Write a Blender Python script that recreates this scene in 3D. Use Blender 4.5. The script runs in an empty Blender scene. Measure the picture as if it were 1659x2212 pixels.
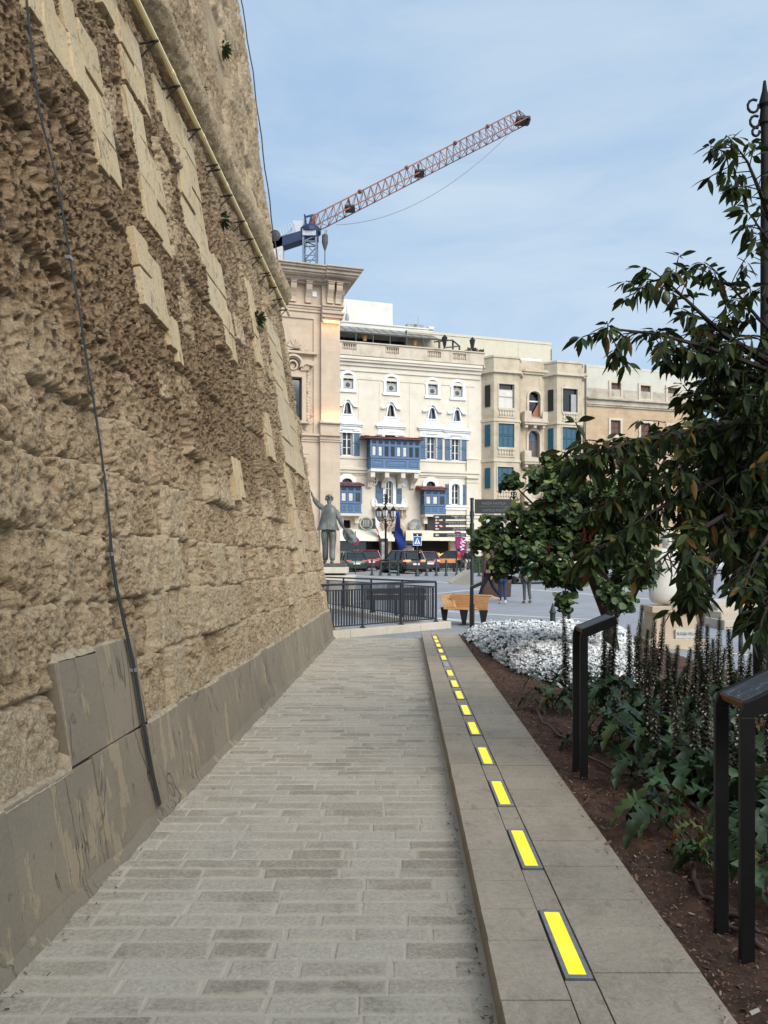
import bpy, math, random
import numpy as np
from mathutils import Vector, Matrix
R = math.radians
rng = random.Random(7)
nrg = np.random.default_rng(11)
S = bpy.context.scene
COL = S.collection

# ------------------------------------------------------------------ camera
EYE = 1.55
cam_d = bpy.data.cameras.new('camera'); cam = bpy.data.objects.new('camera', cam_d); COL.objects.link(cam)
cam.location = (0, 0, EYE); cam.rotation_euler = (R(90), 0, 0)
cam_d.sensor_fit = 'VERTICAL'; cam_d.sensor_height = 36; cam_d.lens = 27.03
cam_d.shift_y = 0.0479; cam_d.clip_start = 0.05; cam_d.clip_end = 3000
S.camera = cam

# ------------------------------------------------------------------ world, sun, exposure
SUN_EL, SUN_AZ = 33.0, 146.0      # azimuth clockwise from +Y
wd = bpy.data.worlds.new('World'); S.world = wd; wd.use_nodes = True
nt = wd.node_tree; nt.nodes.clear()
def wn(t, **k):
    n = nt.nodes.new(t)
    for a, b in k.items(): setattr(n, a, b)
    return n
sky = wn('ShaderNodeTexSky', sky_type='NISHITA', sun_disc=False, sun_elevation=R(SUN_EL), sun_rotation=R(SUN_AZ), dust_density=1.5, ozone_density=2.0)
tc = wn('ShaderNodeTexCoord')
mp = wn('ShaderNodeMapping'); mp.inputs['Scale'].default_value = (1.0, 1.0, 3.8); mp.inputs['Rotation'].default_value = (0, R(4), 0)
nz = wn('ShaderNodeTexNoise'); nz.inputs['Scale'].default_value = 2.4; nz.inputs['Detail'].default_value = 6; nz.inputs['Roughness'].default_value = .56; nz.inputs['Distortion'].default_value = .5
rp = wn('ShaderNodeValToRGB'); rp.color_ramp.elements[0].position = .34; rp.color_ramp.elements[1].position = .74
rp.color_ramp.elements[0].color = (.41, .575, .785, 1); rp.color_ramp.elements[1].color = (.66, .775, .865, 1)
bg1 = wn('ShaderNodeBackground'); bg1.inputs['Strength'].default_value = .08
bg2 = wn('ShaderNodeBackground'); bg2.inputs['Strength'].default_value = 0.70
# the cloud deck is thinner towards the sun (behind the viewer) and deep blue low in front
dot = wn('ShaderNodeVectorMath', operation='DOT_PRODUCT')
dot.inputs[1].default_value = (math.sin(R(SUN_AZ)) * .8, math.cos(R(SUN_AZ)) * .8, .6)
mr = wn('ShaderNodeMapRange'); mr.inputs['From Min'].default_value = .15; mr.inputs['From Max'].default_value = 1.0
mr.inputs['To Min'].default_value = 1.0; mr.inputs['To Max'].default_value = 1.9
mulc = wn('ShaderNodeMath', operation='MULTIPLY'); mulc.inputs[1].default_value = 0.50
mixs = wn('ShaderNodeMixShader'); mixs.inputs[0].default_value = .86
wo = wn('ShaderNodeOutputWorld')
L = nt.links.new
L(tc.outputs['Generated'], mp.inputs['Vector']); L(mp.outputs[0], nz.inputs['Vector']); L(nz.outputs['Fac'], rp.inputs[0])
L(sky.outputs[0], bg1.inputs['Color']); L(rp.outputs[0], bg2.inputs['Color'])
L(tc.outputs['Generated'], dot.inputs[0]); L(dot.outputs['Value'], mr.inputs['Value']); L(mr.outputs[0], mulc.inputs[0]); L(mulc.outputs[0], bg2.inputs['Strength'])
L(bg1.outputs[0], mixs.inputs[1]); L(bg2.outputs[0], mixs.inputs[2]); L(mixs.outputs[0], wo.inputs[0])

sd = bpy.data.lights.new('sun', 'SUN'); sd.energy = 1.5; sd.angle = R(42); sd.color = (1, .92, .80)
sun = bpy.data.objects.new('sun', sd); COL.objects.link(sun)
sdir = Vector((math.sin(R(SUN_AZ)) * math.cos(R(SUN_EL)), math.cos(R(SUN_AZ)) * math.cos(R(SUN_EL)), math.sin(R(SUN_EL))))
sun.rotation_euler = sdir.to_track_quat('Z', 'Y').to_euler()
S.view_settings.view_transform = 'Standard'; S.view_settings.look = 'None'
S.view_settings.exposure = 1.12; S.view_settings.gamma = 1

# ------------------------------------------------------------------ picture geometry helpers (photo measured on a 1659 x 2212 view)
F = 1661.0
def W(px, py, Y):                       # world point seen at (px,py) at distance Y
    return Vector(((px - 829.5) / F * Y, Y, EYE + (1212 - py) / F * Y))
def plaza_z(Y):
    return 0.0 if Y < 22 else (min(Y, 80) - 22) * .0203
def G(px, py, z0=0.0):                  # ground point seen at (px,py)
    v = (1212 - py) / F
    if v >= -1e-4: v = -1e-4
    Y = (z0 - EYE) / v
    if z0 == 0.0 and Y > 22:
        Y = (-.0203 * 22 - EYE) / (v - .0203)
    return Vector(((px - 829.5) / F * Y, Y, plaza_z(Y) if z0 == 0.0 else z0))
# crops used while measuring -> 1659 view
def z1(x, y): return 548.6 + x * .3803, 192 + y * .3803
def z2(x, y): return 548.6 + x * .1736, 576 + y * .1736
def z3(x, y): return 702.2 + x * .2182, 630.9 + y * .2182
def z4(x, y): return 702.2 + x * .2182, 905.2 + y * .2182
def z5(x, y): return 1014.9 + x * .3142, 685.8 + y * .3142
def z6(x, y): return (1200 + x / 2.212) * .5486, (1900 + y / 2.212) * .5486
def z7(x, y): return (1650 + x / 2.212) * .5486, (1900 + y / 2.212) * .5486

# ------------------------------------------------------------------ mesh builder
class MB:
    def __init__(s): s.v = []; s.f = []; s.a = []
    def add(s, vs, fs, a=0.0):
        o = len(s.v); s.v += [tuple(p) for p in vs]; s.f += [tuple(i + o for i in q) for q in fs]; s.a += [a] * len(vs); return s
    def hexa(s, p, a=0.0):
        return s.add(p, [(0, 3, 2, 1), (4, 5, 6, 7), (0, 1, 5, 4), (1, 2, 6, 5), (2, 3, 7, 6), (3, 0, 4, 7)], a)
    def box(s, x0, x1, y0, y1, z0, z1, a=0.0):
        if x0 > x1: x0, x1 = x1, x0
        if y0 > y1: y0, y1 = y1, y0
        if z0 > z1: z0, z1 = z1, z0
        return s.hexa([(x0, y0, z0), (x1, y0, z0), (x1, y1, z0), (x0, y1, z0), (x0, y0, z1), (x1, y0, z1), (x1, y1, z1), (x0, y1, z1)], a)
    def prism(s, poly, y0, y1, a=0.0):       # polygon in x,z extruded along y (y0 = front, smaller)
        n = len(poly)
        ar = sum(poly[i][0] * poly[(i + 1) % n][1] - poly[(i + 1) % n][0] * poly[i][1] for i in range(n))
        if ar < 0: poly = poly[::-1]
        vs = [(x, y0, z) for x, z in poly] + [(x, y1, z) for x, z in poly]
        fs = [tuple(range(n)), tuple(range(2 * n - 1, n - 1, -1))] + [(i, i + n, (i + 1) % n + n, (i + 1) % n) for i in range(n)]
        return s.add(vs, fs, a)
    def slabz(s, poly, z0, z1, a=0.0):       # polygon in x,y extruded along z
        n = len(poly)
        ar = sum(poly[i][0] * poly[(i + 1) % n][1] - poly[(i + 1) % n][0] * poly[i][1] for i in range(n))
        if ar < 0: poly = poly[::-1]
        vs = [(x, y, z0) for x, y in poly] + [(x, y, z1) for x, y in poly]
        fs = [tuple(range(n - 1, -1, -1)), tuple(range(n, 2 * n))] + [(i, (i + 1) % n, (i + 1) % n + n, i + n) for i in range(n)]
        return s.add(vs, fs, a)
    def ring(s, outer, inner, y0, y1, closed=True):   # frame between two outlines (x,z), same count
        n = len(outer); m = n if closed else n - 1
        vs = [(x, y0, z) for x, z in outer] + [(x, y0, z) for x, z in inner] + [(x, y1, z) for x, z in outer] + [(x, y1, z) for x, z in inner]
        fs = []
        for i in range(m):
            j = (i + 1) % n
            fs += [(i, j, n + j, n + i), (2 * n + j, 2 * n + i, 3 * n + i, 3 * n + j), (j, i, 2 * n + i, 2 * n + j), (n + i, n + j, 3 * n + j, 3 * n + i)]
        if not closed:
            fs += [(0, n, 3 * n, 2 * n), (n - 1, 2 * n - 1, 4 * n - 1, 3 * n - 1)]
        return s.add(vs, fs)
    def tube(s, pts, r, n=8, a=0.0, flat=1.0):
        pts = [Vector(p) for p in pts]; k = len(pts)
        rs = r if isinstance(r, (list, tuple)) else [r] * k
        vs = []; fs = []; up = None
        for i, p in enumerate(pts):
            t = (pts[min(i + 1, k - 1)] - pts[max(i - 1, 0)])
            t = t.normalized() if t.length > 1e-9 else Vector((0, 0, 1))
            if up is None:
                up = Vector((0, 0, 1)) if abs(t.z) < .9 else Vector((0, 1, 0))
            x = t.cross(up)
            if x.length < 1e-6: x = t.cross(Vector((1, 0, 0)))
            x.normalize(); y = x.cross(t).normalized(); up = y
            for j in range(n):
                an = 2 * math.pi * (j + .5) / n
                vs.append(p + x * (rs[i] * math.cos(an)) + y * (rs[i] * flat * math.sin(an)))
        for i in range(k - 1):
            for j in range(n):
                q = (j + 1) % n
                fs.append((i * n + j, i * n + q, (i + 1) * n + q, (i + 1) * n + j))
        fs.append(tuple(range(n - 1, -1, -1))); fs.append(tuple(range((k - 1) * n, k * n)))
        return s.add(vs, fs, a)
    def bar(s, p, q, w, a=0.0): return s.tube([p, q], w * .7071, 4, a)
    def lathe(s, prof, n=16, c=(0, 0, 0), axis='z', a=0.0, sx=1, sy=1):
        vs = []; fs = []
        for r, z in prof:
            for j in range(n):
                an = 2 * math.pi * (j + .5) / n
                q = (r * math.cos(an) * sx, r * math.sin(an) * sy, z)
                if axis == 'y': q = (q[0], q[2], -q[1])
                if axis == 'x': q = (q[2], q[0], q[1])
                vs.append((q[0] + c[0], q[1] + c[1], q[2] + c[2]))
        k = len(prof)
        for i in range(k - 1):
            for j in range(n):
                e = (j + 1) % n
                fs.append((i * n + j, i * n + e, (i + 1) * n + e, (i + 1) * n + j))
        fs.append(tuple(range(n - 1, -1, -1))); fs.append(tuple(range((k - 1) * n, k * n)))
        return s.add(vs, fs, a)
    def ball(s, c, rx, ry=None, rz=None, n=12, m=8, a=0.0):
        ry = ry or rx; rz = rz or rx; vs = []; fs = []
        for i in range(1, m):
            th = math.pi * i / m
            for j in range(n):
                an = 2 * math.pi * j / n
                vs.append((c[0] + rx * math.sin(th) * math.cos(an), c[1] + ry * math.sin(th) * math.sin(an), c[2] - rz * math.cos(th)))
        for i in range(m - 2):
            for j in range(n):
                e = (j + 1) % n
                fs.append((i * n + j, i * n + e, (i + 1) * n + e, (i + 1) * n + j))
        b = len(vs); vs += [(c[0], c[1], c[2] - rz), (c[0], c[1], c[2] + rz)]
        for j in range(n):
            e = (j + 1) % n
            fs.append((b, e, j)); fs.append((b + 1, (m - 2) * n + j, (m - 2) * n + e))
        return s.add(vs, fs, a)
    def build(s, name, mat, parent=None, smooth=False, bevel=0, subd=0):
        me = bpy.data.meshes.new(name); me.from_pydata(s.v, [], s.f); me.update()
        at = me.attributes.new('rnd', 'FLOAT', 'POINT'); at.data.foreach_set('value', np.array(s.a, dtype=np.float32))
        if getattr(s, 'e', None): e = me.attributes.new('edge', 'FLOAT', 'POINT'); e.data.foreach_set('value', np.array(s.e, dtype=np.float32))
        return link(me, name, mat, parent, smooth, bevel, subd)
def link(me, name, mat, parent=None, smooth=False, bevel=0, subd=0):
    o = bpy.data.objects.new(name, me); COL.objects.link(o)
    if mat: me.materials.append(mat)
    if parent is not None: o.parent = parent
    if smooth:
        me.polygons.foreach_set('use_smooth', np.ones(len(me.polygons), dtype=bool))
        if smooth == 'auto':
            try: me.set_sharp_from_angle(angle=R(35))
            except Exception: pass
    if bevel:
        b = o.modifiers.new('bevel', 'BEVEL'); b.width = bevel; b.segments = 2; b.limit_method = 'ANGLE'; b.angle_limit = R(40)
    if subd:
        b = o.modifiers.new('subd', 'SUBSURF'); b.levels = subd; b.render_levels = subd
    return o
def np_mesh(name, V, Fq, mat, parent=None, smooth=True, attrs=None):
    """V (n,3) float, Fq (m,4) or (m,3) int"""
    me = bpy.data.meshes.new(name); n = len(V); m, k = Fq.shape
    me.vertices.add(n); me.vertices.foreach_set('co', np.ascontiguousarray(V, dtype=np.float32).ravel())
    me.loops.add(m * k); me.loops.foreach_set('vertex_index', np.ascontiguousarray(Fq, dtype=np.int32).ravel())
    me.polygons.add(m); me.polygons.foreach_set('loop_start', np.arange(0, m * k, k, dtype=np.int32))
    me.polygons.foreach_set('loop_total', np.full(m, k, dtype=np.int32))
    for nm, ar in (attrs or {}).items():
        a = me.attributes.new(nm, 'FLOAT', 'POINT'); a.data.foreach_set('value', np.ascontiguousarray(ar, dtype=np.float32))
    me.update(calc_edges=True); me.validate()
    return link(me, name, mat, parent, smooth)
def tag(o, label=None, cat=None, group=None, kind=None):
    if label: o['label'] = label
    if cat: o['category'] = cat
    if group: o['group'] = group
    if kind: o['kind'] = kind
    return o
def thing(name, label, cat, loc=(0, 0, 0), rz=0.0, group=None):
    o = bpy.data.objects.new(name, None); COL.objects.link(o); o.location = loc; o.rotation_euler = (0, 0, rz)
    o.empty_display_size = .3
    return tag(o, label, cat, group)
def copy_tree(o, parent=None):
    c = o.copy(); COL.objects.link(c)
    if parent is not None: c.parent = parent
    for ch in list(o.children): copy_tree(ch, c)
    return c
def text_mesh(body, size, name, mat, parent, loc, rot=(R(90), 0, 0), align='CENTER', depth=.004, shear=0.0, sx=1.0, space=1.0):
    cu = bpy.data.curves.new(name, 'FONT'); cu.body = body; cu.size = size; cu.extrude = depth; cu.align_x = align; cu.shear = shear; cu.space_character = space
    to = bpy.data.objects.new(name + '_tmp', cu); COL.objects.link(to)
    dg = bpy.context.evaluated_depsgraph_get(); me = bpy.data.meshes.new_from_object(to.evaluated_get(dg))
    bpy.data.objects.remove(to); bpy.data.curves.remove(cu)
    me.name = name; me.materials.clear()
    o = link(me, name, mat, parent); o.location = loc; o.rotation_euler = rot; o.scale = (sx, 1, 1)
    return o

# ------------------------------------------------------------------ materials
def srgb(r, g, b):
    f = lambda c: (c / 255 / 12.92) if c / 255 <= .04045 else ((c / 255 + .055) / 1.055) ** 2.4
    return (f(r), f(g), f(b), 1)
def c4(c): return c if len(c) == 4 else (c[0], c[1], c[2], 1)
class NT:
    def __init__(s, name):
        s.m = bpy.data.materials.new(name); s.m.use_nodes = True; s.t = s.m.node_tree; s.t.nodes.clear()
        s.out = s.n('ShaderNodeOutputMaterial'); s.b = s.n('ShaderNodeBsdfPrincipled'); s.l(s.b.outputs[0], s.out.inputs[0])
        s.co = s.n('ShaderNodeTexCoord').outputs['Object']
    def n(s, t, **k):
        x = s.t.nodes.new(t)
        for a, b in k.items():
            if a.startswith('i_'): x.inputs[a[2:].replace('_', ' ')].default_value = b
            else: setattr(x, a, b)
        return x
    def l(s, a, b): s.t.links.new(a, b)
    def noise(s, scale, detail=4, rough=.55, stretch=None, dist=0.0):
        n = s.n('ShaderNodeTexNoise'); n.inputs['Scale'].default_value = scale; n.inputs['Detail'].default_value = detail
        n.inputs['Roughness'].default_value = rough; n.inputs['Distortion'].default_value = dist
        v = s.co
        if stretch:
            mp = s.n('ShaderNodeMapping'); mp.inputs['Scale'].default_value = stretch; s.l(v, mp.inputs[0]); v = mp.outputs[0]
        s.l(v, n.inputs['Vector']); return n.outputs['Fac']
    def ramp(s, fac, stops):
        r = s.n('ShaderNodeValToRGB'); cr = r.color_ramp
        while len(cr.elements) < len(stops): cr.elements.new(.5)
        for e, (p, c) in zip(cr.elements, stops): e.position = p; e.color = c4(c)
        s.l(fac, r.inputs[0]); return r.outputs[0]
    def mix(s, fac, a, b, mode='MIX'):
        m = s.n('ShaderNodeMix', data_type='RGBA', blend_type=mode)
        for sock, val in ((m.inputs[0], fac), (m.inputs[6], a), (m.inputs[7], b)):
            if hasattr(val, 'is_output'): s.l(val, sock)
            else: sock.default_value = val if not isinstance(val, (tuple, list)) else c4(val)
        return m.outputs[2]
    def n_mr(s, v, a, b):
        m = s.n('ShaderNodeMapRange'); s.l(v, m.inputs[0]); m.inputs[1].default_value = a; m.inputs[2].default_value = b; return m.outputs[0]
    def attr(s, name): return s.n('ShaderNodeAttribute', attribute_name=name).outputs['Fac']
    def bump(s, h, strength=.4, dist=.02, prev=None):
        b = s.n('ShaderNodeBump'); b.inputs['Strength'].default_value = strength; b.inputs['Distance'].default_value = dist
        s.l(h, b.inputs['Height'])
        if prev is not None: s.l(prev, b.inputs['Normal'])
        s.l(b.outputs[0], s.b.inputs['Normal']); return b.outputs[0]
    def fin(s, col, rough=.8, metal=0.0, spec=.5):
        if hasattr(col, 'is_output'): s.l(col, s.b.inputs['Base Color'])
        else: s.b.inputs['Base Color'].default_value = c4(col)
        s.b.inputs['Roughness'].default_value = rough; s.b.inputs['Metallic'].default_value = metal
        s.b.inputs['Specular IOR Level'].default_value = spec
        return s.m
def M(name, col, rough=.7, var=.25, scale=6, metal=0.0, bump=0.0, bscale=40, spec=.4):
    """plain material with soft procedural variation"""
    t = NT(name); c = c4(col)
    d = tuple(x * (1 - var) for x in c[:3]); e = tuple(min(1, x * (1 + var * .6)) for x in c[:3])
    col = t.ramp(t.noise(scale, 5, .6), [(.3, d), (.7, e)])
    if bump: t.bump(t.noise(bscale, 4, .6), bump, .01)
    return t.fin(col, rough, metal, spec)
def emis(name, col, strength, var=.1, scale=5):
    t = NT(name); c = t.ramp(t.noise(scale, 3), [(.3, tuple(x * (1 - var) for x in col[:3])), (.7, col)])
    t.l(c, t.b.inputs['Emission Color']); t.b.inputs['Emission Strength'].default_value = strength
    return t.fin(tuple(x * .4 for x in col[:3]), .4)
def glass(name, col=(.02, .025, .03), rough=.06):
    t = NT(name); c = t.ramp(t.noise(1.3, 2), [(.35, tuple(x * .6 for x in col)), (.7, tuple(x * 1.6 for x in col))])
    return t.fin(c, rough, 0, .6)
# ------------------------------------------------------------------ numpy noise
def hash2(ix, iy, k):
    h = (ix.astype(np.int64) * 374761393 + iy.astype(np.int64) * 668265263 + k * 974711) & 0x7fffffff
    h = ((h ^ (h >> 13)) * 1274126177) & 0x7fffffff
    h = (h ^ (h >> 16)) & 0x7fffffff
    return (h % 100003) / 100003.0
def vnoise(x, y, k=0):
    ix = np.floor(x); iy = np.floor(y); fx = x - ix; fy = y - iy
    fx = fx * fx * (3 - 2 * fx); fy = fy * fy * (3 - 2 * fy)
    a = hash2(ix, iy, k); b = hash2(ix + 1, iy, k); c = hash2(ix, iy + 1, k); d = hash2(ix + 1, iy + 1, k)
    return (a * (1 - fx) + b * fx) * (1 - fy) + (c * (1 - fx) + d * fx) * fy
def fbm(x, y, k=0, o=4):
    s = 0; a = .5; t = 0
    for i in range(o):
        s = s + a * vnoise(x * 2 ** i, y * 2 ** i, k + i * 7); t += a; a *= .5
    return s / t
def worley(x, y, k=0, jit=.95):
    ix = np.floor(x); iy = np.floor(y); d1 = np.full(x.shape, 9.0); d2 = np.full(x.shape, 9.0); idv = np.zeros(x.shape)
    for a in (-1, 0, 1):
        for b in (-1, 0, 1):
            cx = ix + a; cy = iy + b
            px = cx + .5 + jit * (hash2(cx, cy, k) - .5); py = cy + .5 + jit * (hash2(cx, cy, k + 31) - .5)
            d = np.hypot(px - x, py - y); nearer = d < d1
            d2 = np.where(nearer, d1, np.minimum(d2, d)); idv = np.where(nearer, hash2(cx, cy, k + 77), idv); d1 = np.where(nearer, d, d1)
    return d1, d2, idv
def sst(a, b, x):
    t = np.clip((x - a) / (b - a), 0, 1); return t * t * (3 - 2 * t)

# ------------------------------------------------------------------ ground, path, kerb walk, soil
def KX(Y): return .306 + .0288 * Y            # foot of the kerb
def BX(Y): return -1.521 + .0317 * Y          # foot of the bastion wall
def SX(Y): return 1.035 + .028 * Y            # soil edge of the kerb walk
KH = .115; PEND = 15.5

def plaza_mat():
    t = NT('plaza granite setts')
    br = t.n('ShaderNodeTexBrick'); br.inputs['Scale'].default_value = 1.0
    br.inputs['Brick Width'].default_value = .42; br.inputs['Row Height'].default_value = .2; br.inputs['Mortar Size'].default_value = .012
    br.inputs['Color1'].default_value = (.30, .31, .335, 1); br.inputs['Color2'].default_value = (.235, .245, .27, 1); br.inputs['Mortar'].default_value = (.16, .165, .18, 1)
    t.l(t.co, br.inputs['Vector'])
    c = t.mix(.35, br.outputs['Color'], t.ramp(t.noise(.5, 6, .65), [(.3, (.20, .205, .22)), (.7, (.37, .375, .385))]))
    return t.fin(c, .75)
g = MB()
ys = [-30, 0, 12, 22, 40, 60, 80, 140, 1500]
for i in range(len(ys) - 1):
    a, b = ys[i], ys[i + 1]; za, zb = plaza_z(a) - .012, plaza_z(b) - .012
    g.add([(-700, a, za), (700, a, za), (700, b, zb), (-700, b, zb)], [(0, 1, 2, 3)])
tag(g.build('ground', plaza_mat()), kind='structure')

white_stone = M('pale stone band', srgb(205, 200, 188), .8, .12, 3)
bands = MB()
def band(p, q, w):
    p = G(*p); q = G(*q); d = (q - p).normalized(); n = Vector((-d.y, d.x, 0)) * w
    k = 6
    for i in range(k):
        a = p.lerp(q, i / k); b = p.lerp(q, (i + 1) / k)
        vs = []
        for c in (a - n, b - n, b + n, a + n): vs.append((c.x, c.y, plaza_z(c.y) - .008))
        bands.add(vs, [(0, 1, 2, 3)])
band((945, 1319), (1290, 1338), .11); band((760, 1300), (1060, 1270), .13); band((1130, 1272), (1560, 1306), .13)
band((730, 1240), (1010, 1261), .16); band((940, 1334), (1100, 1352), .22); band((1420, 1395), (1659, 1418), .08); band((700, 1236), (1400, 1237), .35)
tag(bands.build('paving_band', white_stone), kind='structure')

def path_mat():
    t = NT('path limestone setts')
    r = t.attr('rnd')
    base = t.ramp(r, [(0, (.17, .135, .095)), (.16, (.26, .215, .16)), (.4, (.38, .325, .255)), (.7, (.53, .465, .375)), (.9, (.58, .52, .43)), (1, (.28, .21, .145))])
    dust = t.ramp(t.noise(1.6, 6, .62, (1.0, 1.8, 1)), [(.49, (0, 0, 0)), (.63, (1, 1, 1))])
    grain = t.noise(120, 3, .7)
    c = t.mix(t.mix(.82, (0, 0, 0), dust), base, (.56, .505, .42))
    c = t.mix(.35, c, t.ramp(grain, [(.3, (.22, .19, .15)), (.7, (.50, .445, .365))]))
    stain = t.ramp(t.noise(3.1, 5, .6), [(.33, (1, 1, 1)), (.47, (0, 0, 0))])
    c = t.mix(t.mix(.45, stain, (0, 0, 0)), c, (.18, .15, .12))
    # sandy grit gathered at the foot of the wall
    sep = t.n('ShaderNodeSeparateXYZ'); t.l(t.co, sep.inputs[0])
    m1 = t.n('ShaderNodeMath', operation='MULTIPLY_ADD'); t.l(sep.outputs[1], m1.inputs[0]); m1.inputs[1].default_value = -.0317; t.l(sep.outputs[0], m1.inputs[2])
    m2 = t.n('ShaderNodeMapRange'); t.l(m1.outputs[0], m2.inputs[0]); m2.inputs[1].default_value = -1.0; m2.inputs[2].default_value = -1.5; m2.inputs[3].default_value = 0; m2.inputs[4].default_value = .75
    m3 = t.n('ShaderNodeMath', operation='MULTIPLY'); t.l(m2.outputs[0], m3.inputs[0]); t.l(t.ramp(t.noise(5, 5, .65), [(.35, (.2, .2, .2)), (.6, (1, 1, 1))]), m3.inputs[1])
    c = t.mix(m3.outputs[0], c, (.40, .33, .22))
    g2 = t.ramp(t.noise(55, 6, .8), [(.36, (0, 0, 0)), (.62, (1, 1, 1))])
    c = t.mix(.38, c, t.mix(g2, (.17, .14, .105), (.62, .545, .44)))
    # pale mortar smeared over the stone edges
    ad = t.n('ShaderNodeMath', operation='MULTIPLY_ADD'); t.l(t.noise(11, 6, .7), ad.inputs[0]); ad.inputs[1].default_value = 2.2; t.l(t.attr('edge'), ad.inputs[2])
    m9 = t.n('ShaderNodeMath', operation='MULTIPLY'); t.l(t.n_mr(ad.outputs[0], 1.55, 2.15), m9.inputs[0]); m9.inputs[1].default_value = .85; c = t.mix(m9.outputs[0], c, (.50, .435, .345))
    b = t.bump(t.noise(45, 5, .7), .6, .014); t.bump(grain, .4, .005, b)
    return t.fin(c, .85)
pm = path_mat()
pb = MB(); pb.e = []      # mortar bed
k = 12
for i in range(k):
    a = -2.0 + i * (PEND + 2.0) / k; b = -2.0 + (i + 1) * (PEND + 2.0) / k
    pb.add([(BX(a) - .1, a, -.001), (KX(a) + .02, a, -.001), (KX(b) + .02, b, -.001), (BX(b) - .1, b, -.001)], [(0, 1, 2, 3)], .88); pb.e += [1.2] * 4
y = -2.0; row = 0
while y < PEND - .02:
    h = rng.uniform(.112, .145); x = BX(y) - rng.uniform(0, .3); xe = KX(y) - .01
    while x < xe:
        w = rng.uniform(.24, .46); x1 = min(x + w, xe)
        if x1 - x > .04:
            j = rng.uniform(.003, .008); z = rng.uniform(.0, .003); tl = rng.uniform(-.0012, .0012)
            sk = lambda: rng.uniform(-.005, .005)
            y1 = min(y + h, PEND)
            o = [(x + j, y + j), (x1 - j, y + j), (x1 - j, y1 - j), (x + j, y1 - j)]; o = [(p + sk(), q + sk()) for p, q in o]
            w3 = .030 if x1 - x > .12 else .012; m3 = [(o[0][0] + w3, o[0][1] + w3), (o[1][0] - w3, o[1][1] + w3), (o[2][0] - w3, o[2][1] - w3), (o[3][0] + w3, o[3][1] - w3)]
            i_ = [(o[0][0] + .006, o[0][1] + .006), (o[1][0] - .008, o[1][1] + .008), (o[2][0] - .008, o[2][1] - .008), (o[3][0] + .008, o[3][1] - .008)]
            vs = [(p, q, -.0012) for p, q in o] + [(i_[n][0], i_[n][1], .0015 + z + (tl if n < 2 else -tl)) for n in range(4)]
            vs += [(m3[n][0], m3[n][1], .0022 + z + (tl if n < 2 else -tl)) for n in range(4)]
            pb.add(vs, [(8, 9, 10, 11), (0, 1, 5, 4), (1, 2, 6, 5), (2, 3, 7, 6), (3, 0, 4, 7), (4, 5, 9, 8), (5, 6, 10, 9), (6, 7, 11, 10), (7, 4, 8, 11)], rng.random()); es = rng.choice([.35, .6, .85, 1.0, 1.0]); eb = rng.choice([0, 0, .1, .3]); pb.e += [es] * 4 + [.85 * es] * 4 + [.12 + eb] * 4
        x = x1
    y += h; row += 1
tag(pb.build('path', pm), kind='structure')

def kerb_mat():
    t = NT('kerb walk limestone')
    base = t.ramp(t.attr('rnd'), [(0, (.39, .325, .25)), (.5, (.46, .385, .295)), (1, (.51, .42, .32))])
    c = t.mix(.4, base, t.ramp(t.noise(2.2, 6, .65), [(.3, (.25, .20, .145)), (.7, (.49, .375, .265))]))
    c = t.mix(.25, c, t.ramp(t.noise(110, 3, .7), [(.3, (.2, .185, .16)), (.7, (.5, .45, .37))]))
    bl = t.ramp(t.noise(4.5, 6, .7), [(.36, (1, 1, 1)), (.52, (0, 0, 0))]); c = t.mix(t.mix(.42, (0, 0, 0), bl), c, (.22, .175, .125))
    sp = t.ramp(t.noise(14, 4, .6, (1.0, .35, 1)), [(.62, (0, 0, 0)), (.70, (1, 1, 1))])
    c = t.mix(t.mix(.5, (0, 0, 0), sp), c, (.15, .135, .11))
    g2 = t.ramp(t.noise(48, 6, .8), [(.36, (0, 0, 0)), (.64, (1, 1, 1))]); c = t.mix(.26, c, t.mix(g2, (.17, .135, .095), (.56, .46, .345)))
    b = t.bump(t.noise(30, 5, .75), .6, .014); t.bump(t.noise(160, 2), .3, .004, b)
    return t.fin(c, .82)
km = kerb_mat()
kw = MB()
def LX(Y): return .607 + .0245 * Y            # centre line of the lights
LIGHTY = [2.904, 3.856, 4.77, 5.68, 6.61, 7.42, 8.25, 9.0, 9.86, 10.72, 11.42, 12.3, 13.1, 13.8, 14.45]
LL, LW = .265, .05
def kslab(xa, xb, y0, y1, z1, a, g=.003):     # xa,xb are functions of Y
    p = [(xa(y0) + g, y0 + g), (xb(y0) - g, y0 + g), (xb(y1) - g, y1 - g), (xa(y1) + g, y1 - g)]
    kw.slabz(p, -.02, z1, a)
y = -2.0
while y < PEND:
    y1 = min(y + rng.uniform(.26, .40), PEND); kslab(lambda Y: KX(Y) + rng.uniform(0, .004), lambda Y: LX(Y) - .055, y, y1, KH - rng.uniform(0, .004), rng.random(), .0022); y = y1
y = -2.0
while y < PEND:
    y1 = min(y + rng.uniform(.24, .36), PEND); kslab(lambda Y: LX(Y) + .055, lambda Y: SX(Y), y, y1, KH - rng.uniform(0, .005), rng.random(), .0022); y = y1
ends = [(-2.0, -2.0)] + [(c - LL, c + LL) for c in LIGHTY] + [(PEND, PEND)]
for i in range(len(ends) - 1):
    a, b = ends[i][1], ends[i + 1][0]
    if b - a < .03: continue
    n = 1 if b - a < .2 else 2
    if i == 0: n = 10
    for q in range(n):
        kslab(lambda Y: LX(Y) - .054, lambda Y: LX(Y) + .054, a + (b - a) * q / n, a + (b - a) * (q + 1) / n, KH - rng.uniform(.001, .009), rng.random(), .0022)
kw.box(KX(0) + .1, SX(0) - .1, -2, 2, -.02, .06); 
tag(kw.build('pavement', km, bevel=.006), kind='structure')

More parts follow.
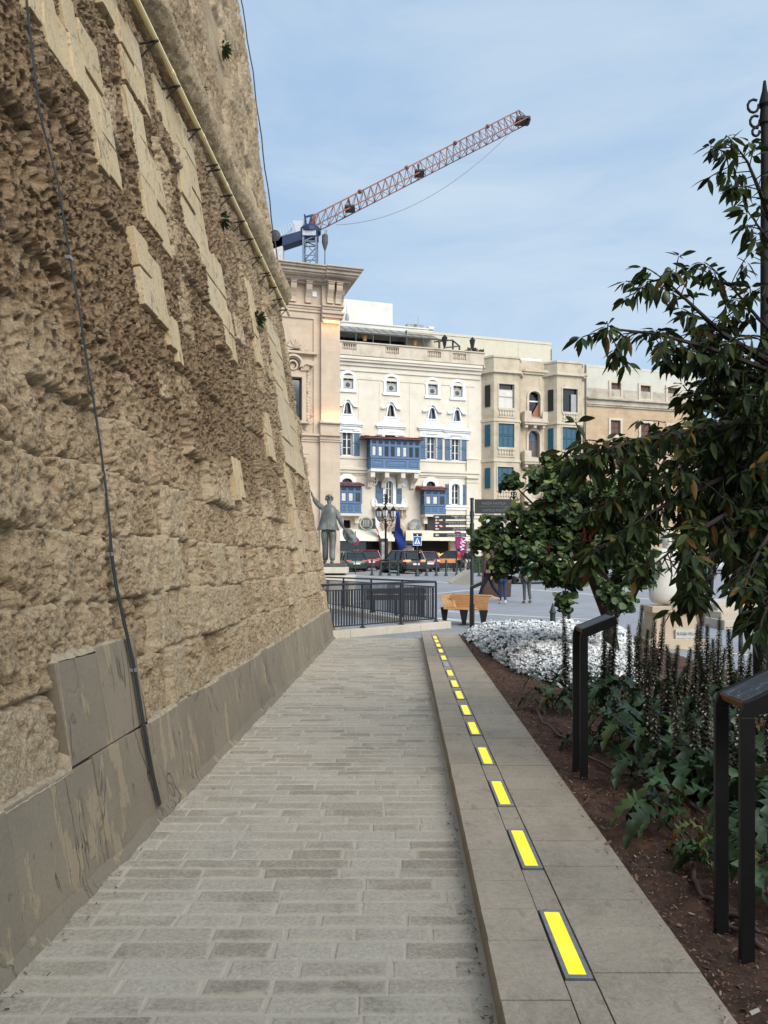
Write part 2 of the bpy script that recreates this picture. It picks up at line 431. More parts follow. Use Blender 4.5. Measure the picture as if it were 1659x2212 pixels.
steel = M('brushed light frame steel', (.33, .33, .34), .45, .2, 30, .6)
t = NT('lit yellow lens'); c = t.ramp(t.noise(7, 4, .6), [(.3, (.92, .58, .004)), (.5, (1, .77, .012)), (.7, (1, .86, .06))])
c = t.mix(t.ramp(t.noise(55, 4, .7), [(.27, (.8, .8, .8)), (.34, (0, 0, 0))]), c, (.35, .20, .01)); t.l(c, t.b.inputs['Emission Color']); t.b.inputs['Emission Strength'].default_value = .50; lit = t.fin((.4, .3, .01), .35)
dull = M('unlit frosted lens', (.32, .36, .40), .3, .1, 8)
words = ['nearest', 'second', 'third', 'fourth', 'fifth', 'sixth', 'seventh', 'eighth', 'ninth', 'tenth', 'eleventh', 'twelfth', 'thirteenth', 'fourteenth', 'farthest']
for i, Y in enumerate(LIGHTY):
    off = i == 9
    t = thing('ground_light', ('unlit grey ground light between the glowing yellow ones in the kerb walk' if off else
        '%s glowing yellow ground light from the near end of the kerb walk' % words[i]) if i != 14 else 'small glowing yellow ground light at the far end of the kerb walk', 'ground light',
        (LX(Y), Y, KH), -math.atan(.0245), 'lights set in a row along the kerb walk')
    f = MB(); a, b, w, v = LW - .002, LL - .004, .017, .022
    f.box(-a, -a + w, -b, b, -.06, .003).box(a - w, a, -b, b, -.06, .003).box(-a + w, a - w, -b, -b + v, -.06, .003).box(-a + w, a - w, b - v, b, -.06, .003)
    f.build('frame', steel, t, bevel=.0015)
    f = MB(); f.box(-a + w, a - w, -b + v, b - v, -.05, -.0005); f.build('lens', dull if off else lit, t)

# soil bed
def soil_h(x, y): return .065 + .05 * (fbm(x * 1.7, y * 1.7, 5) - .5) + .05 * (fbm(x * 9, y * 9, 8, 3) - .5)
def bedx(Y): return 8.5 if Y < 9 else 4.9
xs = np.linspace(0, 1, 150); yy = np.concatenate([np.linspace(-2, 9, 240), np.linspace(9.01, 15.3, 120)])
U, Yg = np.meshgrid(xs, yy)
xr = np.where(Yg < 9, 8.5, np.maximum(4.9, 8.5 - (Yg - 9) * 8)); xl = 1.035 + .028 * Yg - .004
X = xl + (xr - xl) * U ** 1.5
Z = .075 + .05 * (fbm(X * 1.7, Yg * 1.7, 5) - .5) + .045 * (fbm(X * 9, Yg * 9, 8, 3) - .5) + .03 * (fbm(X * 33, Yg * 33, 9, 2) - .5)
Z = Z * (1 - sst(.94, 1, U)) + (-.02) * sst(.94, 1, U)
idx = np.arange(X.size).reshape(X.shape)
Fq = np.stack([idx[:-1, :-1], idx[:-1, 1:], idx[1:, 1:], idx[1:, :-1]], -1).reshape(-1, 4)
t = NT('dark garden soil')
c = t.ramp(t.noise(9, 6, .7), [(.3, (.045, .023, .014)), (.5, (.11, .056, .034)), (.72, (.19, .10, .064))])
t.bump(t.noise(60, 5, .75), .9, .03)
soilm = t.fin(c, .95)
tag(np_mesh('soil', np.stack([X, Yg, Z], -1).reshape(-1, 3), Fq, soilm), kind='structure')
# bark chips and litter
n = 46000
cy = nrg.uniform(1.2, 15, n) ** 1.0; cxr = nrg.random(n) ** 1.6; cl = 1.035 + .028 * cy - .05; cx = cl + cxr * 3.0
cz = .080 + .05 * (fbm(cx * 1.7, cy * 1.7, 5) - .5) + .045 * (fbm(cx * 9, cy * 9, 8, 3) - .5)
cz = np.where(cx < 1.035 + .028 * cy, KH + .003, cz)
keep = (cx > 1.035 + .028 * cy) | (nrg.random(n) < .12); cx, cy, cz = cx[keep], cy[keep], cz[keep]; n = len(cx)
la = nrg.uniform(.005, .016, n) * np.where(nrg.random(n) < .05, 2.2, 1); lb = la * nrg.uniform(.25, .6, n); an = nrg.uniform(0, 6.28, n); tx = nrg.uniform(-.6, .6, n); ty = nrg.uniform(-.5, .5, n)
ca, sa = np.cos(an), np.sin(an)
V = []
for (p, q) in ((-1, -1), (1, -.8), (1, .9), (-1, 1)):
    ax = la * p * ca - lb * q * sa; ay = la * p * sa + lb * q * ca
    V.append(np.stack([cx + ax * .5, cy + ay * .5, cz + (tx * la * p + ty * lb * q) * .5 + .006], -1))
V = np.stack(V, 1).reshape(-1, 3); Fq = np.arange(4 * n).reshape(-1, 4)
t = NT('bark chips')
chipm = t.fin(t.ramp(t.attr('rnd'), [(0, (.04, .018, .011)), (.45, (.14, .062, .036)), (.8, (.24, .12, .075)), (.95, (.36, .24, .17)), (1, (.55, .48, .42))]), .9)
tag(np_mesh('bark_mulch', V, Fq, chipm, None, False, {'rnd': np.repeat(nrg.random(n), 4)}), 'loose brown bark chips scattered over the dark soil bed', 'mulch', kind='stuff')

# dry leaf litter lying in the angle of the kerb and at the wall foot
n = 520
side = nrg.random(n) < .62; cy = 2.3 + nrg.random(n) ** 1.7 * 10
cx = np.where(side, .306 + .0288 * cy - np.abs(nrg.normal(0, .035, n)) - .01, -1.48 + .0317 * cy + np.abs(nrg.normal(0, .12, n)))
la = nrg.uniform(.005, .018, n); lb = la * nrg.uniform(.25, .6, n); an = nrg.uniform(0, 6.28, n); ca, sa = np.cos(an), np.sin(an); tx = nrg.uniform(0, .5, n)
V = []
for (p, q) in ((-1, -.6), (1, -.4), (1, .5), (-1, 1)):
    ax = la * p * ca - lb * q * sa; ay = la * p * sa + lb * q * ca
    V.append(np.stack([cx + ax * .6, cy + ay * .6, .006 + tx * la * (p + 1) * .5 + nrg.uniform(0, .004, n)], -1))
V = np.stack(V, 1).reshape(-1, 3)
t = NT('dry litter'); litm = t.fin(t.ramp(t.attr('rnd'), [(0, (.05, .035, .024)), (.6, (.13, .095, .065)), (1, (.34, .27, .19))]), .9)
tag(np_mesh('leaf_litter', V, np.arange(4 * n).reshape(-1, 4), litm, None, False, {'rnd': np.repeat(nrg.random(n), 4)}), 'dry dark leaf bits gathered along the kerb foot and wall foot', 'leaf litter', kind='stuff')
# ------------------------------------------------------------------ bastion wall
BAT = .163
def wallpt(px, py, off=0.0):            # (Y,h) on the battered face
    t_ = (px - 829.5) / F; v = (1212 - py) / F
    Yv = (-1.521 - BAT * EYE + off) / (t_ - .0317 + BAT * v); return Yv, EYE + v * Yv
def wallxyz(Y, h, off=0.0):
    return Vector((BX(Y) - BAT * h + off, Y, h + off * BAT))
WY1 = 15.85; COURSE = .39; PL = .56
wall = thing('bastion_wall', 'huge weathered honey-coloured limestone bastion wall leaning back along the left of the path', 'wall', (0, 0, 0))

# smooth facing slabs that survive, stand proud of the eroded stone : corner pixels (left-top, right-bottom) on the face
SL = [(62, -30, 120, 60), (95, 30, 150, 130), (150, 60, 206, 235), (198, 215, 238, 372), (285, 225, 312, 345), (304, 345, 349, 520), (298, 540, 343, 662),
      (215, -40, 250, 60), (262, 70, 300, 190), (342, 205, 368, 290), (385, 300, 425, 500), (430, 510, 446, 570), (446, 570, 482, 690),
      (362, 694, 386, 780), (484, 680, 500, 760), (545, 640, 556, 790), (590, 730, 612, 880), (606, 870, 640, 1000),
      (505, 985, 520, 1090), (575, 900, 588, 1000), (622, 1010, 632, 1140), (642, 1130, 655, 1230), (500, 370, 520, 470), (540, 420, 556, 520), (440, 30, 465, 130), (398, 170, 410, 250)]
slabs = []
for x0, y0, x1, y1 in SL:
    a = wallpt(x0, (y0 + y1) / 2); b = wallpt(x1, (y0 + y1) / 2); c = wallpt((x0 + x1) / 2, y0); d = wallpt((x0 + x1) / 2, y1)
    Ya, Yb = a[0], b[0]
    if Ya > Yb: Ya, Yb = Yb, Ya
    h0 = max(d[1], PL + .05); h1 = c[1]
    Yb = min(Yb, WY1 - .05); n = max(1, round((h1 - h0) / COURSE))
    if Yb - Ya > .34:
        Ym = Ya + (Yb - Ya) * rng.uniform(.38, .62); slabs.append((Ya, Ym - .006, h0 + rng.uniform(-.05, .12), h1 - rng.uniform(-.05, .1))); slabs.append((Ym, Yb, h0 + rng.uniform(-.12, .1), h1 + rng.uniform(-.1, .08)))
    else: slabs.append((Ya, Yb, h0, h1))
slabs.append((3.62, 4.66, PL, PL + .50))          # two-course patch of plain ashlar by the cable

def wall_disp(Y, h):
    """offset along the outward normal, and two masks: honeycomb, plain"""
    wob = .10 * (fbm(Y * 1.3, h * .9, 3) - .5) + .03 * (fbm(Y * 7, h * 7, 4, 2) - .5)
    c = (h - PL + wob) / COURSE; ci = np.floor(c); cf = c - ci
    ln = .40 + .30 * hash2(ci, ci * 0, 5); sh = hash2(ci, ci * 0 + 3, 9) * 2
    bs = Y / ln + sh + .30 * (fbm(Y * 2, h * 3, 14) - .5) + .25 * (hash2(np.floor(Y * 1.3), ci, 15) - .5); bi = np.floor(bs); bf = bs - bi
    rb = hash2(bi, ci, 21); rb2 = hash2(bi, ci, 22); rb3 = hash2(bi, ci, 23)
    ed = np.minimum(np.minimum(cf, 1 - cf) * COURSE * 1.25 + .008, np.minimum(bf, 1 - bf) * ln)
    big = fbm(Y * .55, h * .55, 41, 4)
    # honeycomb weathering: strongest high up, in whole blocks
    hc = sst(1.9, 2.8, h + 1.5 * (fbm(Y * .7, h * .8, 61) - .5)) * (1 - .55 * sst(5.4, 7.0, h)) * (1 - .5 * sst(8, 13, Y))
    hc = hc * sst(.05, .25, rb2 + .25 * (fbm(Y * 3, h * 3, 71) - .5))
    wx = .05 * (fbm(Y * 8, h * 8, 81, 2) - .5); wy = .05 * (fbm(Y * 8, h * 8, 91, 2) - .5)
    sc = 12.5
    d1, d2, cid = worley((Y + wx) * sc * .95, (h + wy) * sc * .9, 101)
    e1, e2, _ = worley((Y + wx) * sc * 2.0, (h + wy) * sc * 2.2, 111)
    pit = sst(.12, .36, d2 - d1); pit2 = sst(.05, .4, e2 - e1)
    pits = -(.17 * pit * (.30 + .70 * cid) + .016 * pit2) * (.45 + .9 * fbm(Y * 2.5, h * 2.5, 121, 3)) + .02
    # ordinary eroded faces: streaked flaking, small holes
    fl = fbm(Y * 9 + h * 1.5, h * 5, 131, 4); fl2 = fbm(Y * 34 + h * 4, h * 24, 141, 3); rid = 1 - np.abs(2 * fbm(Y * 5, h * 3.2, 151, 4) - 1)
    s1, s2, sid = worley(Y * 30, h * 26, 161)
    holes = -.026 * (1 - sst(.10, .40, s1)) * (sid > .5)
    q1, q2, qid = worley(Y * 11 + .6 * fl2, h * 9 + .5 * fl, 171)
    gouge = -.060 * (1 - sst(.12, .42, q1)) * (qid > .70)
    ter = fbm(Y * 6 + .6 * fl2, h * 3.6, 181, 3) * 7; ter = (np.floor(ter) + sst(.75, 1, ter - np.floor(ter))) / 7
    rough = .016 * (fl - .5) + .050 * (fl2 - .5) + .050 * (ter - .5) - .035 * sst(.78, .99, rid) + holes + gouge
    plain = (rb3 > .80) * (1 - hc)
    rough = rough * (1 - .55 * plain)
    joint = -.055 * (1 - sst(.0, .040, ed + .045 * (fl2 - .5))) * (.62 + .6 * sst(.35, .6, fbm(Y * 3, h * 3, 191, 2))) * (1 - .5 * hc)
    d = joint + .085 * (rb - .5) + .085 * (big - .5) + hc * (pits - .012) + (1 - hc) * rough + .025 * plain
    lo = sst(PL, PL + .35, h)
    d = d * (.55 + .45 * lo)
    edge = sst(WY1 - .5, WY1, Y); d = d * (1 - .3 * edge) 
    patch = np.zeros_like(Y)
    for (a, b, p, q) in slabs:
        mk = sst(a - .03, a + .02, Y) * (1 - sst(b - .02, b + .03, Y)) * sst(p - .03, p + .02, h) * (1 - sst(q - .02, q + .03, h))
        patch = np.maximum(patch, mk)
    d = d * (1 - patch) + (-.05) * patch
    jt = (1 - sst(.012, .045, ed + .05 * (fl2 - .5) + .02 * (fl - .5))) * (1 - .8 * hc) * (1 - patch)
    return d, hc, plain, rb, jt
def wall_sheet(name, ya, ha, fx, mat, parent):
    H, Yg = np.meshgrid(ha, ya, indexing='ij')
    d, hc, pl_, rb, jt = wall_disp(Yg, H)
    X = fx(Yg, H) + d; Z = H + d * BAT
    idx = np.arange(X.size).reshape(X.shape)
    Fq = np.stack([idx[:-1, :-1], idx[:-1, 1:], idx[1:, 1:], idx[1:, :-1]], -1).reshape(-1, 4)
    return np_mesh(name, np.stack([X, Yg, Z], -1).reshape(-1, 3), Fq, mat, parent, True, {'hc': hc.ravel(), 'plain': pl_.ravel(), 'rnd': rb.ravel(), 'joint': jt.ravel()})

t = NT('eroded globigerina limestone')
n1 = t.noise(1.3, 6, .6); n2 = t.noise(9, 6, .65); n3 = t.noise(38, 4, .7)
base = t.ramp(n2, [(.25, (.20, .120, .062)), (.45, (.315, .203, .110)), (.62, (.415, .285, .160)), (.8, (.53, .39, .235))])
base = t.mix(.28, base, t.ramp(n1, [(.3, (.22, .15, .092)), (.7, (.47, .36, .22))]))
base = t.mix(t.mix(.55, (0, 0, 0), t.ramp(t.attr('rnd'), [(0, (1, 1, 1)), (.35, (0, 0, 0))])), base, (.235, .15, .085))
base = t.mix(t.mix(.62, (0, 0, 0), t.ramp(t.attr('rnd'), [(0, (0, 0, 0)), (.45, (.05, .05, .05)), (1, (1, 1, 1))])), base, (.50, .39, .255))
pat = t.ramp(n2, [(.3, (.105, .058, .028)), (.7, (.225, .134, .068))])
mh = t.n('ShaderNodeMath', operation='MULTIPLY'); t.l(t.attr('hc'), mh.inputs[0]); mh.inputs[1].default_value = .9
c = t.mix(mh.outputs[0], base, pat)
mp_ = t.n('ShaderNodeMath', operation='MULTIPLY'); t.l(t.attr('plain'), mp_.inputs[0]); mp_.inputs[1].default_value = .6
c = t.mix(mp_.outputs[0], c, (.56, .46, .31))
grey = t.ramp(t.noise(2.6, 7, .7, (1, 1, .5)), [(.54, (0, 0, 0)), (.72, (1, 1, 1))])
c = t.mix(t.mix(.6, (0, 0, 0), grey), c, (.40, .325, .235))
c = t.mix(.34, c, t.ramp(n3, [(.36, (.11, .07, .038)), (.64, (.58, .45, .295))]))
c = t.mix(.42, c, t.ramp(t.noise(62, 5, .8), [(.38, (.085, .054, .030)), (.60, (.64, .51, .335))])); b = t.bump(n3, .9, .025); t.bump(t.noise(110, 3, .75), .7, .008, b)
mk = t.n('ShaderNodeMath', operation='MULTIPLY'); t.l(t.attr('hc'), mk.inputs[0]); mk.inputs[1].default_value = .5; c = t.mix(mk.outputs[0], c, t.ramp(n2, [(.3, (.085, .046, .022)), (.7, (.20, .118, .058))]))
mj = t.n('ShaderNodeMath', operation='MULTIPLY'); t.l(t.attr('joint'), mj.inputs[0]); mj.inputs[1].default_value = .62; c = t.mix(mj.outputs[0], c, (.50, .40, .275))
wallm = t.fin(c, .92, 0, .25)

def geo(a, b, n, k=1.0):
    u = np.linspace(0, 1, n); return a + (b - a) * (u ** k)
ya = np.concatenate([np.linspace(.2, 2.7, 60)[:-1], geo(2.7, WY1, 1080, 1.30)])
ha = np.concatenate([geo(PL - .06, 7.05, 790, 1.1)])
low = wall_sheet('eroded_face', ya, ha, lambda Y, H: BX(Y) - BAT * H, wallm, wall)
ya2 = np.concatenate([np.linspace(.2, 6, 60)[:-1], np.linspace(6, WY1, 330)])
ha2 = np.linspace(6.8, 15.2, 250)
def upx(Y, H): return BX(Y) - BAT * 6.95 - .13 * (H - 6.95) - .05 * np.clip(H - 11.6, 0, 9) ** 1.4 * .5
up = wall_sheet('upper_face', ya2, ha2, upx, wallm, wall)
# return face beyond the corner and the mass behind
mb = MB()
pr = [(WY1, 0), (WY1 + .15, 6.9), (WY1 + .2, 15.2)]
hs = np.linspace(0, 15.2, 60)
vs = []; fs = []
for i, h in enumerate(hs):
    x = BX(WY1) - BAT * min(h, 6.95) - .13 * max(0, h - 6.95) - .025 * max(0, h - 11.6) ** 1.4
    for j in range(24):
        u = j / 23.0; yb = WY1 - .02 + u * 2.5 - .02 * h * u
        q = .05 * (math.sin(h * 9 + j) * .3 + rng.uniform(-.5, .5)) * (1 if 0 < j else 0)
        vs.append((x - .02 - u * 6.0 - .01, yb + q, h))
for i in range(59):
    for j in range(23): fs.append((i * 24 + j, i * 24 + j + 1, (i + 1) * 24 + j + 1, (i + 1) * 24 + j))
mb.add(vs, fs); mb.build('return_face', wallm, wall)
mb = MB(); mb.add([(-1.5, .2, 0), (-3.9, .2, 15.2), (-9, .2, 15.2), (-9, .2, 0)], [(0, 1, 2, 3)]); mb.build('near_end', wallm, wall)
mb = MB(); mb.add([(-3.9, .2, 15.2), (-3.6, WY1, 15.2), (-9, WY1 + 2, 15.2), (-9, .2, 15.2)], [(0, 1, 2, 3)]); mb.build('wall_top', wallm, wall)

# rounded cordon course
nY, nA = 420, 30
Yv = np.concatenate([np.linspace(.2, 4, 20)[:-1], np.linspace(4, WY1 + .03, nY)]); Av = np.linspace(-1.75, 1.75, nA)
A_, Yg = np.meshgrid(Av, Yv, indexing='ij')
rr = .25 + .05 * (fbm(Yg * 24, A_ * 11, 241, 3) - .5) + .07 * (fbm(Yg * 3, A_ * 1.2, 201) - .5) + .035 * (fbm(Yg * 14, A_ * 6, 211, 3) - .5) - .03 * (fbm(Yg * 1.2, A_ * .5, 221) - .5)
jf = (Yg / .62) % 1.0; rr = rr - .02 * (np.minimum(jf, 1 - jf) < .02)
endr = 1 - .75 * sst(WY1 - .16, WY1 + .03, Yg) ** 2; 
cxx = BX(Yg) - BAT * 6.99 + .02
X = cxx + rr * np.cos(A_) * endr; Z = 6.99 + rr * np.sin(A_) * endr
idx = np.arange(X.size).reshape(X.shape)
Fq = np.stack([idx[:-1, :-1], idx[:-1, 1:], idx[1:, 1:], idx[1:, :-1]], -1).reshape(-1, 4)
cor = np_mesh('cordon', np.stack([X, Yg, Z], -1).reshape(-1, 3), Fq, wallm, wall, True, {'hc': np.zeros(X.size), 'plain': np.full(X.size, .35), 'rnd': fbm(Yg * 2, A_, 231).ravel()})

# plinth of smooth ashlar with a mortar fillet on top
t = NT('grey rendered ashlar plinth')
base = t.ramp(t.attr('rnd'), [(0, (.165, .135, .098)), (.5, (.20, .165, .118)), (1, (.24, .20, .142))])
c = t.mix(.45, base, t.ramp(t.noise(1.8, 6, .6), [(.3, (.165, .14, .105)), (.7, (.32, .255, .17))]))
pk = t.ramp(t.noise(6, 5, .6, (1, 1.0, .35)), [(.585, (0, 0, 0)), (.615, (1, 1, 1))])
c = t.mix(t.mix(.6, (0, 0, 0), pk), c, (.38, .295, .175))
hl = t.ramp(t.noise(26, 3, .6, (1, 1, .5)), [(.30, (1, 1, 1)), (.345, (0, 0, 0))]); c = t.mix(t.mix(.7, (0, 0, 0), hl), c, (.10, .08, .055))
crk = t.ramp(t.noise(3.2, 4, .6, (1, 1, .22), .6), [(.484, (0, 0, 0)), (.5, (1, 1, 1)), (.516, (0, 0, 0))])
crk = t.mix(1.0, crk, t.ramp(t.noise(2.1, 3), [(.47, (0, 0, 0)), (.6, (1, 1, 1))]), 'MULTIPLY'); c = t.mix(t.mix(.75, (0, 0, 0), crk), c, (.12, .095, .068))
c = t.mix(.15, c, t.ramp(t.noise(60, 4, .7), [(.3, (.18, .15, .12)), (.7, (.5, .42, .32))]))
b = t.bump(pk, .35, .015); b = t.bump(crk, .8, -.02, b); t.bump(t.noise(55, 4, .7), .25, .006, b)
plm = t.fin(c, .88, 0, .25)
mb = MB()
def wblock(Y0, Y1, h0, h1, off, g=.004, bev=.0, a=None, dip=0.0):
    Y0 += g; Y1 -= g; r_ = lambda: rng.uniform(-.006, .006)
    p = [wallxyz(Y0, h0, -.12), wallxyz(Y1, h0, -.12), wallxyz(Y1, h1, -.12), wallxyz(Y0, h1, -.12),
         wallxyz(Y0, h0, off), wallxyz(Y1, h0, off), wallxyz(Y1 + r_(), h1 - dip + r_(), off), wallxyz(Y0 + r_(), h1 + r_() - dip, off)]
    mb.add(p, [(0, 1, 2, 3), (4, 7, 6, 5), (0, 4, 5, 1), (1, 5, 6, 2), (2, 6, 7, 3), (3, 7, 4, 0)], rng.random() if a is None else a)
y = .2
while y < WY1:
    y1 = min(y + rng.uniform(.30, .55), WY1)
    if WY1 - y1 < .15: y1 = WY1
    wblock(y, y1, -.02, PL + rng.uniform(-.012, .012), .03 + rng.uniform(-.004, .004)); y = y1
wblock(3.62, 4.1, PL + .012, PL + .50, .028); wblock(4.1, 4.66, PL + .012, PL + .53, .030)
pl = mb.build('plinth', plm, wall, bevel=.004)
mort = M('lime mortar fillet', (.40, .32, .22), .95, .4, 25, 0, 1.0, 50)
mb = MB(); Yv = np.arange(.2, WY1, .03); vs = []; fs = []
for i, Y in enumerate(Yv):
    top = PL if not (3.62 < Y < 4.66) else PL + .515
    r1 = rng.uniform(.0, .03); r2 = rng.uniform(-.012, .008)
    vs += [wallxyz(Y, top - .01 + r2 * .3, .030), wallxyz(Y, top + .016 + r2, .018), wallxyz(Y, top + .02 + r1, -.06)]
for i in range(len(Yv) - 1):
    for j in range(2): fs.append((i * 3 + j, i * 3 + 3 + j, i * 3 + 4 + j, i * 3 + 1 + j))
mb.add(vs, fs); mb.build('mortar_fillet', mort, wall, smooth=True)
mb = MB()
y = 1.0; vs = []; fs = []; k = 0
while y < WY1:                                     # little cement skirting where the plinth meets the setts
    w = rng.uniform(.02, .045); vs += [(BX(y) + .02, y, .05 + rng.uniform(0, .02)), (BX(y) + .03 + w, y, .002)]; y += .15; k += 1
for i in range(k - 1): fs.append((2 * i, 2 * i + 1, 2 * i + 3, 2 * i + 2))
mb.add(vs, fs); mb.build('skirting', plm, wall, smooth=True)

# surviving smooth facing stones
t = NT('smooth pale facing stone')
base = t.ramp(t.attr('rnd'), [(0, (.40, .305, .17)), (.5, (.52, .405, .235)), (1, (.48, .40, .275))])
c = t.mix(.4, base, t.ramp(t.noise(4, 6, .6), [(.3, (.34, .25, .15)), (.7, (.52, .415, .26))]))
sp = t.ramp(t.noise(30, 4, .6, (1, 1, .6)), [(.60, (0, 0, 0)), (.67, (1, 1, 1))])
c = t.mix(t.mix(.7, (0, 0, 0), sp), c, (.21, .145, .085))
c = t.mix(.25, c, t.ramp(t.noise(60, 5, .8), [(.38, (.14, .095, .052)), (.60, (.66, .53, .34))])); ck = t.ramp(t.noise(2.6, 3, .5, (1, 1, .3), .8), [(.49, (0, 0, 0)), (.5, (1, 1, 1)), (.51, (0, 0, 0))]); c = t.mix(t.mix(.7, (0, 0, 0), ck), c, (.10, .07, .04)); b = t.bump(sp, .5, -.015); t.bump(t.noise(45, 4, .65), .3, .008, b)
slm = t.fin(c, .85, 0, .25)
for (a, b_, p, q) in slabs[:-1]:
    n = max(1, round((q - p) / COURSE)); 
    for i in range(n):
        f = MB(); h0 = p + (q - p) * i / n; h1 = p + (q - p) * (i + 1) / n; o = .024 + rng.uniform(-.014, .014)
        m_ = 9; j0 = lambda: rng.uniform(-.018, .018)
        cut = rng.random()
        pts = []
        for u in np.linspace(0, 1, 4)[:-1]: pts.append((a + (b_ - a) * u, h0 + .004 + abs(j0()) * .5))
        for u in np.linspace(0, 1, 4)[:-1]: pts.append((b_ + j0(), h0 + (h1 - h0) * u))
        for u in np.linspace(1, 0, 4)[:-1]: pts.append((a + (b_ - a) * u, h1 - .004 - abs(j0()) * .5))
        for u in np.linspace(1, 0, 4)[:-1]: pts.append((a + j0(), h0 + (h1 - h0) * u))
        nn = len(pts)
        vs = [wallxyz(Y, h, o) for Y, h in pts] + [wallxyz(Y, h, -.1) for Y, h in pts]
        f.add(vs, [tuple(range(nn)), tuple(range(2 * nn - 1, nn - 1, -1))] + [(i2, i2 + nn, (i2 + 1) % nn + nn, (i2 + 1) % nn) for i2 in range(nn)], rng.random())
        f.build('facing_stone', slm, wall, bevel=.006)

# pale light tube under the cordon with steel brackets
tube = thing('light_tube', 'long pale yellow light tube on steel brackets under the rounded course of the bastion wall', 'light tube', wallxyz(8, 6.5, 0))
ym = M('pale yellow tube', (.80, .66, .34), .4, .12, 3); dk = M('rusty bracket steel', (.045, .036, .03), .6, .3, 12, .5)
o0 = Vector(wallxyz(8, 6.5, 0))
def TP(Y, h, off): return Vector(wallxyz(Y, h, off)) - o0
y = 2.0
f = MB()
while y < 15.6:
    y1 = min(y + 1.18, 15.62); f.tube([TP(y, 6.53, .16), TP(y1 - .02, 6.53, .16)], .027, 8); f.tube([TP(y1 - .05, 6.53, .16), TP(y1 + .03, 6.53, .16)], .032, 8); y = y1
f.build('tube', ym, tube, smooth='auto')
y = 2.6
while y < 15.6:
    f = MB(); f.bar(TP(y, 6.50, .19), TP(y, 6.50, -.06), .016).bar(TP(y, 6.50, .17), TP(y, 6.34, -.05), .014).bar(TP(y, 6.34, -.05), TP(y, 6.56, -.05), .014)
    if int(y * 10) % 3 == 0: f.bar(TP(y + .12, 6.50, .19), TP(y + .12, 6.50, -.06), .016)
    f.build('bracket', dk, tube); y += rng.choice([.62, .7, .8])

# earthing strap hanging down the face
sp_ = [(52, -40), (60, 40), (72, 140), (85, 250), (104, 320), (125, 400), (137, 480), (150, 560), (170, 670), (185, 770), (200, 860), (215, 960), (228, 1060), (237, 1150), (240, 1200), (250, 1270), (268, 1350), (290, 1450), (308, 1560), (330, 1680), (345, 1742)]
st = thing('earthing_strap', 'thin dark metal strap running down the face of the bastion wall to the path', 'strap', wallxyz(4.8, 0, .04))
o1 = Vector(wallxyz(4.8, 0, .04)); f = MB(); vs = []; fs = []
for i, (x, y_) in enumerate(sp_):
    Y, h = wallpt(x, y_, .05); P = Vector(wallxyz(Y, h, .055)) - o1; w = .023 if i > 13 else .013
    vs += [P + Vector((0, -w, 0)), P + Vector((0, w, 0)), P + Vector((-.005, w, 0)), P + Vector((-.005, -w, 0))]
for i in range(len(sp_) - 1):
    for j in range(4): fs.append((i * 4 + j, i * 4 + (j + 1) % 4, i * 4 + 4 + (j + 1) % 4, i * 4 + 4 + j))
f.add(vs, fs); f.build('strap', M('dull copper strap', (.035, .036, .034), .7, .5, 3, .2), st)
for i in (7, 14, 17):
    f = MB(); Y, h = wallpt(*sp_[i], .05); P = Vector(wallxyz(Y, h, .05)) - o1; f.box(P.x - .02, P.x + .012, P.y - .02, P.y + .02, P.z - .01, P.z + .01)
    f.build('clip', steel, st)

# added unseen block behind the viewer, put there to shade the near ground
blocker = shade_stone = M('gate stone', (.42, .33, .22), .9, .25, 1.5, 0, .3, 8)
gb = thing('shade_block', 'tall plain stone block added unseen behind the viewpoint to shade the near path', 'blocker', (0, -4.2, 0))
f = MB(); f.box(-9, -1.9, -1.5, .4, -.2, 6.2); f.box(1.9, 13, -1.5, .4, -.2, 6.2); f.box(-1.9, 1.9, -1.5, .4, 3.6, 6.2); f.build('wall', blocker, gb)
# lightning cable along the far corner of the upper wall
f = MB(); pts = []
for h in np.linspace(7.3, 15, 24):
    x = upx(np.array(WY1), np.array(h)); pts.append((float(x) + .05 + .012 * math.sin(h * 5), WY1 + .03, h))
cb = f.tube(pts, .014, 6).build('corner_cable', dk)
tag(cb, 'thin dark cable down the far upper corner of the bastion wall', 'cable')

# weeds rooted in the wall
t = NT('weed leaf'); weedm = t.fin(t.ramp(t.attr('rnd'), [(0, (.03, .055, .02)), (1, (.10, .14, .05))]), .7)
for (x, y_, s, lab) in [(475, 472, .17, 'green weed growing on the bastion wall below the light tube'), (549, 685, .22, 'dark green caper weed low on the far part of the bastion wall'), (465, 105, .2, 'green weed high on the bastion wall above the rounded course'), (428, 195, .12, 'small weed just above the rounded course of the bastion wall')]:
    Y, h = wallpt(x, y_); P = wallxyz(Y, h, .0) if h < 6.9 else Vector((float(upx(np.array(Y), np.array(h))), Y, h))
    f = MB()
    for i in range(60):
        d = Vector((rng.uniform(.1, 1), rng.uniform(-1, 1), rng.uniform(-.9, .5))).normalized(); b0 = d * s * rng.uniform(.1, .5); e = d * s * rng.uniform(.6, 1.1) + Vector((0, 0, -.15 * s)); n = d.cross(Vector((rng.random(), rng.random(), 1))).normalized() * s * .10
        m_ = (b0 + e) / 2
        f.add([b0, m_ + n, e, m_ - n], [(0, 1, 2, 3)], rng.random())
    o = f.build('wall_weed', weedm); o.location = P; tag(o, lab, 'weed', 'weeds on the bastion wall')
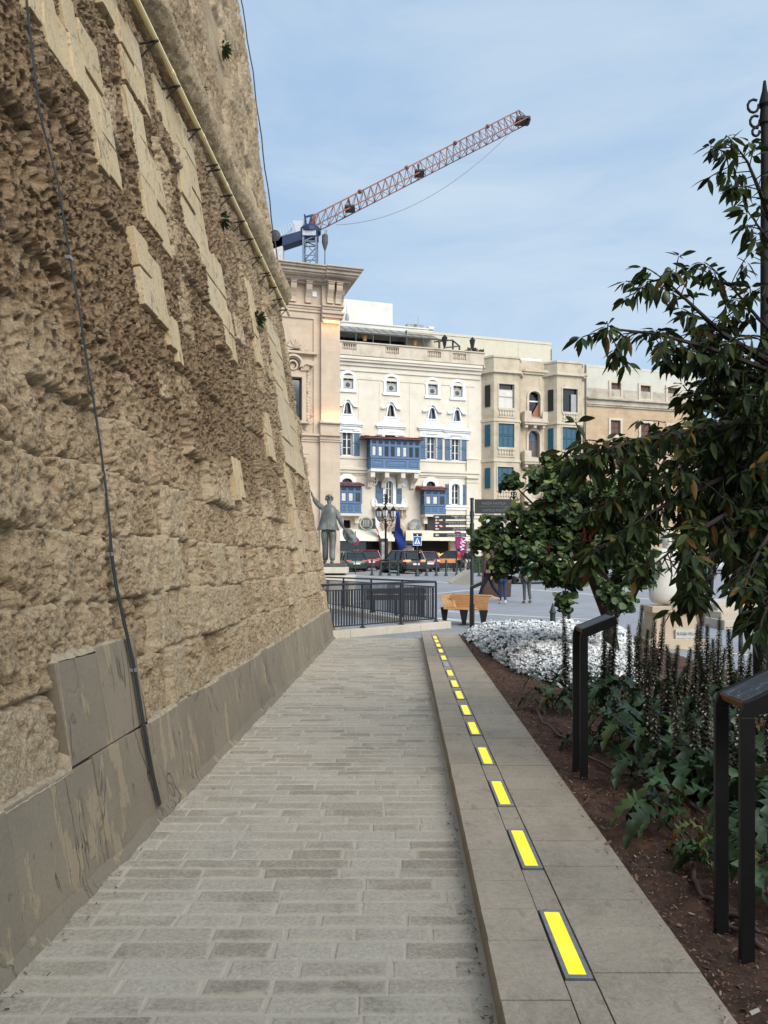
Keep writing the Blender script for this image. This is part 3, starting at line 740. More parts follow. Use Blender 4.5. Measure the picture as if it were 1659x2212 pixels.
# ------------------------------------------------------------------ facades
class Fac:
    """a facade plane: local x along it, local z up, local -y towards the square"""
    def __init__(s, px0, Y0, th, name, label, cat, zb=None):
        s.P = Vector(((px0 - 829.5) / F * Y0, Y0, plaza_z(Y0) - .05 if zb is None else zb)); s.th = R(th)
        s.root = thing(name, label, cat, s.P, s.th)
    def __call__(s, px, py, dy=0.0):      # photo pixel -> (u, w) on the plane offset dy
        t_ = (px - 829.5) / F; c, n = math.cos(s.th), math.sin(s.th)
        Px, Py = s.P.x - n * dy, s.P.y + c * dy
        u = (t_ * Py - Px) / (c - t_ * n); Y = Py + u * n
        return u, EYE + (1212 - py) / F * Y - s.P.z
def holes_wall(mb, u0, u1, w0, w1, holes, y=0.0, depth=.35, a=0.0):
    us = sorted({u0, u1} | {min(max(h[i], u0), u1) for h in holes for i in (0, 1)}); ws = sorted({w0, w1} | {min(max(h[i], w0), w1) for h in holes for i in (2, 3)})
    for i in range(len(us) - 1):
        for j in range(len(ws) - 1):
            cu, cw = (us[i] + us[i + 1]) / 2, (ws[j] + ws[j + 1]) / 2
            if any(h[0] < cu < h[1] and h[2] < cw < h[3] for h in holes): continue
            mb.add([(us[i], y, ws[j]), (us[i + 1], y, ws[j]), (us[i + 1], y, ws[j + 1]), (us[i], y, ws[j + 1])], [(0, 1, 2, 3)], a)
    for h in holes:
        a0, a1, b0, b1 = max(h[0], u0), min(h[1], u1), max(h[2], w0), min(h[3], w1); d = y + depth
        mb.add([(a0, y, b0), (a1, y, b0), (a1, y, b1), (a0, y, b1), (a0, d, b0), (a1, d, b0), (a1, d, b1), (a0, d, b1)],
               [(0, 4, 5, 1), (1, 5, 6, 2), (2, 6, 7, 3), (3, 7, 4, 0)], a)
def moulding(mb, u0, u1, w, prof, y=0.0):       # prof: list of (out, up) steps as boxes (dw0,dw1,out)
    for d0, d1, o in prof: mb.box(u0 - o * .0, u1 + o * .0, y - o, y + .02, w + d0, w + d1)
def arch_pts(u0, u1, w0, ws, rise, n=9):       # outline bottom-left, up, arc, down : open polygon
    cu = (u0 + u1) / 2; hw = (u1 - u0) / 2
    p = [(u0, w0)]
    for i in range(n):
        an = math.pi * (1 - i / (n - 1)); p.append((cu + hw * math.cos(an), ws + rise * math.sin(an)))
    p.append((u1, w0)); return p

def stone_mat(name, c1, c2, c3, stain=.5, block=None, rough=.9):
    t = NT(name)
    c = t.ramp(t.noise(.8, 6, .65), [(.28, c1), (.5, c2), (.72, c3)])
    c = t.mix(.25, c, t.ramp(t.noise(7, 5, .7), [(.3, c1), (.7, c3)]))
    if stain:
        st_ = t.ramp(t.noise(.9, 7, .72, (1.6, 1, .35)), [(.56, (0, 0, 0)), (.78, (1, 1, 1))])
        c = t.mix(t.mix(stain, (0, 0, 0), st_), c, tuple(x * .62 for x in c1[:3]))
    if block:
        br = t.n('ShaderNodeTexBrick'); mp = t.n('ShaderNodeMapping'); mp.inputs['Rotation'].default_value = (R(-90), 0, 0); t.l(t.co, mp.inputs[0]); t.l(mp.outputs[0], br.inputs[0])
        br.inputs['Scale'].default_value = 1; br.inputs['Brick Width'].default_value = block[0]; br.inputs['Row Height'].default_value = block[1]; br.inputs['Mortar Size'].default_value = block[2]
        br.inputs['Color1'].default_value = (1, 1, 1, 1); br.inputs['Color2'].default_value = (block[3],) * 3 + (1,); br.inputs['Mortar'].default_value = (block[4],) * 3 + (1,)
        c = t.mix(1.0, c, br.outputs[0], 'MULTIPLY')
    t.bump(t.noise(9, 5, .7), .15, .02)
    return t.fin(c, rough, 0, .2)
GL = glass('window glass'); GLD = glass('dark room glass', (.008, .009, .010))
GLB = glass('sky-lit glass', (.06, .085, .13))
curtain = M('white net curtain', (.62, .62, .60), .9, .2, 3)
white = M('white painted frame', (.74, .75, .75), .5, .06, 3)
blue_sh = M('grey blue shutter paint', srgb(70, 96, 122), .55, .18, 5)
blue_b = M('blue gallery paint', srgb(82, 112, 146), .5, .16, 4)
blue_d = M('darker blue trim', srgb(64, 88, 120), .5, .2, 4)
teal = M('teal shutter paint', srgb(26, 80, 100), .55, .2, 4)
brown = M('brown shutter paint', srgb(92, 66, 58), .6, .25, 5)
black = M('black painted steel', (.012, .012, .013), .45, .3, 8)
redroof = M('dull red felt roof', srgb(120, 78, 80), .85, .3, 3)

# ---- palace on the left with pilaster and cornice
cs = stone_mat('pink-cream palace stone', (.44, .335, .245), (.53, .42, .315), (.59, .485, .375), .4, (.9, .36, .006, .93, .88))
cs2 = stone_mat('weathered cornice stone', (.30, .24, .19), (.46, .38, .30), (.58, .48, .38), .7)
A = Fac(731.8, 48, 17, 'stone_palace', 'pink-cream baroque stone palace with giant corner pilaster and heavy cornice, left of the white hotel', 'palace')
f = lambda x, y: A(*z2(x, y))
cu = lambda x: f(x, 1200)[0]; cwz = lambda y: f(930, y)[1]
U0 = -16.0
win = (-16.0, cu(595), cwz(1935), cwz(1405)); win = (cu(330), cu(595), win[2], win[3])
m = MB()
pan = (U0, cu(742), cwz(1940), cwz(670))           # sunk wall panel
holes_wall(m, U0, cu(825), -.5, cwz(560), [], 0.06)
m = MB()
holes_wall(m, U0, cu(742), cwz(2100), cwz(670), [win], .10, .5)
m.box(cu(742), cu(825), 0.0, .3, cwz(2100), cwz(560)); m.box(U0, cu(742), 0.0, .3, cwz(670), cwz(560))
m.box(cu(825), 0.0, -.28, .3, cwz(2100), cwz(700))                         # pilaster shaft
m.box(U0, cu(820), 0.02, .3, -.5, cwz(2140)); m.box(cu(815), cu(1058), -.26, .3, -.5, cwz(2140))
m.box(U0, 0.0, .55, 9, -.5, cwz(160))
m.build('wall', cs, A.root)
m = MB()                                            # mid string course and pilaster base
for x0, x1, o in ((U0, cu(808), 0.0), (cu(806), cu(1064), .28)):
    m.box(x0, x1, -o - .12, .3, cwz(2165), cwz(2120)); m.box(x0, x1, -o - .28, .3, cwz(2122), cwz(2095)); m.box(x0, x1, -o - .06, .3, cwz(2190), cwz(2165))
m.box(cu(812), cu(1052), -.34, .3, cwz(2095), cwz(1965)); m.box(cu(800), cu(1066), -.52, .3, cwz(1968), cwz(1945)); m.box(cu(806), cu(1060), -.42, .3, cwz(1945), cwz(1935))
m.build('string_course', cs, A.root, bevel=.02)
m = MB()                                            # capital, architrave, frieze
for y0, y1, o in ((705, 685, .40), (682, 660, .36), (660, 640, .50), (640, 615, .44), (615, 590, .56)):
    m.box(cu(828), cu(1062) + (o - .36) * 1.0, -o, .3, cwz(y0), cwz(y1))
for y0, y1, o in ((592, 560, .10), (560, 530, .16), (530, 508, .26)):
    m.box(U0, cu(838), -o, .3, cwz(y0), cwz(y1)); m.box(cu(830), cu(1068) + o - .1, -o - .30, .3, cwz(y0), cwz(y1))
m.box(U0, cu(838), -.06, .3, cwz(508), cwz(235)); m.box(cu(832), cu(1068), -.36, .3, cwz(508), cwz(250))
m.build('entablature', cs, A.root, bevel=.02)
m = MB()
for y0, y1, o in ((262, 240, .55), (240, 205, .85), (205, 185, 1.35), (185, 150, 1.50), (150, 128, 1.68), (128, 110, 1.80)):
    m.box(U0, cu(835) + .1, -o + .12, 3, cwz(y0), cwz(y1)); m.box(cu(835), cu(1062) + o * .62, -o, 6, cwz(y0), cwz(y1))
m.build('cornice', cs2, A.root, bevel=.03)
def console(u0, u1, y0):
    m = MB(); t0, b0 = cwz(258), cwz(495); hgt = t0 - b0
    prof = [(y0, t0), (y0 - .62, t0), (y0 - .62, t0 - .07 * hgt), (y0 - .52, t0 - .12 * hgt), (y0 - .56, t0 - .22 * hgt), (y0 - .50, t0 - .36 * hgt), (y0 - .30, t0 - .52 * hgt), (y0 - .16, t0 - .7 * hgt), (y0 - .14, t0 - .88 * hgt), (y0 - .2, b0 + .03 * hgt), (y0, b0)]
    n = len(prof)
    vs = [(u0, p, q) for p, q in prof] + [(u1, p, q) for p, q in prof]
    m.add(vs, [tuple(range(n)), tuple(range(2 * n - 1, n - 1, -1))] + [(i, i + n, (i + 1) % n + n, (i + 1) % n) for i in range(n)])
    m.box(u0 - .05, u1 + .05, y0 - .68, y0, t0, t0 + .06)
    m.build('console', cs, A.root, bevel=.01)
for a_, b_, y0 in ((888, 962, -.36), (990, 1062, -.36), (632, 705, -.06), (440, 512, -.06), (250, 320, -.06), (1078, 1120, .3)): console(cu(a_), cu(b_), y0)
m = MB(); a_ = f(722, 378); b_ = f(775, 322); m.box(a_[0], b_[0], -.14, -.05, a_[1], b_[1]); m.build('floodlight', white, A.root)
# window, its surround and pediment
fr = MB(); fr.ring([(cu(330) - .1, win[2] - .1), (win[1] + .28, win[2] - .1), (win[1] + .28, win[3] + .42), (cu(330) - .1, win[3] + .42)], [(cu(330), win[2]), (win[1], win[2]), (win[1], win[3]), (cu(330), win[3])], -.10, .2)
W1 = fr.build('window', cs, A.root, bevel=.02)
MB().box(cu(330), win[1], .34, .40, win[2], win[3]).build('pane', glass('palace glass', (.012, .03, .03)), W1)
k = MB(); k.bar((win[1] - .05, .32, win[2]), (win[1] - .05, .32, win[3]), .07).bar((cu(470), .32, win[2]), (cu(470), .32, win[3]), .06).bar((cu(330), .32, (win[2] * .65 + win[3] * .35)), (win[1], .32, (win[2] * .65 + win[3] * .35)), .06); k.build('glazing_bar', black, W1)
pd = MB()
c0 = f(480, 1230); r0 = f(580, 1230)[0] - c0[0]
for r1, r2, o in ((1.28, 1.02, .36), (1.0, .86, .2), (.62, .44, .22)):
    n = 40; full = r1 < .9
    an = [2 * math.pi * i / n for i in range(n)] if full else [math.pi * (-.06 + 1.12 * i / n) for i in range(n + 1)]
    pd.ring([(c0[0] + r0 * r1 * math.cos(q), c0[1] + r0 * r1 * math.sin(q)) for q in an], [(c0[0] + r0 * r2 * math.cos(q), c0[1] + r0 * r2 * math.sin(q)) for q in an], -o, .15, full)
pd.lathe([(0.02, 0), (r0 * .30, 0), (r0 * .26, .2), (r0 * .08, .26)], 20, (c0[0], -.0, c0[1]), 'y')
b_ = f(590, 1225); e_ = f(728, 1195)
pd.prism([(b_[0] - .15, b_[1] - .22), (b_[0] + .25, b_[1]), (e_[0], e_[1] - .28), (e_[0], e_[1]), (b_[0] + .3, b_[1] + .28), (b_[0] - .1, b_[1] + .1)], -.34, .15)
g_ = f(365, 1060); h_ = f(745, 1048); pd.box(g_[0], h_[0] + .2, -.26, .15, g_[1] - .06, g_[1] + .08)
for i in range(7):
    q = f(575 + i * 14, 1300); pd.box(q[0], q[0] + .10, -.22, .1, q[1], q[1] + .5)
for i in range(16):     # carved scroll drops beside the window
    q = f(672 + 6 * math.sin(i * 1.3), 1350 + i * 38); pd.ball((q[0], -.04, q[1]), .10 + .05 * math.sin(i * 2.1) ** 2, .12, .16, 8, 6)
for q_ in ((690, 1900, .32), (700, 1850, .2), (600, 2030, .28), (640, 2010, .2), (585, 2070, .15)):
    q = f(q_[0], q_[1]); pd.lathe([(q_[2], 0), (q_[2] * .9, .16), (q_[2] * .5, .1), (q_[2] * .4, .2), (.02, .2)], 14, (q[0], .05, q[1]), 'y')
pd.build('pediment', cs, A.root, smooth='auto')
sh = MB(); c1 = f(500, 1030); rr = f(590, 1030)[0] - c1[0]
for i in range(9):
    an = R(8 + i * 20.5); an2 = an + R(17)
    sh.prism([(c1[0], c1[1]), (c1[0] + rr * math.cos(an), c1[1] + rr * 1.25 * math.sin(an)), (c1[0] + rr * 1.1 * math.cos((an + an2) / 2), c1[1] + rr * 1.38 * math.sin((an + an2) / 2)), (c1[0] + rr * math.cos(an2), c1[1] + rr * 1.25 * math.sin(an2))], -.25 - .06 * (i % 2), .1)
for sgn in (-1, 1):
    for i in range(8): sh.ball((c1[0] + sgn * (rr * (.35 + i * .16)), -.1, c1[1] + rr * (.34 - i * .07) + .1 * math.sin(i)), .16, .16, .16, 8, 6)
sh.build('shell_ornament', cs, A.root, smooth='auto')
sill = MB(); a_ = f(540, 1935); b_ = f(675, 1960); sill.box(cu(330), b_[0], -.3, .2, b_[1], a_[1]); sill.build('sill', cs, A.root, bevel=.02)
# small lamps that wash the pilaster
for yy, zz, up_ in ((708, cwz(712), 0), (1938, cwz(1936), 1)):
    lm = MB(); lm.box(cu(850), cu(1045), -.52, -.40, zz - .06, zz + .06); lo = lm.build('wash_light', emis('warm pilaster lamp', (1, .58, .22, 1), 1.2), A.root)
    ld = bpy.data.lights.new('pilaster_glow', 'AREA'); ld.energy = 7 if up_ else 3; ld.color = (1, .50, .18); ld.shape = 'RECTANGLE'; ld.size = 1.8; ld.size_y = .12
    o = bpy.data.objects.new('pilaster_glow', ld); COL.objects.link(o); o.parent = A.root; o.location = (cu(948), -.62, zz + (.14 if up_ else -.14)); o.rotation_euler = (R(180 - 32) if up_ else R(32), 0, 0)
# grooved ground storey
m = MB(); w = -.4
while w < cwz(2230):
    m.box(U0, cu(690), -.03, .1, w, w + .60); w += .62
m.build('rustication', cs, A.root, bevel=.03)

# ---- hotel
hw = stone_mat('cream hotel stucco', (.57, .505, .41), (.67, .61, .51), (.71, .655, .56), .16, (1.1, .42, .006, .97, .93))
hw2 = stone_mat('peeling parapet plaster', (.36, .285, .20), (.54, .47, .375), (.62, .56, .47), .75)
H = Fac(730, 68, 16.6, 'hotel', 'white five-storey hotel with blue wooden galleries and blue shutters, in the middle of the square', 'hotel')
f3 = lambda x, y: H(*z3(x, y)); f4 = lambda x, y: H(*z4(x, y))
hu0 = -6.0; hu1 = f3(1565, 800)[0]
wtop = f3(160, 620)[1]
holes = []; wins = []
def rect(fn, x0, x1, y0, y1):                 # z of a rectangle is taken at its middle column
    xm = (x0 + x1) / 2; return (fn(x0, y0)[0], fn(x1, y0)[0], fn(xm, y1)[1], fn(xm, y0)[1])
top4 = [rect(f3, *r) for r in ((178, 278, 805, 955), (605, 708, 838, 988), (1018, 1112, 872, 1018), (1267, 1358, 892, 1036))]
pear = [rect(f3, *r) for r in ((182, 262, 1092, 1208), (610, 690, 1118, 1235), (1020, 1098, 1148, 1258), (1266, 1340, 1168, 1280))]
lng = [rect(f4, *r) for r in ((172, 268, 116, 360), (1010, 1092, 166, 398), (1255, 1332, 182, 412), (602, 668, 612, 840), (1252, 1328, 642, 848))]
small = [rect(f4, *r) for r in ((592, 692, 132, 190), (165, 268, 588, 640), (1000, 1088, 618, 680))]
shops = [(f4(110, 0)[0] - 2, f4(560, 1200)[0], 0, f4(300, 1190)[1]), (f4(640, 1200)[0], f4(735, 1200)[0], 0, f4(690, 1110)[1]), (f4(870, 1200)[0], f4(1240, 1200)[0], 0, f4(900, 1170)[1] + .2), (f4(1300, 1200)[0], f4(1480, 1200)[0], 0, f4(1400, 1190)[1])]
oval = [rect(f4, 466, 515, 570, 650)]
darks = [rect(f4, 165, 255, 1000, 1080)]
holes = top4 + pear + lng + small + shops + oval + darks
m = MB(); holes_wall(m, hu0, hu1, -.5, wtop, holes, 0, .4)
m.box(hu0, hu1, .75, 12, -.5, wtop); m.box(hu0, hu1, 0, .75, wtop - .02, wtop); m.box(hu1 - .02, hu1, 0.01, .76, -.5, wtop - .03)
m.build('wall', hw, H.root)
MB().box(hu0 + .1, hu1 - .1, .55, .60, -.3, wtop - .4).build('dark_interior', M('dark interior', (.02, .018, .017), .9, .3, 1), H.root)
def panes(r, parent, mat, n=2, rows=3, bar=.035, frame=white, fw=.06, y=.24):
    u0, u1, w0, w1 = r
    MB().box(u0, u1, y + .03, y + .05, w0, w1).build('pane', mat, parent)
    k = MB(); k.ring([(u0, w0), (u1, w0), (u1, w1), (u0, w1)], [(u0 + fw, w0 + fw), (u1 - fw, w0 + fw), (u1 - fw, w1 - fw), (u0 + fw, w1 - fw)], y - .03, y + .02)
    for i in range(1, n): k.box(u0 + (u1 - u0) * i / n - fw * .6, u0 + (u1 - u0) * i / n + fw * .6, y - .025, y + .025, w0 + fw, w1 - fw)
    for j in range(1, rows):
        for i in range(n): k.box(u0 + (u1 - u0) * i / n + fw * .6, u0 + (u1 - u0) * (i + 1) / n - fw * .6, y - .01, y + .02, w0 + (w1 - w0) * j / rows - bar / 2, w0 + (w1 - w0) * j / rows + bar / 2)
    return k.build('sash', frame, parent)
def shutter(u0, u1, w0, w1, parent, mat, y=-.06, n=14):
    k = MB(); e = .06; k.ring([(u0, w0), (u1, w0), (u1, w1), (u0, w1)], [(u0 + e, w0 + e), (u1 - e, w0 + e), (u1 - e, w1 - e), (u0 + e, w1 - e)], y, y + .05)
    wm = w0 + (w1 - w0) * .5; k.box(u0 + e, u1 - e, y + .002, y + .048, wm - .05, wm + .05)
    h = (w1 - w0 - 2 * e) / n
    for i in range(n):
        b = w0 + e + i * h
        if abs(b + h / 2 - wm) < .05 + h / 2: continue
        k.hexa([(u0 + e, y + .005, b), (u1 - e, y + .005, b), (u1 - e, y + .022, b), (u0 + e, y + .022, b), (u0 + e, y + .028, b + h), (u1 - e, y + .028, b + h), (u1 - e, y + .045, b + h), (u0 + e, y + .045, b + h)])
    k.box(u0 + e, u1 - e, y + .046, y + .049, w0 + e, w1 - e)
    return k.build('shutter', mat, parent)
acm = M('air conditioner casing', (.6, .6, .58), .6, .1, 4); ironm = M('wrought iron', (.03, .03, .032), .55, .3, 10, .4)
for i, (u0, u1, w0, w1) in enumerate(top4):
    o = arch_pts(u0 - .22, u1 + .22, w0 - .02, w1 - .26, .52); q = arch_pts(u0, u1, w0 - .02, w1 - .30, .30)
    k = MB(); k.ring(o, q, -.10, .02, False); k.prism(q[1:-1] + [(u1, w1 + .02), (u0, w1 + .02)], -.02, .18)
    k.box(u0 - .34, u1 + .34, -.16, .02, w0 - .34, w0 - .14); k.box(u0 - .26, u1 + .26, -.10, .02, w0 - .14, w0 - .021)
    for sgn in (-1, 1): k.box((u0 - .30) if sgn < 0 else u1 + .22, (u0 - .22) if sgn < 0 else u1 + .30, -.07, .02, w1 - .55, w1 - .25)
    wo_ = k.build('window', white, H.root, bevel=.015)
    panes((u0, u1, w0, w1), wo_, [GLB, GLD, GLB, GL][i], 2, 2, .03, white, .05)
    k = MB(); hr = .52 * (w1 - w0); n = 9
    k.bar((u0, .05, w0 + hr), (u1, .05, w0 + hr), .03).bar((u0, .05, w0 + .06), (u1, .05, w0 + .06), .03)
    for j in range(n): x = u0 + (u1 - u0) * (j + .5) / n; k.bar((x, .05, w0 + .06), (x, .05, w0 + hr), .018)
    k.build('railing', M('pale balcony iron', (.3, .3, .31), .6, .2), wo_)
    k = MB(); um = (u0 + u1) / 2; k.box(um - .42, um + .42, .10, .2, w0 + .08, w0 + .62); ac = k.build('air_conditioner', acm, wo_)
    MB().lathe([(.21, 0), (.21, .02), (.02, .02)], 16, (um, .10, w0 + .35), 'y').lathe([(.21, -.012), (.23, 0.01)], 16, (um, .10, w0 + .35), 'y').build('fan_grille', black, ac)
for i, (u0, u1, w0, w1) in enumerate(pear):
    cu_ = (u0 + u1) / 2; hw_ = (u1 - u0) / 2; hh = w1 - w0
    def pearo(e, n=13):
        p = [(cu_ - hw_ - e, w0 - e)]
        for j in range(n):
            an = math.pi * (1 - j / (n - 1)); p.append((cu_ + (hw_ * .66 + e) * math.cos(an), w0 + hh * .60 + (hh * .40 + e) * math.sin(an)))
        return p + [(cu_ + hw_ + e, w0 - e)]
    k = MB(); inn = pearo(0); k.ring(pearo(.13), inn, -.12, .05)
    k.prism([(u0, w0)] + inn[1:8] + [(cu_, w1), (u0, w1)], -.03, .1); k.prism([(u1, w0)] + inn[::-1][1:8] + [(cu_, w1), (u1, w1)], -.035, .1)
    hood = [(cu_ - hw_ - .55, w1 - .42), (cu_ - hw_ - .15, w1 - .38), (cu_ - hw_ * .72, w1 - .06), (cu_ - hw_ * .45, w1 + .13), (cu_, w1 + .22), (cu_ + hw_ * .45, w1 + .13), (cu_ + hw_ * .72, w1 - .06), (cu_ + hw_ + .15, w1 - .38), (cu_ + hw_ + .55, w1 - .42)]
    k.ring([(a, b + .19) for a, b in hood], hood, -.26, .02, False)
    wo_ = k.build('window', white, H.root)
    # bell-shaped plaster apron that flares to the hood of the window below
    bt = w0 - .16; k = MB(); wd_ = hw_ + .95
    bl = [(cu_ - wd_, bt - .62)] + [(cu_ - hw_ - .25 - (wd_ - hw_ - .25) * (1 - q) ** 2.2, bt - .62 + .80 * q) for q in (0.1, .3, .5, .75, 1)]
    k.prism(bl + [(2 * cu_ - a, b) for a, b in bl[::-1]], -.06, .02)
    k.box(cu_ - wd_ - .1, cu_ + wd_ + .1, -.30, .02, bt - .78, bt - .62); k.box(cu_ - wd_, cu_ + wd_, -.18, .02, bt - .92, bt - .78); k.box(cu_ - wd_ + .12, cu_ + wd_ - .12, -.05, .02, bt - 1.4, bt - .92)
    k.box(cu_ - wd_ + .05, cu_ + wd_ - .05, -.14, .02, bt - 1.52, bt - 1.40)
    k.build('apron', white, H.root, bevel=.01)
    panes((u0, u1, w0, w1), wo_, [GL, GLD, GLB, GLB][i], 2, 1, .03, white, .03)
for i, (u0, u1, w0, w1) in enumerate(lng):
    k = MB(); e = .16
    if i < 3: k.ring([(u0 - e, w0 - .1), (u1 + e, w0 - .1), (u1 + e, w1 + e), (u0 - e, w1 + e)], [(u0, w0), (u1, w0), (u1, w1), (u0, w1)], -.05, .03); k.box(u0 - .5, u1 + .5, -.10, .02, w1 + e, w1 + e + .18)
    else:
        ap = arch_pts(u0, u1, w0, w1 - .3, .3); k.ring(arch_pts(u0 - .3, u1 + .3, w0, w1 - .12, .52), ap, -.12, .03, False); k.prism(ap[1:-1] + [(u1, w1 + .01), (u0, w1 + .01)], -.02, .18)
        k.box(u0 - 1.0, u1 + 1.0, -.22, .02, w0 - .26, w0 - .06); k.box(u0 - .75, u1 + .75, -.12, .02, w0 - .48, w0 - .26)
    wo_ = k.build('window', white, H.root, bevel=.01)
    panes((u0, u1, w0, w1), wo_, GL if i % 2 else GLD, 2, 3, .04, white, .08)
    k = MB(); k.box((u0 + u1) / 2 + .1, u1 - .12, .30, .32, w0 + .1, w1 - .1); k.build('curtain', curtain, wo_)
    sw = .68 if i < 3 else .62; t1 = w1 if i < 3 else w1 - .05
    if i == 3: shutter(u0 - sw - .35, u0 - .02, w0 + .05, t1, wo_, blue_sh); shutter(u1 + .02, u1 + sw + .25, w0 + .05, t1, wo_, blue_sh)
    else: shutter(u0 - sw, u0 - .02, w0, t1, wo_, blue_sh); shutter(u1 + .02, u1 + sw, w0, t1, wo_, blue_sh)
for i, (u0, u1, w0, w1) in enumerate(small):
    k = MB()
    if i: ap = arch_pts(u0, u1, w0, w1 - .35, .35); k.ring(arch_pts(u0 - .34, u1 + .34, w0 - .3, w1 - .2, .62), [(u0, w0 - .3)] + ap[1:-1] + [(u1, w0 - .3)], -.14, .03, False); k.prism(ap[1:-1] + [(u1, w1), (u0, w1)], -.02, .2)
    else: k.ring([(u0 - .3, w0 - .3), (u1 + .3, w0 - .3), (u1 + .3, w1 + .3), (u0 - .3, w1 + .3)], [(u0, w0), (u1, w0), (u1, w1), (u0, w1)], -.1, .03)
    wo_ = k.build('window', white, H.root, bevel=.01)
    panes((u0, u1, w0, w1), wo_, GLD, 2, 1, .03, M('brown window joinery', srgb(80, 60, 54), .6), .06)
for x, y_, blind in ((488, 610, 0), (783, 624, 1), (485, 832, 1), (783, 838, 1)):
    c_ = f4(x, y_); ru = f4(x + 24, y_)[0] - c_[0]; rw = ru * 1.62; k = MB(); n = 24
    an = [2 * math.pi * j / n for j in range(n)]
    out_ = [(c_[0] + (ru + .06) * math.cos(q), c_[1] + (rw + .06) * math.sin(q)) for q in an]; inn = [(c_[0] + (ru - .05) * math.cos(q), c_[1] + (rw - .05) * math.sin(q)) for q in an]
    k.ring(out_, inn, -.10, .02); o = k.build('oval_window' if not blind else 'oval_niche', white if blind else hw, H.root)
    if not blind:
        r_ = oval[0]; k = MB(); k.prism(inn, -.02, .02); k.build('pane', GL, o); k = MB(); k.bar((c_[0], -.03, c_[1] - rw), (c_[0], -.03, c_[1] + rw), .05).bar((c_[0] - ru, -.03, c_[1]), (c_[0] + ru, -.03, c_[1]), .05)
        sq = [(r_[0], r_[2]), (r_[1], r_[2]), (r_[1], r_[3]), (r_[0], r_[3])]; k.build('glazing_bar', white, o)
        k = MB(); k.ring([(c_[0] + (ru * 1.45) * max(-1, min(1, 1.5 * math.cos(q))), c_[1] + rw * 1.25 * max(-1, min(1, 1.5 * math.sin(q)))) for q in an], out_, -.012, .05); k.build('surround', hw, o)
    else: MB().prism(inn, -.035, .02).build('recess', white, o)
# cornices, string courses, pilaster strips
k = MB()
cw = f3(160, 640)[1]
for d0, d1, o in ((-.25, 0.0, .62), (-.45, -.25, .50), (-.75, -.45, .28), (-1.2, -.75, .12), (-1.9, -1.6, .06)): k.box(hu0, hu1 - .3 if o > .1 else hu1 - .9, -o, .02, cw + d0, cw + d1)
cw = f4(230, 490)[1]
for d0, d1, o in ((-.14, .10, .34), (-.40, -.14, .22), (-.55, -.40, .10)): k.box(hu0, f4(1520, 540)[0], -o, .02, cw + d0, cw + d1)
cw2 = f4(230, 382)[1]; k.box(hu0, f4(1405, 400)[0], -.10, .02, cw2 - .1, cw2 + .08)
for x0, x1 in ((330, 336), (535, 541), (833, 842), (1414, 1424)): q0, q1 = f3(x0, 1000)[0], f3(x1, 1000)[0]; k.box(q0, q1, -.035, .02, cw + .2, wtop - 2.2)
q0, q1 = f4(1395, 600)[0], f4(1505, 600)[0]
k.box(q0, q1, -.16, .02, .2, cw - .55); k.box(q0 - .06, q1 + .06, -.36, .02, cw - .56, cw - .39); k.box(q0 - .05, q1 + .05, -.22, .02, cw - .95, cw - .78); k.box(q0, q1, -.20, .02, cw + .1, f4(1450, 395)[1]); k.box(q0 - .06, q1 + .06, -.26, .02, f4(1450, 405)[1], f4(1450, 390)[1])
k.build('cornice', hw, H.root, bevel=.02)
# parapet with baluster panels
pw0, pw1 = f3(160, 622)[1], f3(160, 500)[1]
bal = [rect(f3, *r) for r in ((165, 302, 515, 580), (590, 720, 553, 620), (1003, 1135, 594, 655), (1252, 1382, 615, 680))]
k = MB(); holes_wall(k, hu0, hu1, pw0, pw1, bal, -.30, .34); k.box(hu0, hu1, .05, .06, pw0, pw1 - .3) if False else None
k.box(hu0, hu1 + .05, -.42, .12, pw1, pw1 + .10); k.box(hu0, hu1, -.36, .1, pw0 - .02, pw0 + .1)
for x in (345, 845, 1420): q = f3(x, 600)[0]; k.box(q - .02, q + .02, -.32, 0, pw0 + .1, pw1)
k.build('parapet', hw2, H.root)
balp = [(.07, 0), (.09, .04), (.06, .09), (.11, .3), (.105, .42), (.05, .7), (.08, .82), (.06, .86), (.09, 1)]
for (u0, u1, w0, w1) in bal:
    k = MB(); n = 6; hh = w1 - w0
    for j in range(n): k.lathe([(r * 1.15, z * hh) for r, z in balp], 8, (u0 + (u1 - u0) * (j + .5) / n, -.15, w0))
    k.build('baluster_panel', cs2, H.root, smooth='auto')
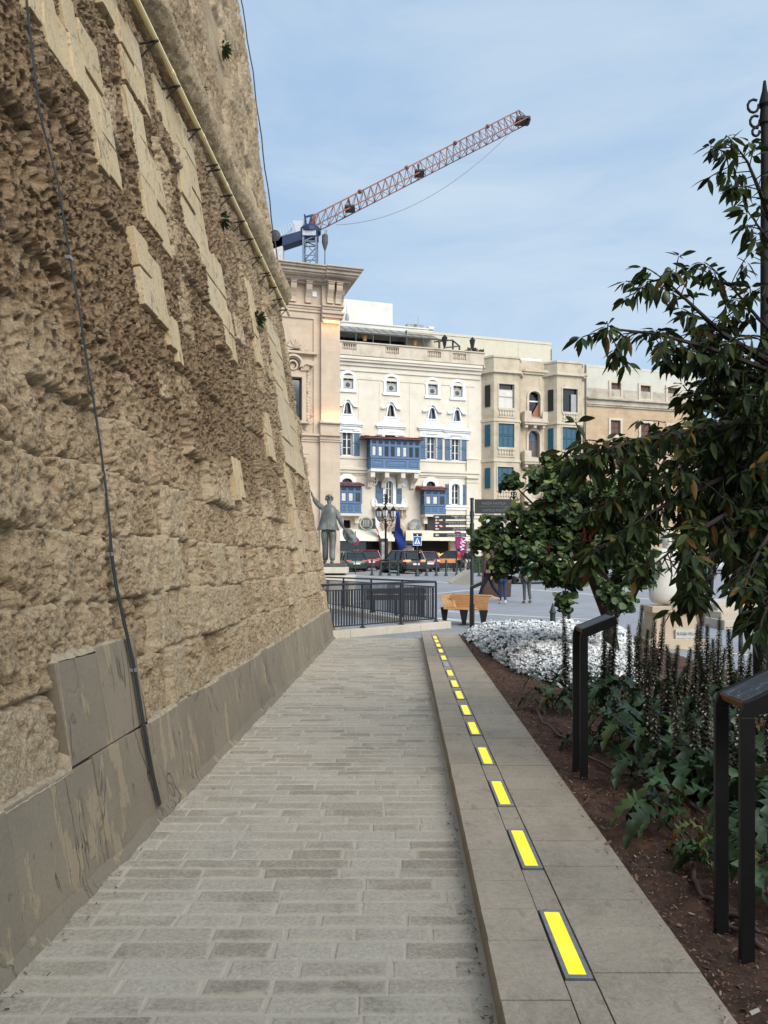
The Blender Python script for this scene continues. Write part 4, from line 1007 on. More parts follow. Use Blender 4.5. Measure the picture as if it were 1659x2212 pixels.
# big gallery
def gallery(x0, x1, ytop, ymid, ybot, ncol, xr0, xr1, dep, npan, label=None):
    u0, u1 = f4(x0, ymid)[0], f4(x1, ymid)[0]; xm = (x0 + x1) / 2
    # its front face stands dep before the wall
    fu = lambda x, y: H(*z4(x, y), dy=-dep)
    u0, u1 = fu(x0, ymid)[0], fu(x1, ymid)[0]
    w1, wm, w0 = fu(xm, ytop)[1], fu(xm, ymid)[1], fu(xm, ybot)[1]
    k = MB(); y = -dep
    k.box(u0, u1, y + .05, -.001, w0, wm - .12); k.box(u0 - .05, u1 + .05, y - .03, 0, wm - .13, wm); k.box(u0 - .03, u1 + .03, y - .02, 0, w0 - .06, w0 + .06); k.box(u0, u1, y, 0, w1 - .1, w1)
    nsplit = wm + (w1 - wm) * .66
    for i in range(ncol + 1):
        u = u0 + (u1 - u0) * i / ncol; k.box(u - .07, u + .07, y, y + .12, wm, w1 - .1)
    k.box(u0, u1, y - .01, y + .10, nsplit - .06, nsplit + .06)
    for s_ in (u0, u1 - .1):
        k.box(s_, s_ + .1, -.15, -.001, wm, w1); k.box(s_, s_ + .1, y, 0, nsplit - .06, nsplit + .06); k.box(s_, s_ + .1, y / 2 - .05, y / 2 + .05, wm, w1)
    o = k.build('gallery', blue_b, H.root, bevel=.008)
    k = MB(); pw = [0] + [p for p in npan] + [1]
    for i in range(len(pw) - 1):
        a, b = u0 + (u1 - u0) * pw[i] + .14, u0 + (u1 - u0) * pw[i + 1] - .14
        k.ring([(a, w0 + .18), (b, w0 + .18), (b, wm - .28), (a, wm - .28)], [(a + .07, w0 + .25), (b - .07, w0 + .25), (b - .07, wm - .35), (a + .07, wm - .35)], y - .0, y + .06); k.box(a + .16, b - .16, y + .02, y + .06, w0 + .34, wm - .44)
    k.build('panel', blue_b, o, bevel=.008)
    for i in range(ncol):
        a, b = u0 + (u1 - u0) * i / ncol + .07, u0 + (u1 - u0) * (i + 1) / ncol - .07
        mt = GLD if (i % 4) in (2, 3) else curtain
        k = MB()
        for (p, q) in ((wm, nsplit - .06), (nsplit + .06, w1 - .1)): k.ring([(a, p), (b, p), (b, q), (a, q)], [(a + .06, p + .06), (b - .06, p + .06), (b - .06, q - .06), (a + .06, q - .06)], y + .02, y + .08)
        s_ = k.build('sash', blue_d, o); MB().box(a, b, y + .06, y + .07, wm, w1 - .1).build('pane', GL if ncol < 5 else GLD, s_)
        if (i % 4) not in (2, 3): MB().box(a + .08, b - .08, y + .045, y + .052, wm + .1, nsplit - .14).build('blind', curtain, s_)
    MB().box(u0 + .02, u0 + .04, y + .1, -.15, wm, w1 - .1).box(u1 - .04, u1 - .02, y + .1, -.15, wm, w1 - .1).build('side_pane', GL, o)
    MB().box(u0 + .1, u1 - .1, -.03, -.004, w0, w1).build('back', M('gallery interior', (.10, .10, .11), .9), o)
    r0, r1 = fu(xr0, ytop)[0], fu(xr1, ytop)[0]; k = MB(); k.hexa([(r0, y - .35, w1), (r1, y - .35, w1), (r1, 0, w1 + .1), (r0, 0, w1 + .1), (r0 + .05, y - .38, w1 + .12), (r1 - .05, y - .38, w1 + .12), (r1 - .1, 0, w1 + .5), (r0 + .1, 0, w1 + .5)])
    for j in range(12): q = r0 + (r1 - r0) * (j + .5) / 12; k.box(q - (r1 - r0) / 26, q + (r1 - r0) / 26, y - .30, -.05, w1 + .16 + rng.uniform(0, .05), w1 + .19 + rng.uniform(0, .05))
    k.build('roof', redroof, o)
    return u0, u1, w0, y
gu0, gu1, gw0, gy = gallery(455, 940, 205, 378, 490, 8, 385, 968, 1.5, [.28, .75])
k = MB(); k.box(gu0 - .02, gu1 + .05, gy - .04, .02, gw0 - .30, gw0 - .065)
k.build('gallery_floor', white, H.root)
for x in (462, 602, 762, 890):
    u = H(*z4(x, 530), dy=-1.0)[0]; k = MB(); prf = [(0, gw0 - .3), (gy + .1, gw0 - .3), (gy + .1, gw0 - .8), (-.95, gw0 - 1.05), (-.5, gw0 - 1.15), (-.3, gw0 - 1.6), (0, gw0 - 1.7)]; n = len(prf)
    k.add([(u - .2, p, q) for p, q in prf] + [(u + .2, p, q) for p, q in prf], [tuple(range(n)), tuple(range(2 * n - 1, n - 1, -1))] + [(i, i + n, (i + 1) % n + n, (i + 1) % n) for i in range(n)])
    k.build('bracket', hw, H.root, bevel=.02)
for a in ((150, 360, 665, 822, 925, 3, 100, 388), (990, 1192, 705, 850, 935, 3, 935, 1215)):
    u0, u1, w0, y = gallery(*a, 1.25, [.33, .67]); k = MB(); k.box(u0, u1, y, .02, w0 - .28, w0 - .065)
    for u in (u0 + .25, u1 - .25): k.box(u - .18, u + .18, -.7, .02, w0 - .9, w0 - .28)
    k.build('gallery_floor', hw, H.root)
# roof terrace: glass canopy, posts, walls behind
k = MB(); c0 = f3(150, 350); 
def at_y(x, y_, dy): return H(*z3(x, y_), dy=dy)
tu0 = hu0; tu1 = at_y(1095, 460, 3)[0]
wf = at_y(400, 408, 2.0)[1]; wb_ = at_y(400, 362, 5.0)[1]
k = MB()
n = 20; du = (tu1 - tu0) / n
for i in range(n + 1):
    u = tu0 + du * i; k.bar((u, 2.0, wf), (u, 5.0, wb_), .09)
    if i % 2 == 0: k.bar((u, 2.0, pw1 - .8), (u, 2.0, wf), .10)
k.bar((tu0, 2.0, wf), (tu1, 2.0, wf), .14).bar((tu0, 5.0, wb_), (tu1, 5.0, wb_), .12)
v1 = at_y(1265, 480, 2.0); v2 = at_y(1330, 535, 1.0)
k.bar((tu1, 2.0, wf), (v1[0], 2.0, v1[1]), .12).bar((v1[0], 2.0, v1[1]), (v1[0], 2.0, pw1 - .5), .14).bar((tu1, 3.5, wf + .2), (v1[0], 2.0, v1[1] + .05), .1).bar((v1[0], 2.0, v1[1]), (v2[0], 1.0, v2[1]), .1).bar((v2[0], 1.0, v2[1]), (v2[0], 1.0, pw1 - .5), .14).bar((tu1, 1, v2[1] - .3), (v2[0], 1.0, v2[1]), .1).bar((tu1, 2, pw1 - .4), (tu1, 2, wf), .16)
tr = k.build('terrace_canopy', black, H.root)
k = MB()
for i in range(n):
    a, b = tu0 + du * i + .05, tu0 + du * (i + 1) - .05; k.hexa([(a, 2.05, wf + .04), (b, 2.05, wf + .04), (b, 4.95, wb_ + .04), (a, 4.95, wb_ + .04), (a, 2.05, wf + .06), (b, 2.05, wf + .06), (b, 4.95, wb_ + .06), (a, 4.95, wb_ + .06)])
k.build('roof_glass', glass('tinted roof glass', (.05, .055, .065), .15), tr)
MB().box(tu0, tu1, 4.6, 4.8, pw1 - 1.5, wf + .25).build('back_glazing', GLD, tr)
k = MB()
for i in range(14): u = tu0 + (tu1 - tu0) * (i + .5) / 14; k.bar((u, 4.55, pw1 - 1), (u, 4.55, wf + .1), .06)
for q in (.35, .7): k.bar((tu0, 4.55, pw1 + q * (wf - pw1)), (tu1, 4.55, pw1 + q * (wf - pw1)), .05)
k.build('mullion', M('grey mullion', (.07, .08, .10), .5), tr)
for x, y_ in ((392, 452), (888, 500)):
    c_ = at_y(x, y_, 2.6); k = MB(); k.lathe([(.16, -.3), (.30, .3), (.28, .3), (.15, -.28)], 12, (c_[0], 2.6, c_[1])); k.build('hanging_lamp', M('amber terrace shade', srgb(176, 140, 88), .6), tr)
stw = stone_mat('off-white roof render', (.55, .53, .47), (.66, .64, .57), (.72, .70, .63), .3)
k = MB(); a = at_y(625, 330, 8)[0]; k.box(hu0, a, 6.5, 12, wtop, at_y(400, 140, 8)[1]); k.build('penthouse', stw, H.root)
k = MB(); a = at_y(1070, 400, 5.1)[0]; wz = at_y(700, 345, 5.1)[1]; k.box(hu0, a, 5.1, 12.2, wtop, wz); k.box(a - .5, a + .05, 5.0, 12.3, wz, wz + .35); k.box(hu0, a, 5.0, 5.3, wz, wz + .12); k.build('roof_storey', stw, H.root)
k = MB()
for x in (850, 915): c_ = at_y(x, 350, 6); k.box(c_[0] - .5, c_[0] + .5, 5.6, 6.4, wz, wz + .6)
c_ = at_y(922, 330, 6); k.bar((c_[0], 6, wz), (c_[0], 6, wz + 1.5), .05); c_ = at_y(632, 210, 7); k.lathe([(.25, 0), (.2, .1), (.02, .12)], 10, (c_[0] + .1, 7, c_[1]), 'y'); c_ = at_y(215, 300, 6); k.bar((c_[0], 6, wz), (c_[0], 6, wz + 1.9), .05); k.ball((c_[0], 5.9, wz + .7), .2, .2, .45)
k.build('roof_equipment', M('roof equipment', (.3, .3, .3), .7), H.root)
for x, y_ in ((1183, 548), (1458, 555)):
    c_ = at_y(x, y_ + 40, -.1); k = MB(); s_ = 1.0
    k.bar((c_[0], -.1, pw1 - .2), (c_[0], -.1, pw1 + .45), .07); k.lathe([(.12, .4), (.26, 1.15), (.30, 1.17), (.12, 1.4), (.03, 1.5)], 6, (c_[0], -.1, pw1)); k.build('parapet_lantern', ironm, H.root)
k = MB(); c_ = at_y(1480, 600, 0)
for i in range(60): k.ball((c_[0] + rng.uniform(-.9, .9), rng.uniform(-.3, .2), pw1 + .12 + rng.uniform(0, .3)), rng.uniform(.06, .12), n=6, m=4)
k.build('parapet_plants', M('dark roof plants', (.05, .06, .03), .9), H.root)
# ground storey: cafe fronts, arch doorway
cream = M('cream canvas awning', srgb(224, 216, 196), .8, .08, 2)
k = MB(); y0 = -1.6
u0 = H(*z4(105, 1150), dy=y0)[0] - 3; u1 = H(*z4(690, 1190), dy=y0)[0]; wt, wl, wb2 = f4(300, 1085)[1], f4(300, 1105)[1], H(*z4(300, 1205), dy=y0)[1]
k.hexa([(u0, 0, wt - .3), (u1, 0, wt - .3), (u1, 0, wt - .2), (u0, 0, wt - .2), (u0, 0, wt), (u1, 0, wt), (u1, 0, wt + .08), (u0, 0, wt + .08)]) if False else None
vs = [(u0, -.01, wt), (u1, -.01, wt), (u1, y0, wb2 + .25), (u0, y0, wb2 + .25), (u0, -.01, wt - .1), (u1, -.01, wt - .1), (u1, y0, wb2 - .02), (u0, y0, wb2 - .02)]
k.add(vs, [(0, 3, 2, 1), (4, 5, 6, 7), (3, 7, 6, 2), (0, 4, 7, 3), (1, 2, 6, 5)])
aw = k.build('awning', M('white cafe fascia canvas', srgb(228, 224, 212), .75, .06, 2), H.root)
sl = math.atan2(wt - wb2 - .25, -y0)
tx = text_mesh('Caffè Castille', 1.25, 'lettering', M('grey script lettering', srgb(140, 132, 118), .7), aw, (H(*z4(345, 1145), dy=-.8)[0], -.86, (wt + wb2 + .25) / 2 - .42), (math.pi / 2 - (math.pi / 2 - sl), 0, 0), 'CENTER', .01, .35, 1.25)
k = MB(); y1 = -2.2
u0 = H(*z4(800, 1150), dy=y1)[0]; u1 = H(*z4(1600, 1150), dy=y1)[0]; wt = f4(1100, 1108)[1]; wb2 = H(*z4(1100, 1205), dy=y1)[1]
k.add([(u0 + .8, -.01, wt), (u1 - .1, -.01, wt), (u1, y1, wb2 + .9), (u0, y1, wb2 + .9), (u0 + .8, -.01, wt - .06), (u1 - .1, -.01, wt - .06), (u1, y1, wb2), (u0, y1, wb2)], [(0, 3, 2, 1), (4, 5, 6, 7), (3, 7, 6, 2), (0, 4, 7, 3), (1, 2, 6, 5)])
for j in range(26): q = u0 + (u1 - u0) * (j + .5) / 26; k.box(q - .02, q + .02, y1 - .012, y1, wb2, wb2 + .9)
k.build('awning', cream, H.root)
dc = f4(690, 1100); k = MB(); r_ = f4(735, 1100)[0] - dc[0]
for e, o in ((.55, .45), (.35, .55), (.15, .3)):
    k.ring(arch_pts(dc[0] - r_ - e, dc[0] + r_ + e, .0, dc[1] - .3, r_ + e, 15), arch_pts(dc[0] - r_ - e + .17, dc[0] + r_ + e - .17, .0, dc[1] - .3, r_ + e - .17, 15), -o, .1, False)
dr = k.build('doorway', cs, H.root, bevel=.02)
MB().prism(arch_pts(dc[0] - r_, dc[0] + r_, 0, dc[1] - .3, r_, 15), .02, .06).build('door_glass', GLD, dr)
# coat of arms carved above the door
k = MB(); cc = f4(655, 1010); 
k.prism([(cc[0] - .55, cc[1] + .6), (cc[0] + .55, cc[1] + .6), (cc[0] + .55, cc[1] - .1), (cc[0], cc[1] - .8), (cc[0] - .55, cc[1] - .1)], -.22, 0)
for sgn in (-1, 1):
    for i in range(6): k.ball((cc[0] + sgn * (.75 + .12 * math.sin(i * 1.9)), -.12, cc[1] + .75 - i * .28), .16 + .05 * (i % 2), .14, .2, 8, 6)
    for i in range(5): k.ball((cc[0] + sgn * i * .17, -.15, cc[1] + .85 + .12 * (2 - abs(i - 2)) * .4), .13, .12, .17, 8, 6)
k.build('coat_of_arms', cs2, H.root, smooth='auto')
cb = f4(640, 885); k = MB(); k.box(cb[0] - 1.6, cb[0] + 1.6, -.55, 0, cb[1] - .15, cb[1] + .1)
for i in range(9): k.lathe([(r * 1.1, z * .7) for r, z in balp], 8, (cb[0] - 1.4 + i * .35, -.4, cb[1] - .85))
k.build('carved_balustrade', cs2, H.root)
# signs, air conditioner, panels
dsg = M('dark green sign board', (.035, .05, .04), .6, .3)
k = MB(); q = rect(f4, 345, 450, 990, 1080); k.prism([(q[0], q[2]), (q[1], q[2]), (q[1], q[3]), ((q[0] + q[1]) / 2, q[3] + .2), (q[0], q[3])], -.35, -.02); sg = k.build('sign_board', M('weathered sign board', (.16, .15, .13), .7, .4, 2), H.root, bevel=.04)
k = MB(); c_ = ((q[0] + q[1]) / 2, (q[2] + q[3]) / 2); n = 20; k.ring([(c_[0] + .62 * math.cos(i * .314159), c_[1] + .62 * math.sin(i * .314159)) for i in range(n)], [(c_[0] + .5 * math.cos(i * .314159), c_[1] + .5 * math.sin(i * .314159)) for i in range(n)], -.38, -.34)
for i in range(4): k.box(c_[0] - .3 + i * .16, c_[0] - .22 + i * .16, -.38, -.34, c_[1] - .3, c_[1] + .3)
k.build('emblem', M('pale emblem', (.40, .45, .40), .6), sg)
k = MB(); c_ = f4(478, 1045); k.lathe([(.55, 0), (.55, .12), (.02, .12)], 18, (c_[0], -.02, c_[1]), 'y', sx=.7); k.build('round_sign', dsg, H.root)
k = MB(); q = rect(f4, 826, 915, 1022, 1095); k.box(q[0], q[1], -.55, -.02, q[2], q[3]); o = k.build('air_conditioner', acm, H.root, bevel=.02)
k = MB(); c_ = (q[0] * .45 + q[1] * .55, (q[2] + q[3]) / 2); k.lathe([(.62, 0), (.62, .03), (.05, .03)], 18, (c_[0], -.55, c_[1]), 'y'); k.build('fan_grille', M('fan grille', (.2, .2, .2), .6), o)
k = MB(); c_ = f4(1020, 1060); k.box(c_[0] - .3, c_[0] + 1.5, -.6, -.02, c_[1] - .8, c_[1] + 1.6); sg = k.build('shop_sign', black, H.root)
text_mesh('K', 1.6, 'lettering', emis('pink sign letter', srgb(240, 120, 130), 1.0), sg, (c_[0] + .9, -.62, c_[1] - .3), (R(90), 0, 0), 'CENTER', .02)
ks = MB(); q = rect(f4, 735, 870, 1190, 1230); ks.box(q[0], q[1], -.9, 0, q[2] + .4, q[3]); ks.build('porch_hood', M('brown porch hood', srgb(120, 100, 84), .8, .3, 2), H.root, bevel=.05)
kiosk = MB(); q = rect(f4, 745, 860, 1235, 1300); kiosk.box(q[0], q[1], -.35, -.05, 1.0, q[3]); ko = kiosk.build('poster_case', M('poster case', (.05, .05, .055), .4), H.root)
MB().box(q[0] + .12, q[1] - .12, -.37, -.352, 1.15, q[3] - .15).build('poster', M('pale poster', (.42, .42, .44), .5, .7, 1.4), ko)
kiosk = MB(); q = rect(f4, 474, 552, 1190, 1300); kiosk.box(q[0], q[1], -2.2, -2.0, .4, q[3]); ko = kiosk.build('advert_panel', black, H.root)
MB().box(q[0] + .15, q[1] - .15, -2.23, -2.202, .8, q[3] - .3).build('poster', M('grey poster', (.30, .30, .31), .4, .8, 1.1), ko)
k = MB()
for (a, b) in ((120, 300), (310, 470), (560, 640)): q = rect(f4, a, b, 1215, 1330); k.box(q[0], q[1], .1, .14, .6, q[3])
k.build('shop_glass', glass('shop glass', (.03, .04, .05), .05), H.root)
k = MB(); q = rect(f4, 1240, 1330, 1215, 1300); k.box(q[0], q[1], .3, .36, q[2], q[3]); k.build('lit_menu', emis('lit orange shop panel', srgb(226, 140, 48), .8, .4, 2), H.root)
k = MB()
for i in range(46): c_ = f4(rng.uniform(880, 1220), rng.uniform(1330, 1400)); k.box(c_[0] - .12, c_[0] + .12, .3, .36, c_[1] - .1, c_[1] + .1, rng.random())
t = NT('lit shop shelf'); cc_ = t.ramp(t.attr('rnd'), [(0, srgb(190, 120, 50)), (.5, srgb(240, 190, 110)), (1, srgb(200, 80, 60))]); t.l(cc_, t.b.inputs['Emission Color']); t.b.inputs['Emission Strength'].default_value = .6
k.build('lit_shelf', t.fin(cc_, .5), H.root)

# flags on the hotel
def flag(nm, label, foot, tip, cols, drop, w, ph):
    a = H(*z4(*foot), dy=-.2); b = H(*z4(*tip), dy=-2.2); c, n = math.cos(H.th), math.sin(H.th)
    P = lambda u, y, w_: Vector((H.P.x + c * u - n * y, H.P.y + n * u + c * y, H.P.z + w_))
    A0, B0 = P(a[0], -.2, a[1]), P(b[0], -2.2, b[1]); o = thing(nm, label, 'flag', A0, 0, 'flags on the hotel front')
    m = MB(); m.tube([(0, 0, 0), B0 - A0], .05, 8); m.build('pole', M('flag pole ' + nm, (.35, .33, .30), .5), o)
    d = B0 - A0; nu = 10; nv = 12; parts = len(cols)
    for s_, col in enumerate(cols):
        m = MB(); vs = []; fs = []
        for i in range(nu + 1):
            for j in range(nv + 1):
                q = (s_ + i / nu) / parts
                v = j / nv; top = d * (1 - .10 - v * .40 * (1 - .15 * q)); 
                hang = Vector((c, n, 0)) * (w * .34 * q * (1 - .45 * v) + .12 * math.sin(v * 6 + q * 7 + ph)) + Vector((0, 0, -1)) * (drop * q * (.75 + .25 * v)) + Vector((-n, c, 0)) * (.22 * math.sin(q * 9 + v * 4 + ph))
                vs.append(top + hang)
        for i in range(nu):
            for j in range(nv): a_ = i * (nv + 1) + j; fs.append((a_, a_ + 1, a_ + nv + 2, a_ + nv + 1))
        m.add(vs, fs); m.build('cloth', M('flag cloth %s %d' % (nm, s_), col, .85, .1, 3), o, smooth=True)
flag('flag', 'white and red flag drooping from a slanted pole on the hotel front', (580, 1120), (466, 868), [(.78, .77, .75), (.50, .035, .04)], 3.4, 1.6, 1)
flag('flag', 'dark blue flag drooping from a slanted pole on the hotel front', (640, 1080), (738, 878), [srgb(36, 62, 140)], 4.2, 1.7, 2)
# ---- house with two bay columns and teal shutters
bs = stone_mat('ochre-stained pale stone', (.36, .28, .18), (.52, .44, .325), (.60, .53, .42), .7, (.9, .34, .006, .95, .92))
bs2 = stone_mat('carved pale stone', (.40, .33, .24), (.55, .48, .375), (.61, .55, .45), .4)
Y2 = 72.0
B = Fac(1046, Y2, 16.6, 'bay_window_house', 'pale ochre-stained stone house with two bay columns, teal shutters and small stone balconies', 'house')
b5 = lambda x, y, dy=0.0: B(*z5(x, y), dy=dy)
bu1 = b5(795, 700)[0]; btop = b5(440, 300)[1]
k = MB()
BD = 1.1
arch = [rect(b5, *r) for r in ((405, 483, 508, 682), (402, 478, 778, 958), (398, 470, 1062, 1190))]
holes_wall(k, -.2, bu1, -.5, btop, arch, 0, .5); k.box(-.2, bu1, .6, 11, -.5, btop); k.box(-.2, bu1, 0, .6, btop - .01, btop + .01)
for w in (b5(440, 372)[1],): k.box(-.2, bu1 + .1, -.35, .02, w - .1, w + .12); k.box(-.2, bu1 + .05, -.2, .02, w - .3, w - .1)
k.build('wall', bs, B.root)
MB().box(0, bu1 - .1, .5, .55, 0, btop - .3).build('dark_interior', GLD, B.root)
def bay(xl, xr, wins_, yl0):
    fy = lambda x, y: B(*z5(x, y), dy=-BD)
    u0, u1 = fy(xl, 800)[0], fy(xr, 800)[0]; ch = .75
    xm = (xl + xr) / 2; wt = fy(xm, 268 if xl < 300 else 305)[1]
    hs_ = []
    for x0, x1, y0, y1 in wins_: hs_.append((fy(x0, y0)[0], fy(x1, y0)[0], fy(xm, y1)[1], fy(xm, y0)[1]))
    m = MB(); holes_wall(m, u0, u1, -.5, wt, hs_, -BD, .3)
    m.slabz([(u0 - ch, 0), (u0, -BD + .31), (u1, -BD + .31), (u1 + ch, 0)], -.5, wt - .003)
    m.slabz([(u0 - ch, 0), (u0 - .001, -BD), (u0, -BD + .32)], -.5, wt - .002); m.slabz([(u1 + ch, 0), (u1 + .001, -BD), (u1, -BD + .32)], -.5, wt - .002)
    o = m.build('bay', bs, B.root)
    m = MB()
    for w, o_ in ((fy(xm, 375 if xl < 300 else 395)[1], .28), (fy(xm, 708 if xl < 300 else 730)[1], .1), (fy(xm, 985 if xl < 300 else 1005)[1], .1)):
        m.slabz([(u0 - ch - o_, .02), (u0 - o_ * .5, -BD - o_), (u1 + o_ * .5, -BD - o_), (u1 + ch + o_, .02)], w - .12, w + .12); m.build('cornice', bs2, o, bevel=.02); m = MB()
    m.slabz([(u0 - ch - .1, .02), (u0 - .05, -BD - .1), (u1 + .05, -BD - .1), (u1 + ch + .1, .02)], wt - .15, wt + .05)
    m.build('cornice', bs2, o, bevel=.02)
    for i, h in enumerate(hs_):
        m = MB(); e = .1; m.ring([(h[0] - e, h[2] - e), (h[1] + e, h[2] - e), (h[1] + e, h[3] + e), (h[0] - e, h[3] + e)], [(h[0], h[2]), (h[1], h[2]), (h[1], h[3]), (h[0], h[3])], -BD - .06, -BD + .01)
        wn_ = m.build('window', bs2, o, bevel=.01)
        if i == 0:
            MB().box(h[0], h[1], -BD + .285, -BD + .295, h[2], h[3]).build('pane', GLD, wn_)
            m = MB(); 
            if xl < 300:
                m.box(h[0] + .05, h[1] - .05, -BD + .15, -BD + .20, h[2], h[3] - .5); m.build('boarding', M('pale boarded window', (.60, .58, .53), .8, .12, 2), wn_)
                m = MB(); m.box(h[0], h[1], -BD + .13, -BD + .16, h[2] + 1.0, h[2] + 1.08).box(h[0], h[1], -BD + .13, -BD + .16, h[2] + 1.7, h[2] + 1.76).box(h[1] - .1, h[1], -BD + .12, -BD + .18, h[2], h[3]); m.build('rail', M('worn timber rail', (.25, .24, .22), .8), wn_)
            else: m.box(h[1] - .62, h[1] - .06, -BD + .12, -BD + .2, h[2], h[3] - .5); m.build('leaning_panel', M('grey loose panel', (.35, .35, .34), .8), wn_)
        else:
            n = 3; w_ = (h[1] - h[0]) / n
            MB().box(h[0], h[1], -BD + .285, -BD + .295, h[2], h[3]).build('pane', GLD, wn_)
            for j in range(n): shutter(h[0] + w_ * j + .01, h[0] + w_ * (j + 1) - .01, h[2], h[3], wn_, teal, -BD + .08, 18)
        m = MB(); q0 = h[2] - .85; n = 6
        m.box(h[0] - .05, h[1] + .05, -BD - .10, -BD + .02, h[2] - .22, h[2] - .11); m.box(h[0] - .05, h[1] + .05, -BD - .08, -BD + .02, q0 - .05, q0 + .06)
        for j in range(n): m.lathe([(r * 1.2, z * .6) for r, z in balp], 8, (h[0] + (h[1] - h[0]) * (j + .5) / n, -BD - .02, q0 + .05))
        m.build('balustrade', bs2, o, smooth='auto')
        # shutter on the slanted left side of the bay
        m = MB(); a = Vector((u0 - ch * .72, -BD * .28 - .05, 0)); b = Vector((u0 - ch * .30, -BD * .70 - .05, 0)); d = (b - a); nn = Vector((d.y, -d.x, 0)).normalized() * .05
        p = [a, b, b + nn, a + nn]; m.hexa([(q.x, q.y, h[2] + .1) for q in p] + [(q.x, q.y, h[3] - .1) for q in p]); m.build('side_shutter', teal if i else black, o)
bay(165, 338, [(200, 305, 458, 622), (195, 305, 730, 893), (190, 300, 1028, 1182)], 0)
bay(600, 768, [(638, 740, 490, 650), (635, 737, 755, 912), (630, 732, 1055, 1205)], 0)
m = MB(); q = b5(590, 770); m.box(q[0] - .35, q[0], -1.0, -.9, b5(580, 910)[1], q[1]); q = b5(585, 1070); m.build('open_shutter', teal, B.root)
for i, (u0, u1, w0, w1) in enumerate(arch):
    m = MB(); ap = arch_pts(u0, u1, w0, w1 - .5, .5); m.ring(arch_pts(u0 - .22, u1 + .22, w0, w1 - .5, .74), ap, -.10, .02, False); m.prism(ap[1:-1] + [(u1, w1 + .01), (u0, w1 + .01)], -.02, .3)
    o = m.build('doorway', bs2, B.root)
    mt = [GLD, M('grey brown door', (.12, .10, .095), .7, .2, 3), teal][i]
    m = MB(); m.box(u0, u1, .42, .46, w0, w1 - .55); m.build('door', mt, o)
    m = MB(); m.box(u0, u1, .38, .42, w1 - .95, w1 - .82)
    if i == 1: m.box((u0 + u1) / 2 - .04, (u0 + u1) / 2 + .04, .38, .42, w0, w1 - .95)
    m.build('transom', white if i == 0 else blue_sh, o)
    if i == 1: MB().box(u0, u1, .40, .45, w1 - .82, w1).build('fanlight', GLB, o)
    if i == 0:
        m = MB(); m.hexa([(u0 + .3, .2, w0), (u1, .2, w0), (u1, .25, w0), (u0 + .3, .25, w0), (u1 - .1, .2, w0 + 1.3), (u1, .2, w0 + 1.5), (u1, .25, w0 + 1.5), (u1 - .1, .25, w0 + 1.3)]); m.build('leaning_board', M('red brown board', srgb(150, 100, 80), .8), o)
    # little balcony
    y0 = [640, 912, 1190][i]; q = b5(375, y0, -1.0); r = b5(540, y0, -1.0); wb = b5(460, y0 + 80, -1.0)[1]; top = b5(460, y0 + 5, -1.0)[1]
    m = MB(); m.box(q[0], r[0], -1.05, 0, wb - .02, wb + .16); m.box(q[0] + .1, r[0] - .1, -.95, 0, wb - .22, wb - .02)
    for a, b in ((q[0] + .03, q[0] + .75), (r[0] - .6, r[0] - .03)): m.box(a, b, -1.0, -.82, wb + .16, top)
    m.box(q[0] + .02, q[0] + .2, -.82, 0, wb + .16, top - .02); m.box(r[0] - .2, r[0] - .02, -.82, 0, wb + .16, top - .02)
    m.box(q[0] + .76, r[0] - .61, -.98, -.84, wb + .16, wb + .36)
    for a in (q[0] + .35, (q[0] + r[0]) / 2, r[0] - .35): m.box(a - .14, a + .14, -.8, 0, wb - .5, wb - .22)
    m.build('balcony', bs2, B.root, bevel=.02)
m = MB(); q = b5(0, 120, 4); a = b5(556, 165, 4); tp = b5(250, 145, 4)[1]; m.box(-6.3, a[0], 4, 14, btop - .3, tp); m.box(-6.3, a[0] + .06, 3.94, 14.05, tp - .25, tp - .05); q = b5(335, 200, 4); m.box(q[0] - .04, q[0] + .04, 3.97, 4.1, btop, tp - .26)
m.build('penthouse', M('cream roof render', srgb(196, 189, 170), .9, .08, 1.5), B.root)
m = MB(); q = b5(410, 285, 3.5); m.box(q[0] - 1.3, q[0] + 1.3, 3.4, 3.6, btop, q[1]); m.build('roof_window', white, B.root)
m = MB(); q = b5(560, 260, 4); m.bar((q[0], 4, q[1] - .5), (q[0], 4, q[1] + .6), .1); q = b5(800, 330)
m.tube([(q[0] - .1, -.1, q[1]), (q[0] - .1, -.12, q[1] - 5), (q[0] - .3, -.12, q[1] - 6), (q[0] - .3, -.1, .2)], .07, 6); m.build('downpipe', M('grey pipe', (.18, .17, .16), .6), B.root)

# ---- government house : render above golden masonry
gs = stone_mat('golden masonry', (.37, .255, .15), (.49, .36, .23), (.55, .43, .30), .25, (.85, .42, .012, .90, .80))
gs2 = stone_mat('pale masonry', (.46, .44, .365), (.53, .51, .43), (.58, .56, .48), .25, (.9, .4, .006, .97, .95))
Y3 = 72 + (1264 - 1046) / 218 * 3.0
Cc = Fac(1265, 75.0, 16.6, 'masonry_house', 'long house of golden masonry below and pale masonry above, with brown shutters, behind the trees', 'house')
c5 = lambda x, y, dy=0.0: Cc(*z5(x, y), dy=dy)
cu1 = c5(1570, 500)[0]; ct = c5(1200, 355)[1]; cm = c5(1000, 600)[1]
tops = [rect(c5, *r) for r in ((968, 1034, 452, 546), (1170, 1238, 470, 562), (1357, 1424, 485, 578))]
lows = [rect(c5, *r) for r in ((965, 1032, 708, 808), (1172, 1238, 728, 828), (1360, 1424, 745, 845), (962, 1030, 950, 1050), (1172, 1238, 968, 1068), (1360, 1424, 985, 1085))]
m = MB(); holes_wall(m, 0, cu1, cm, ct, tops, 0, .3); m.box(0, cu1, .31, 11, cm, ct); m.box(0, cu1, -.02, .31, ct - .25, ct + .01); m.build('upper_wall', gs2, Cc.root)
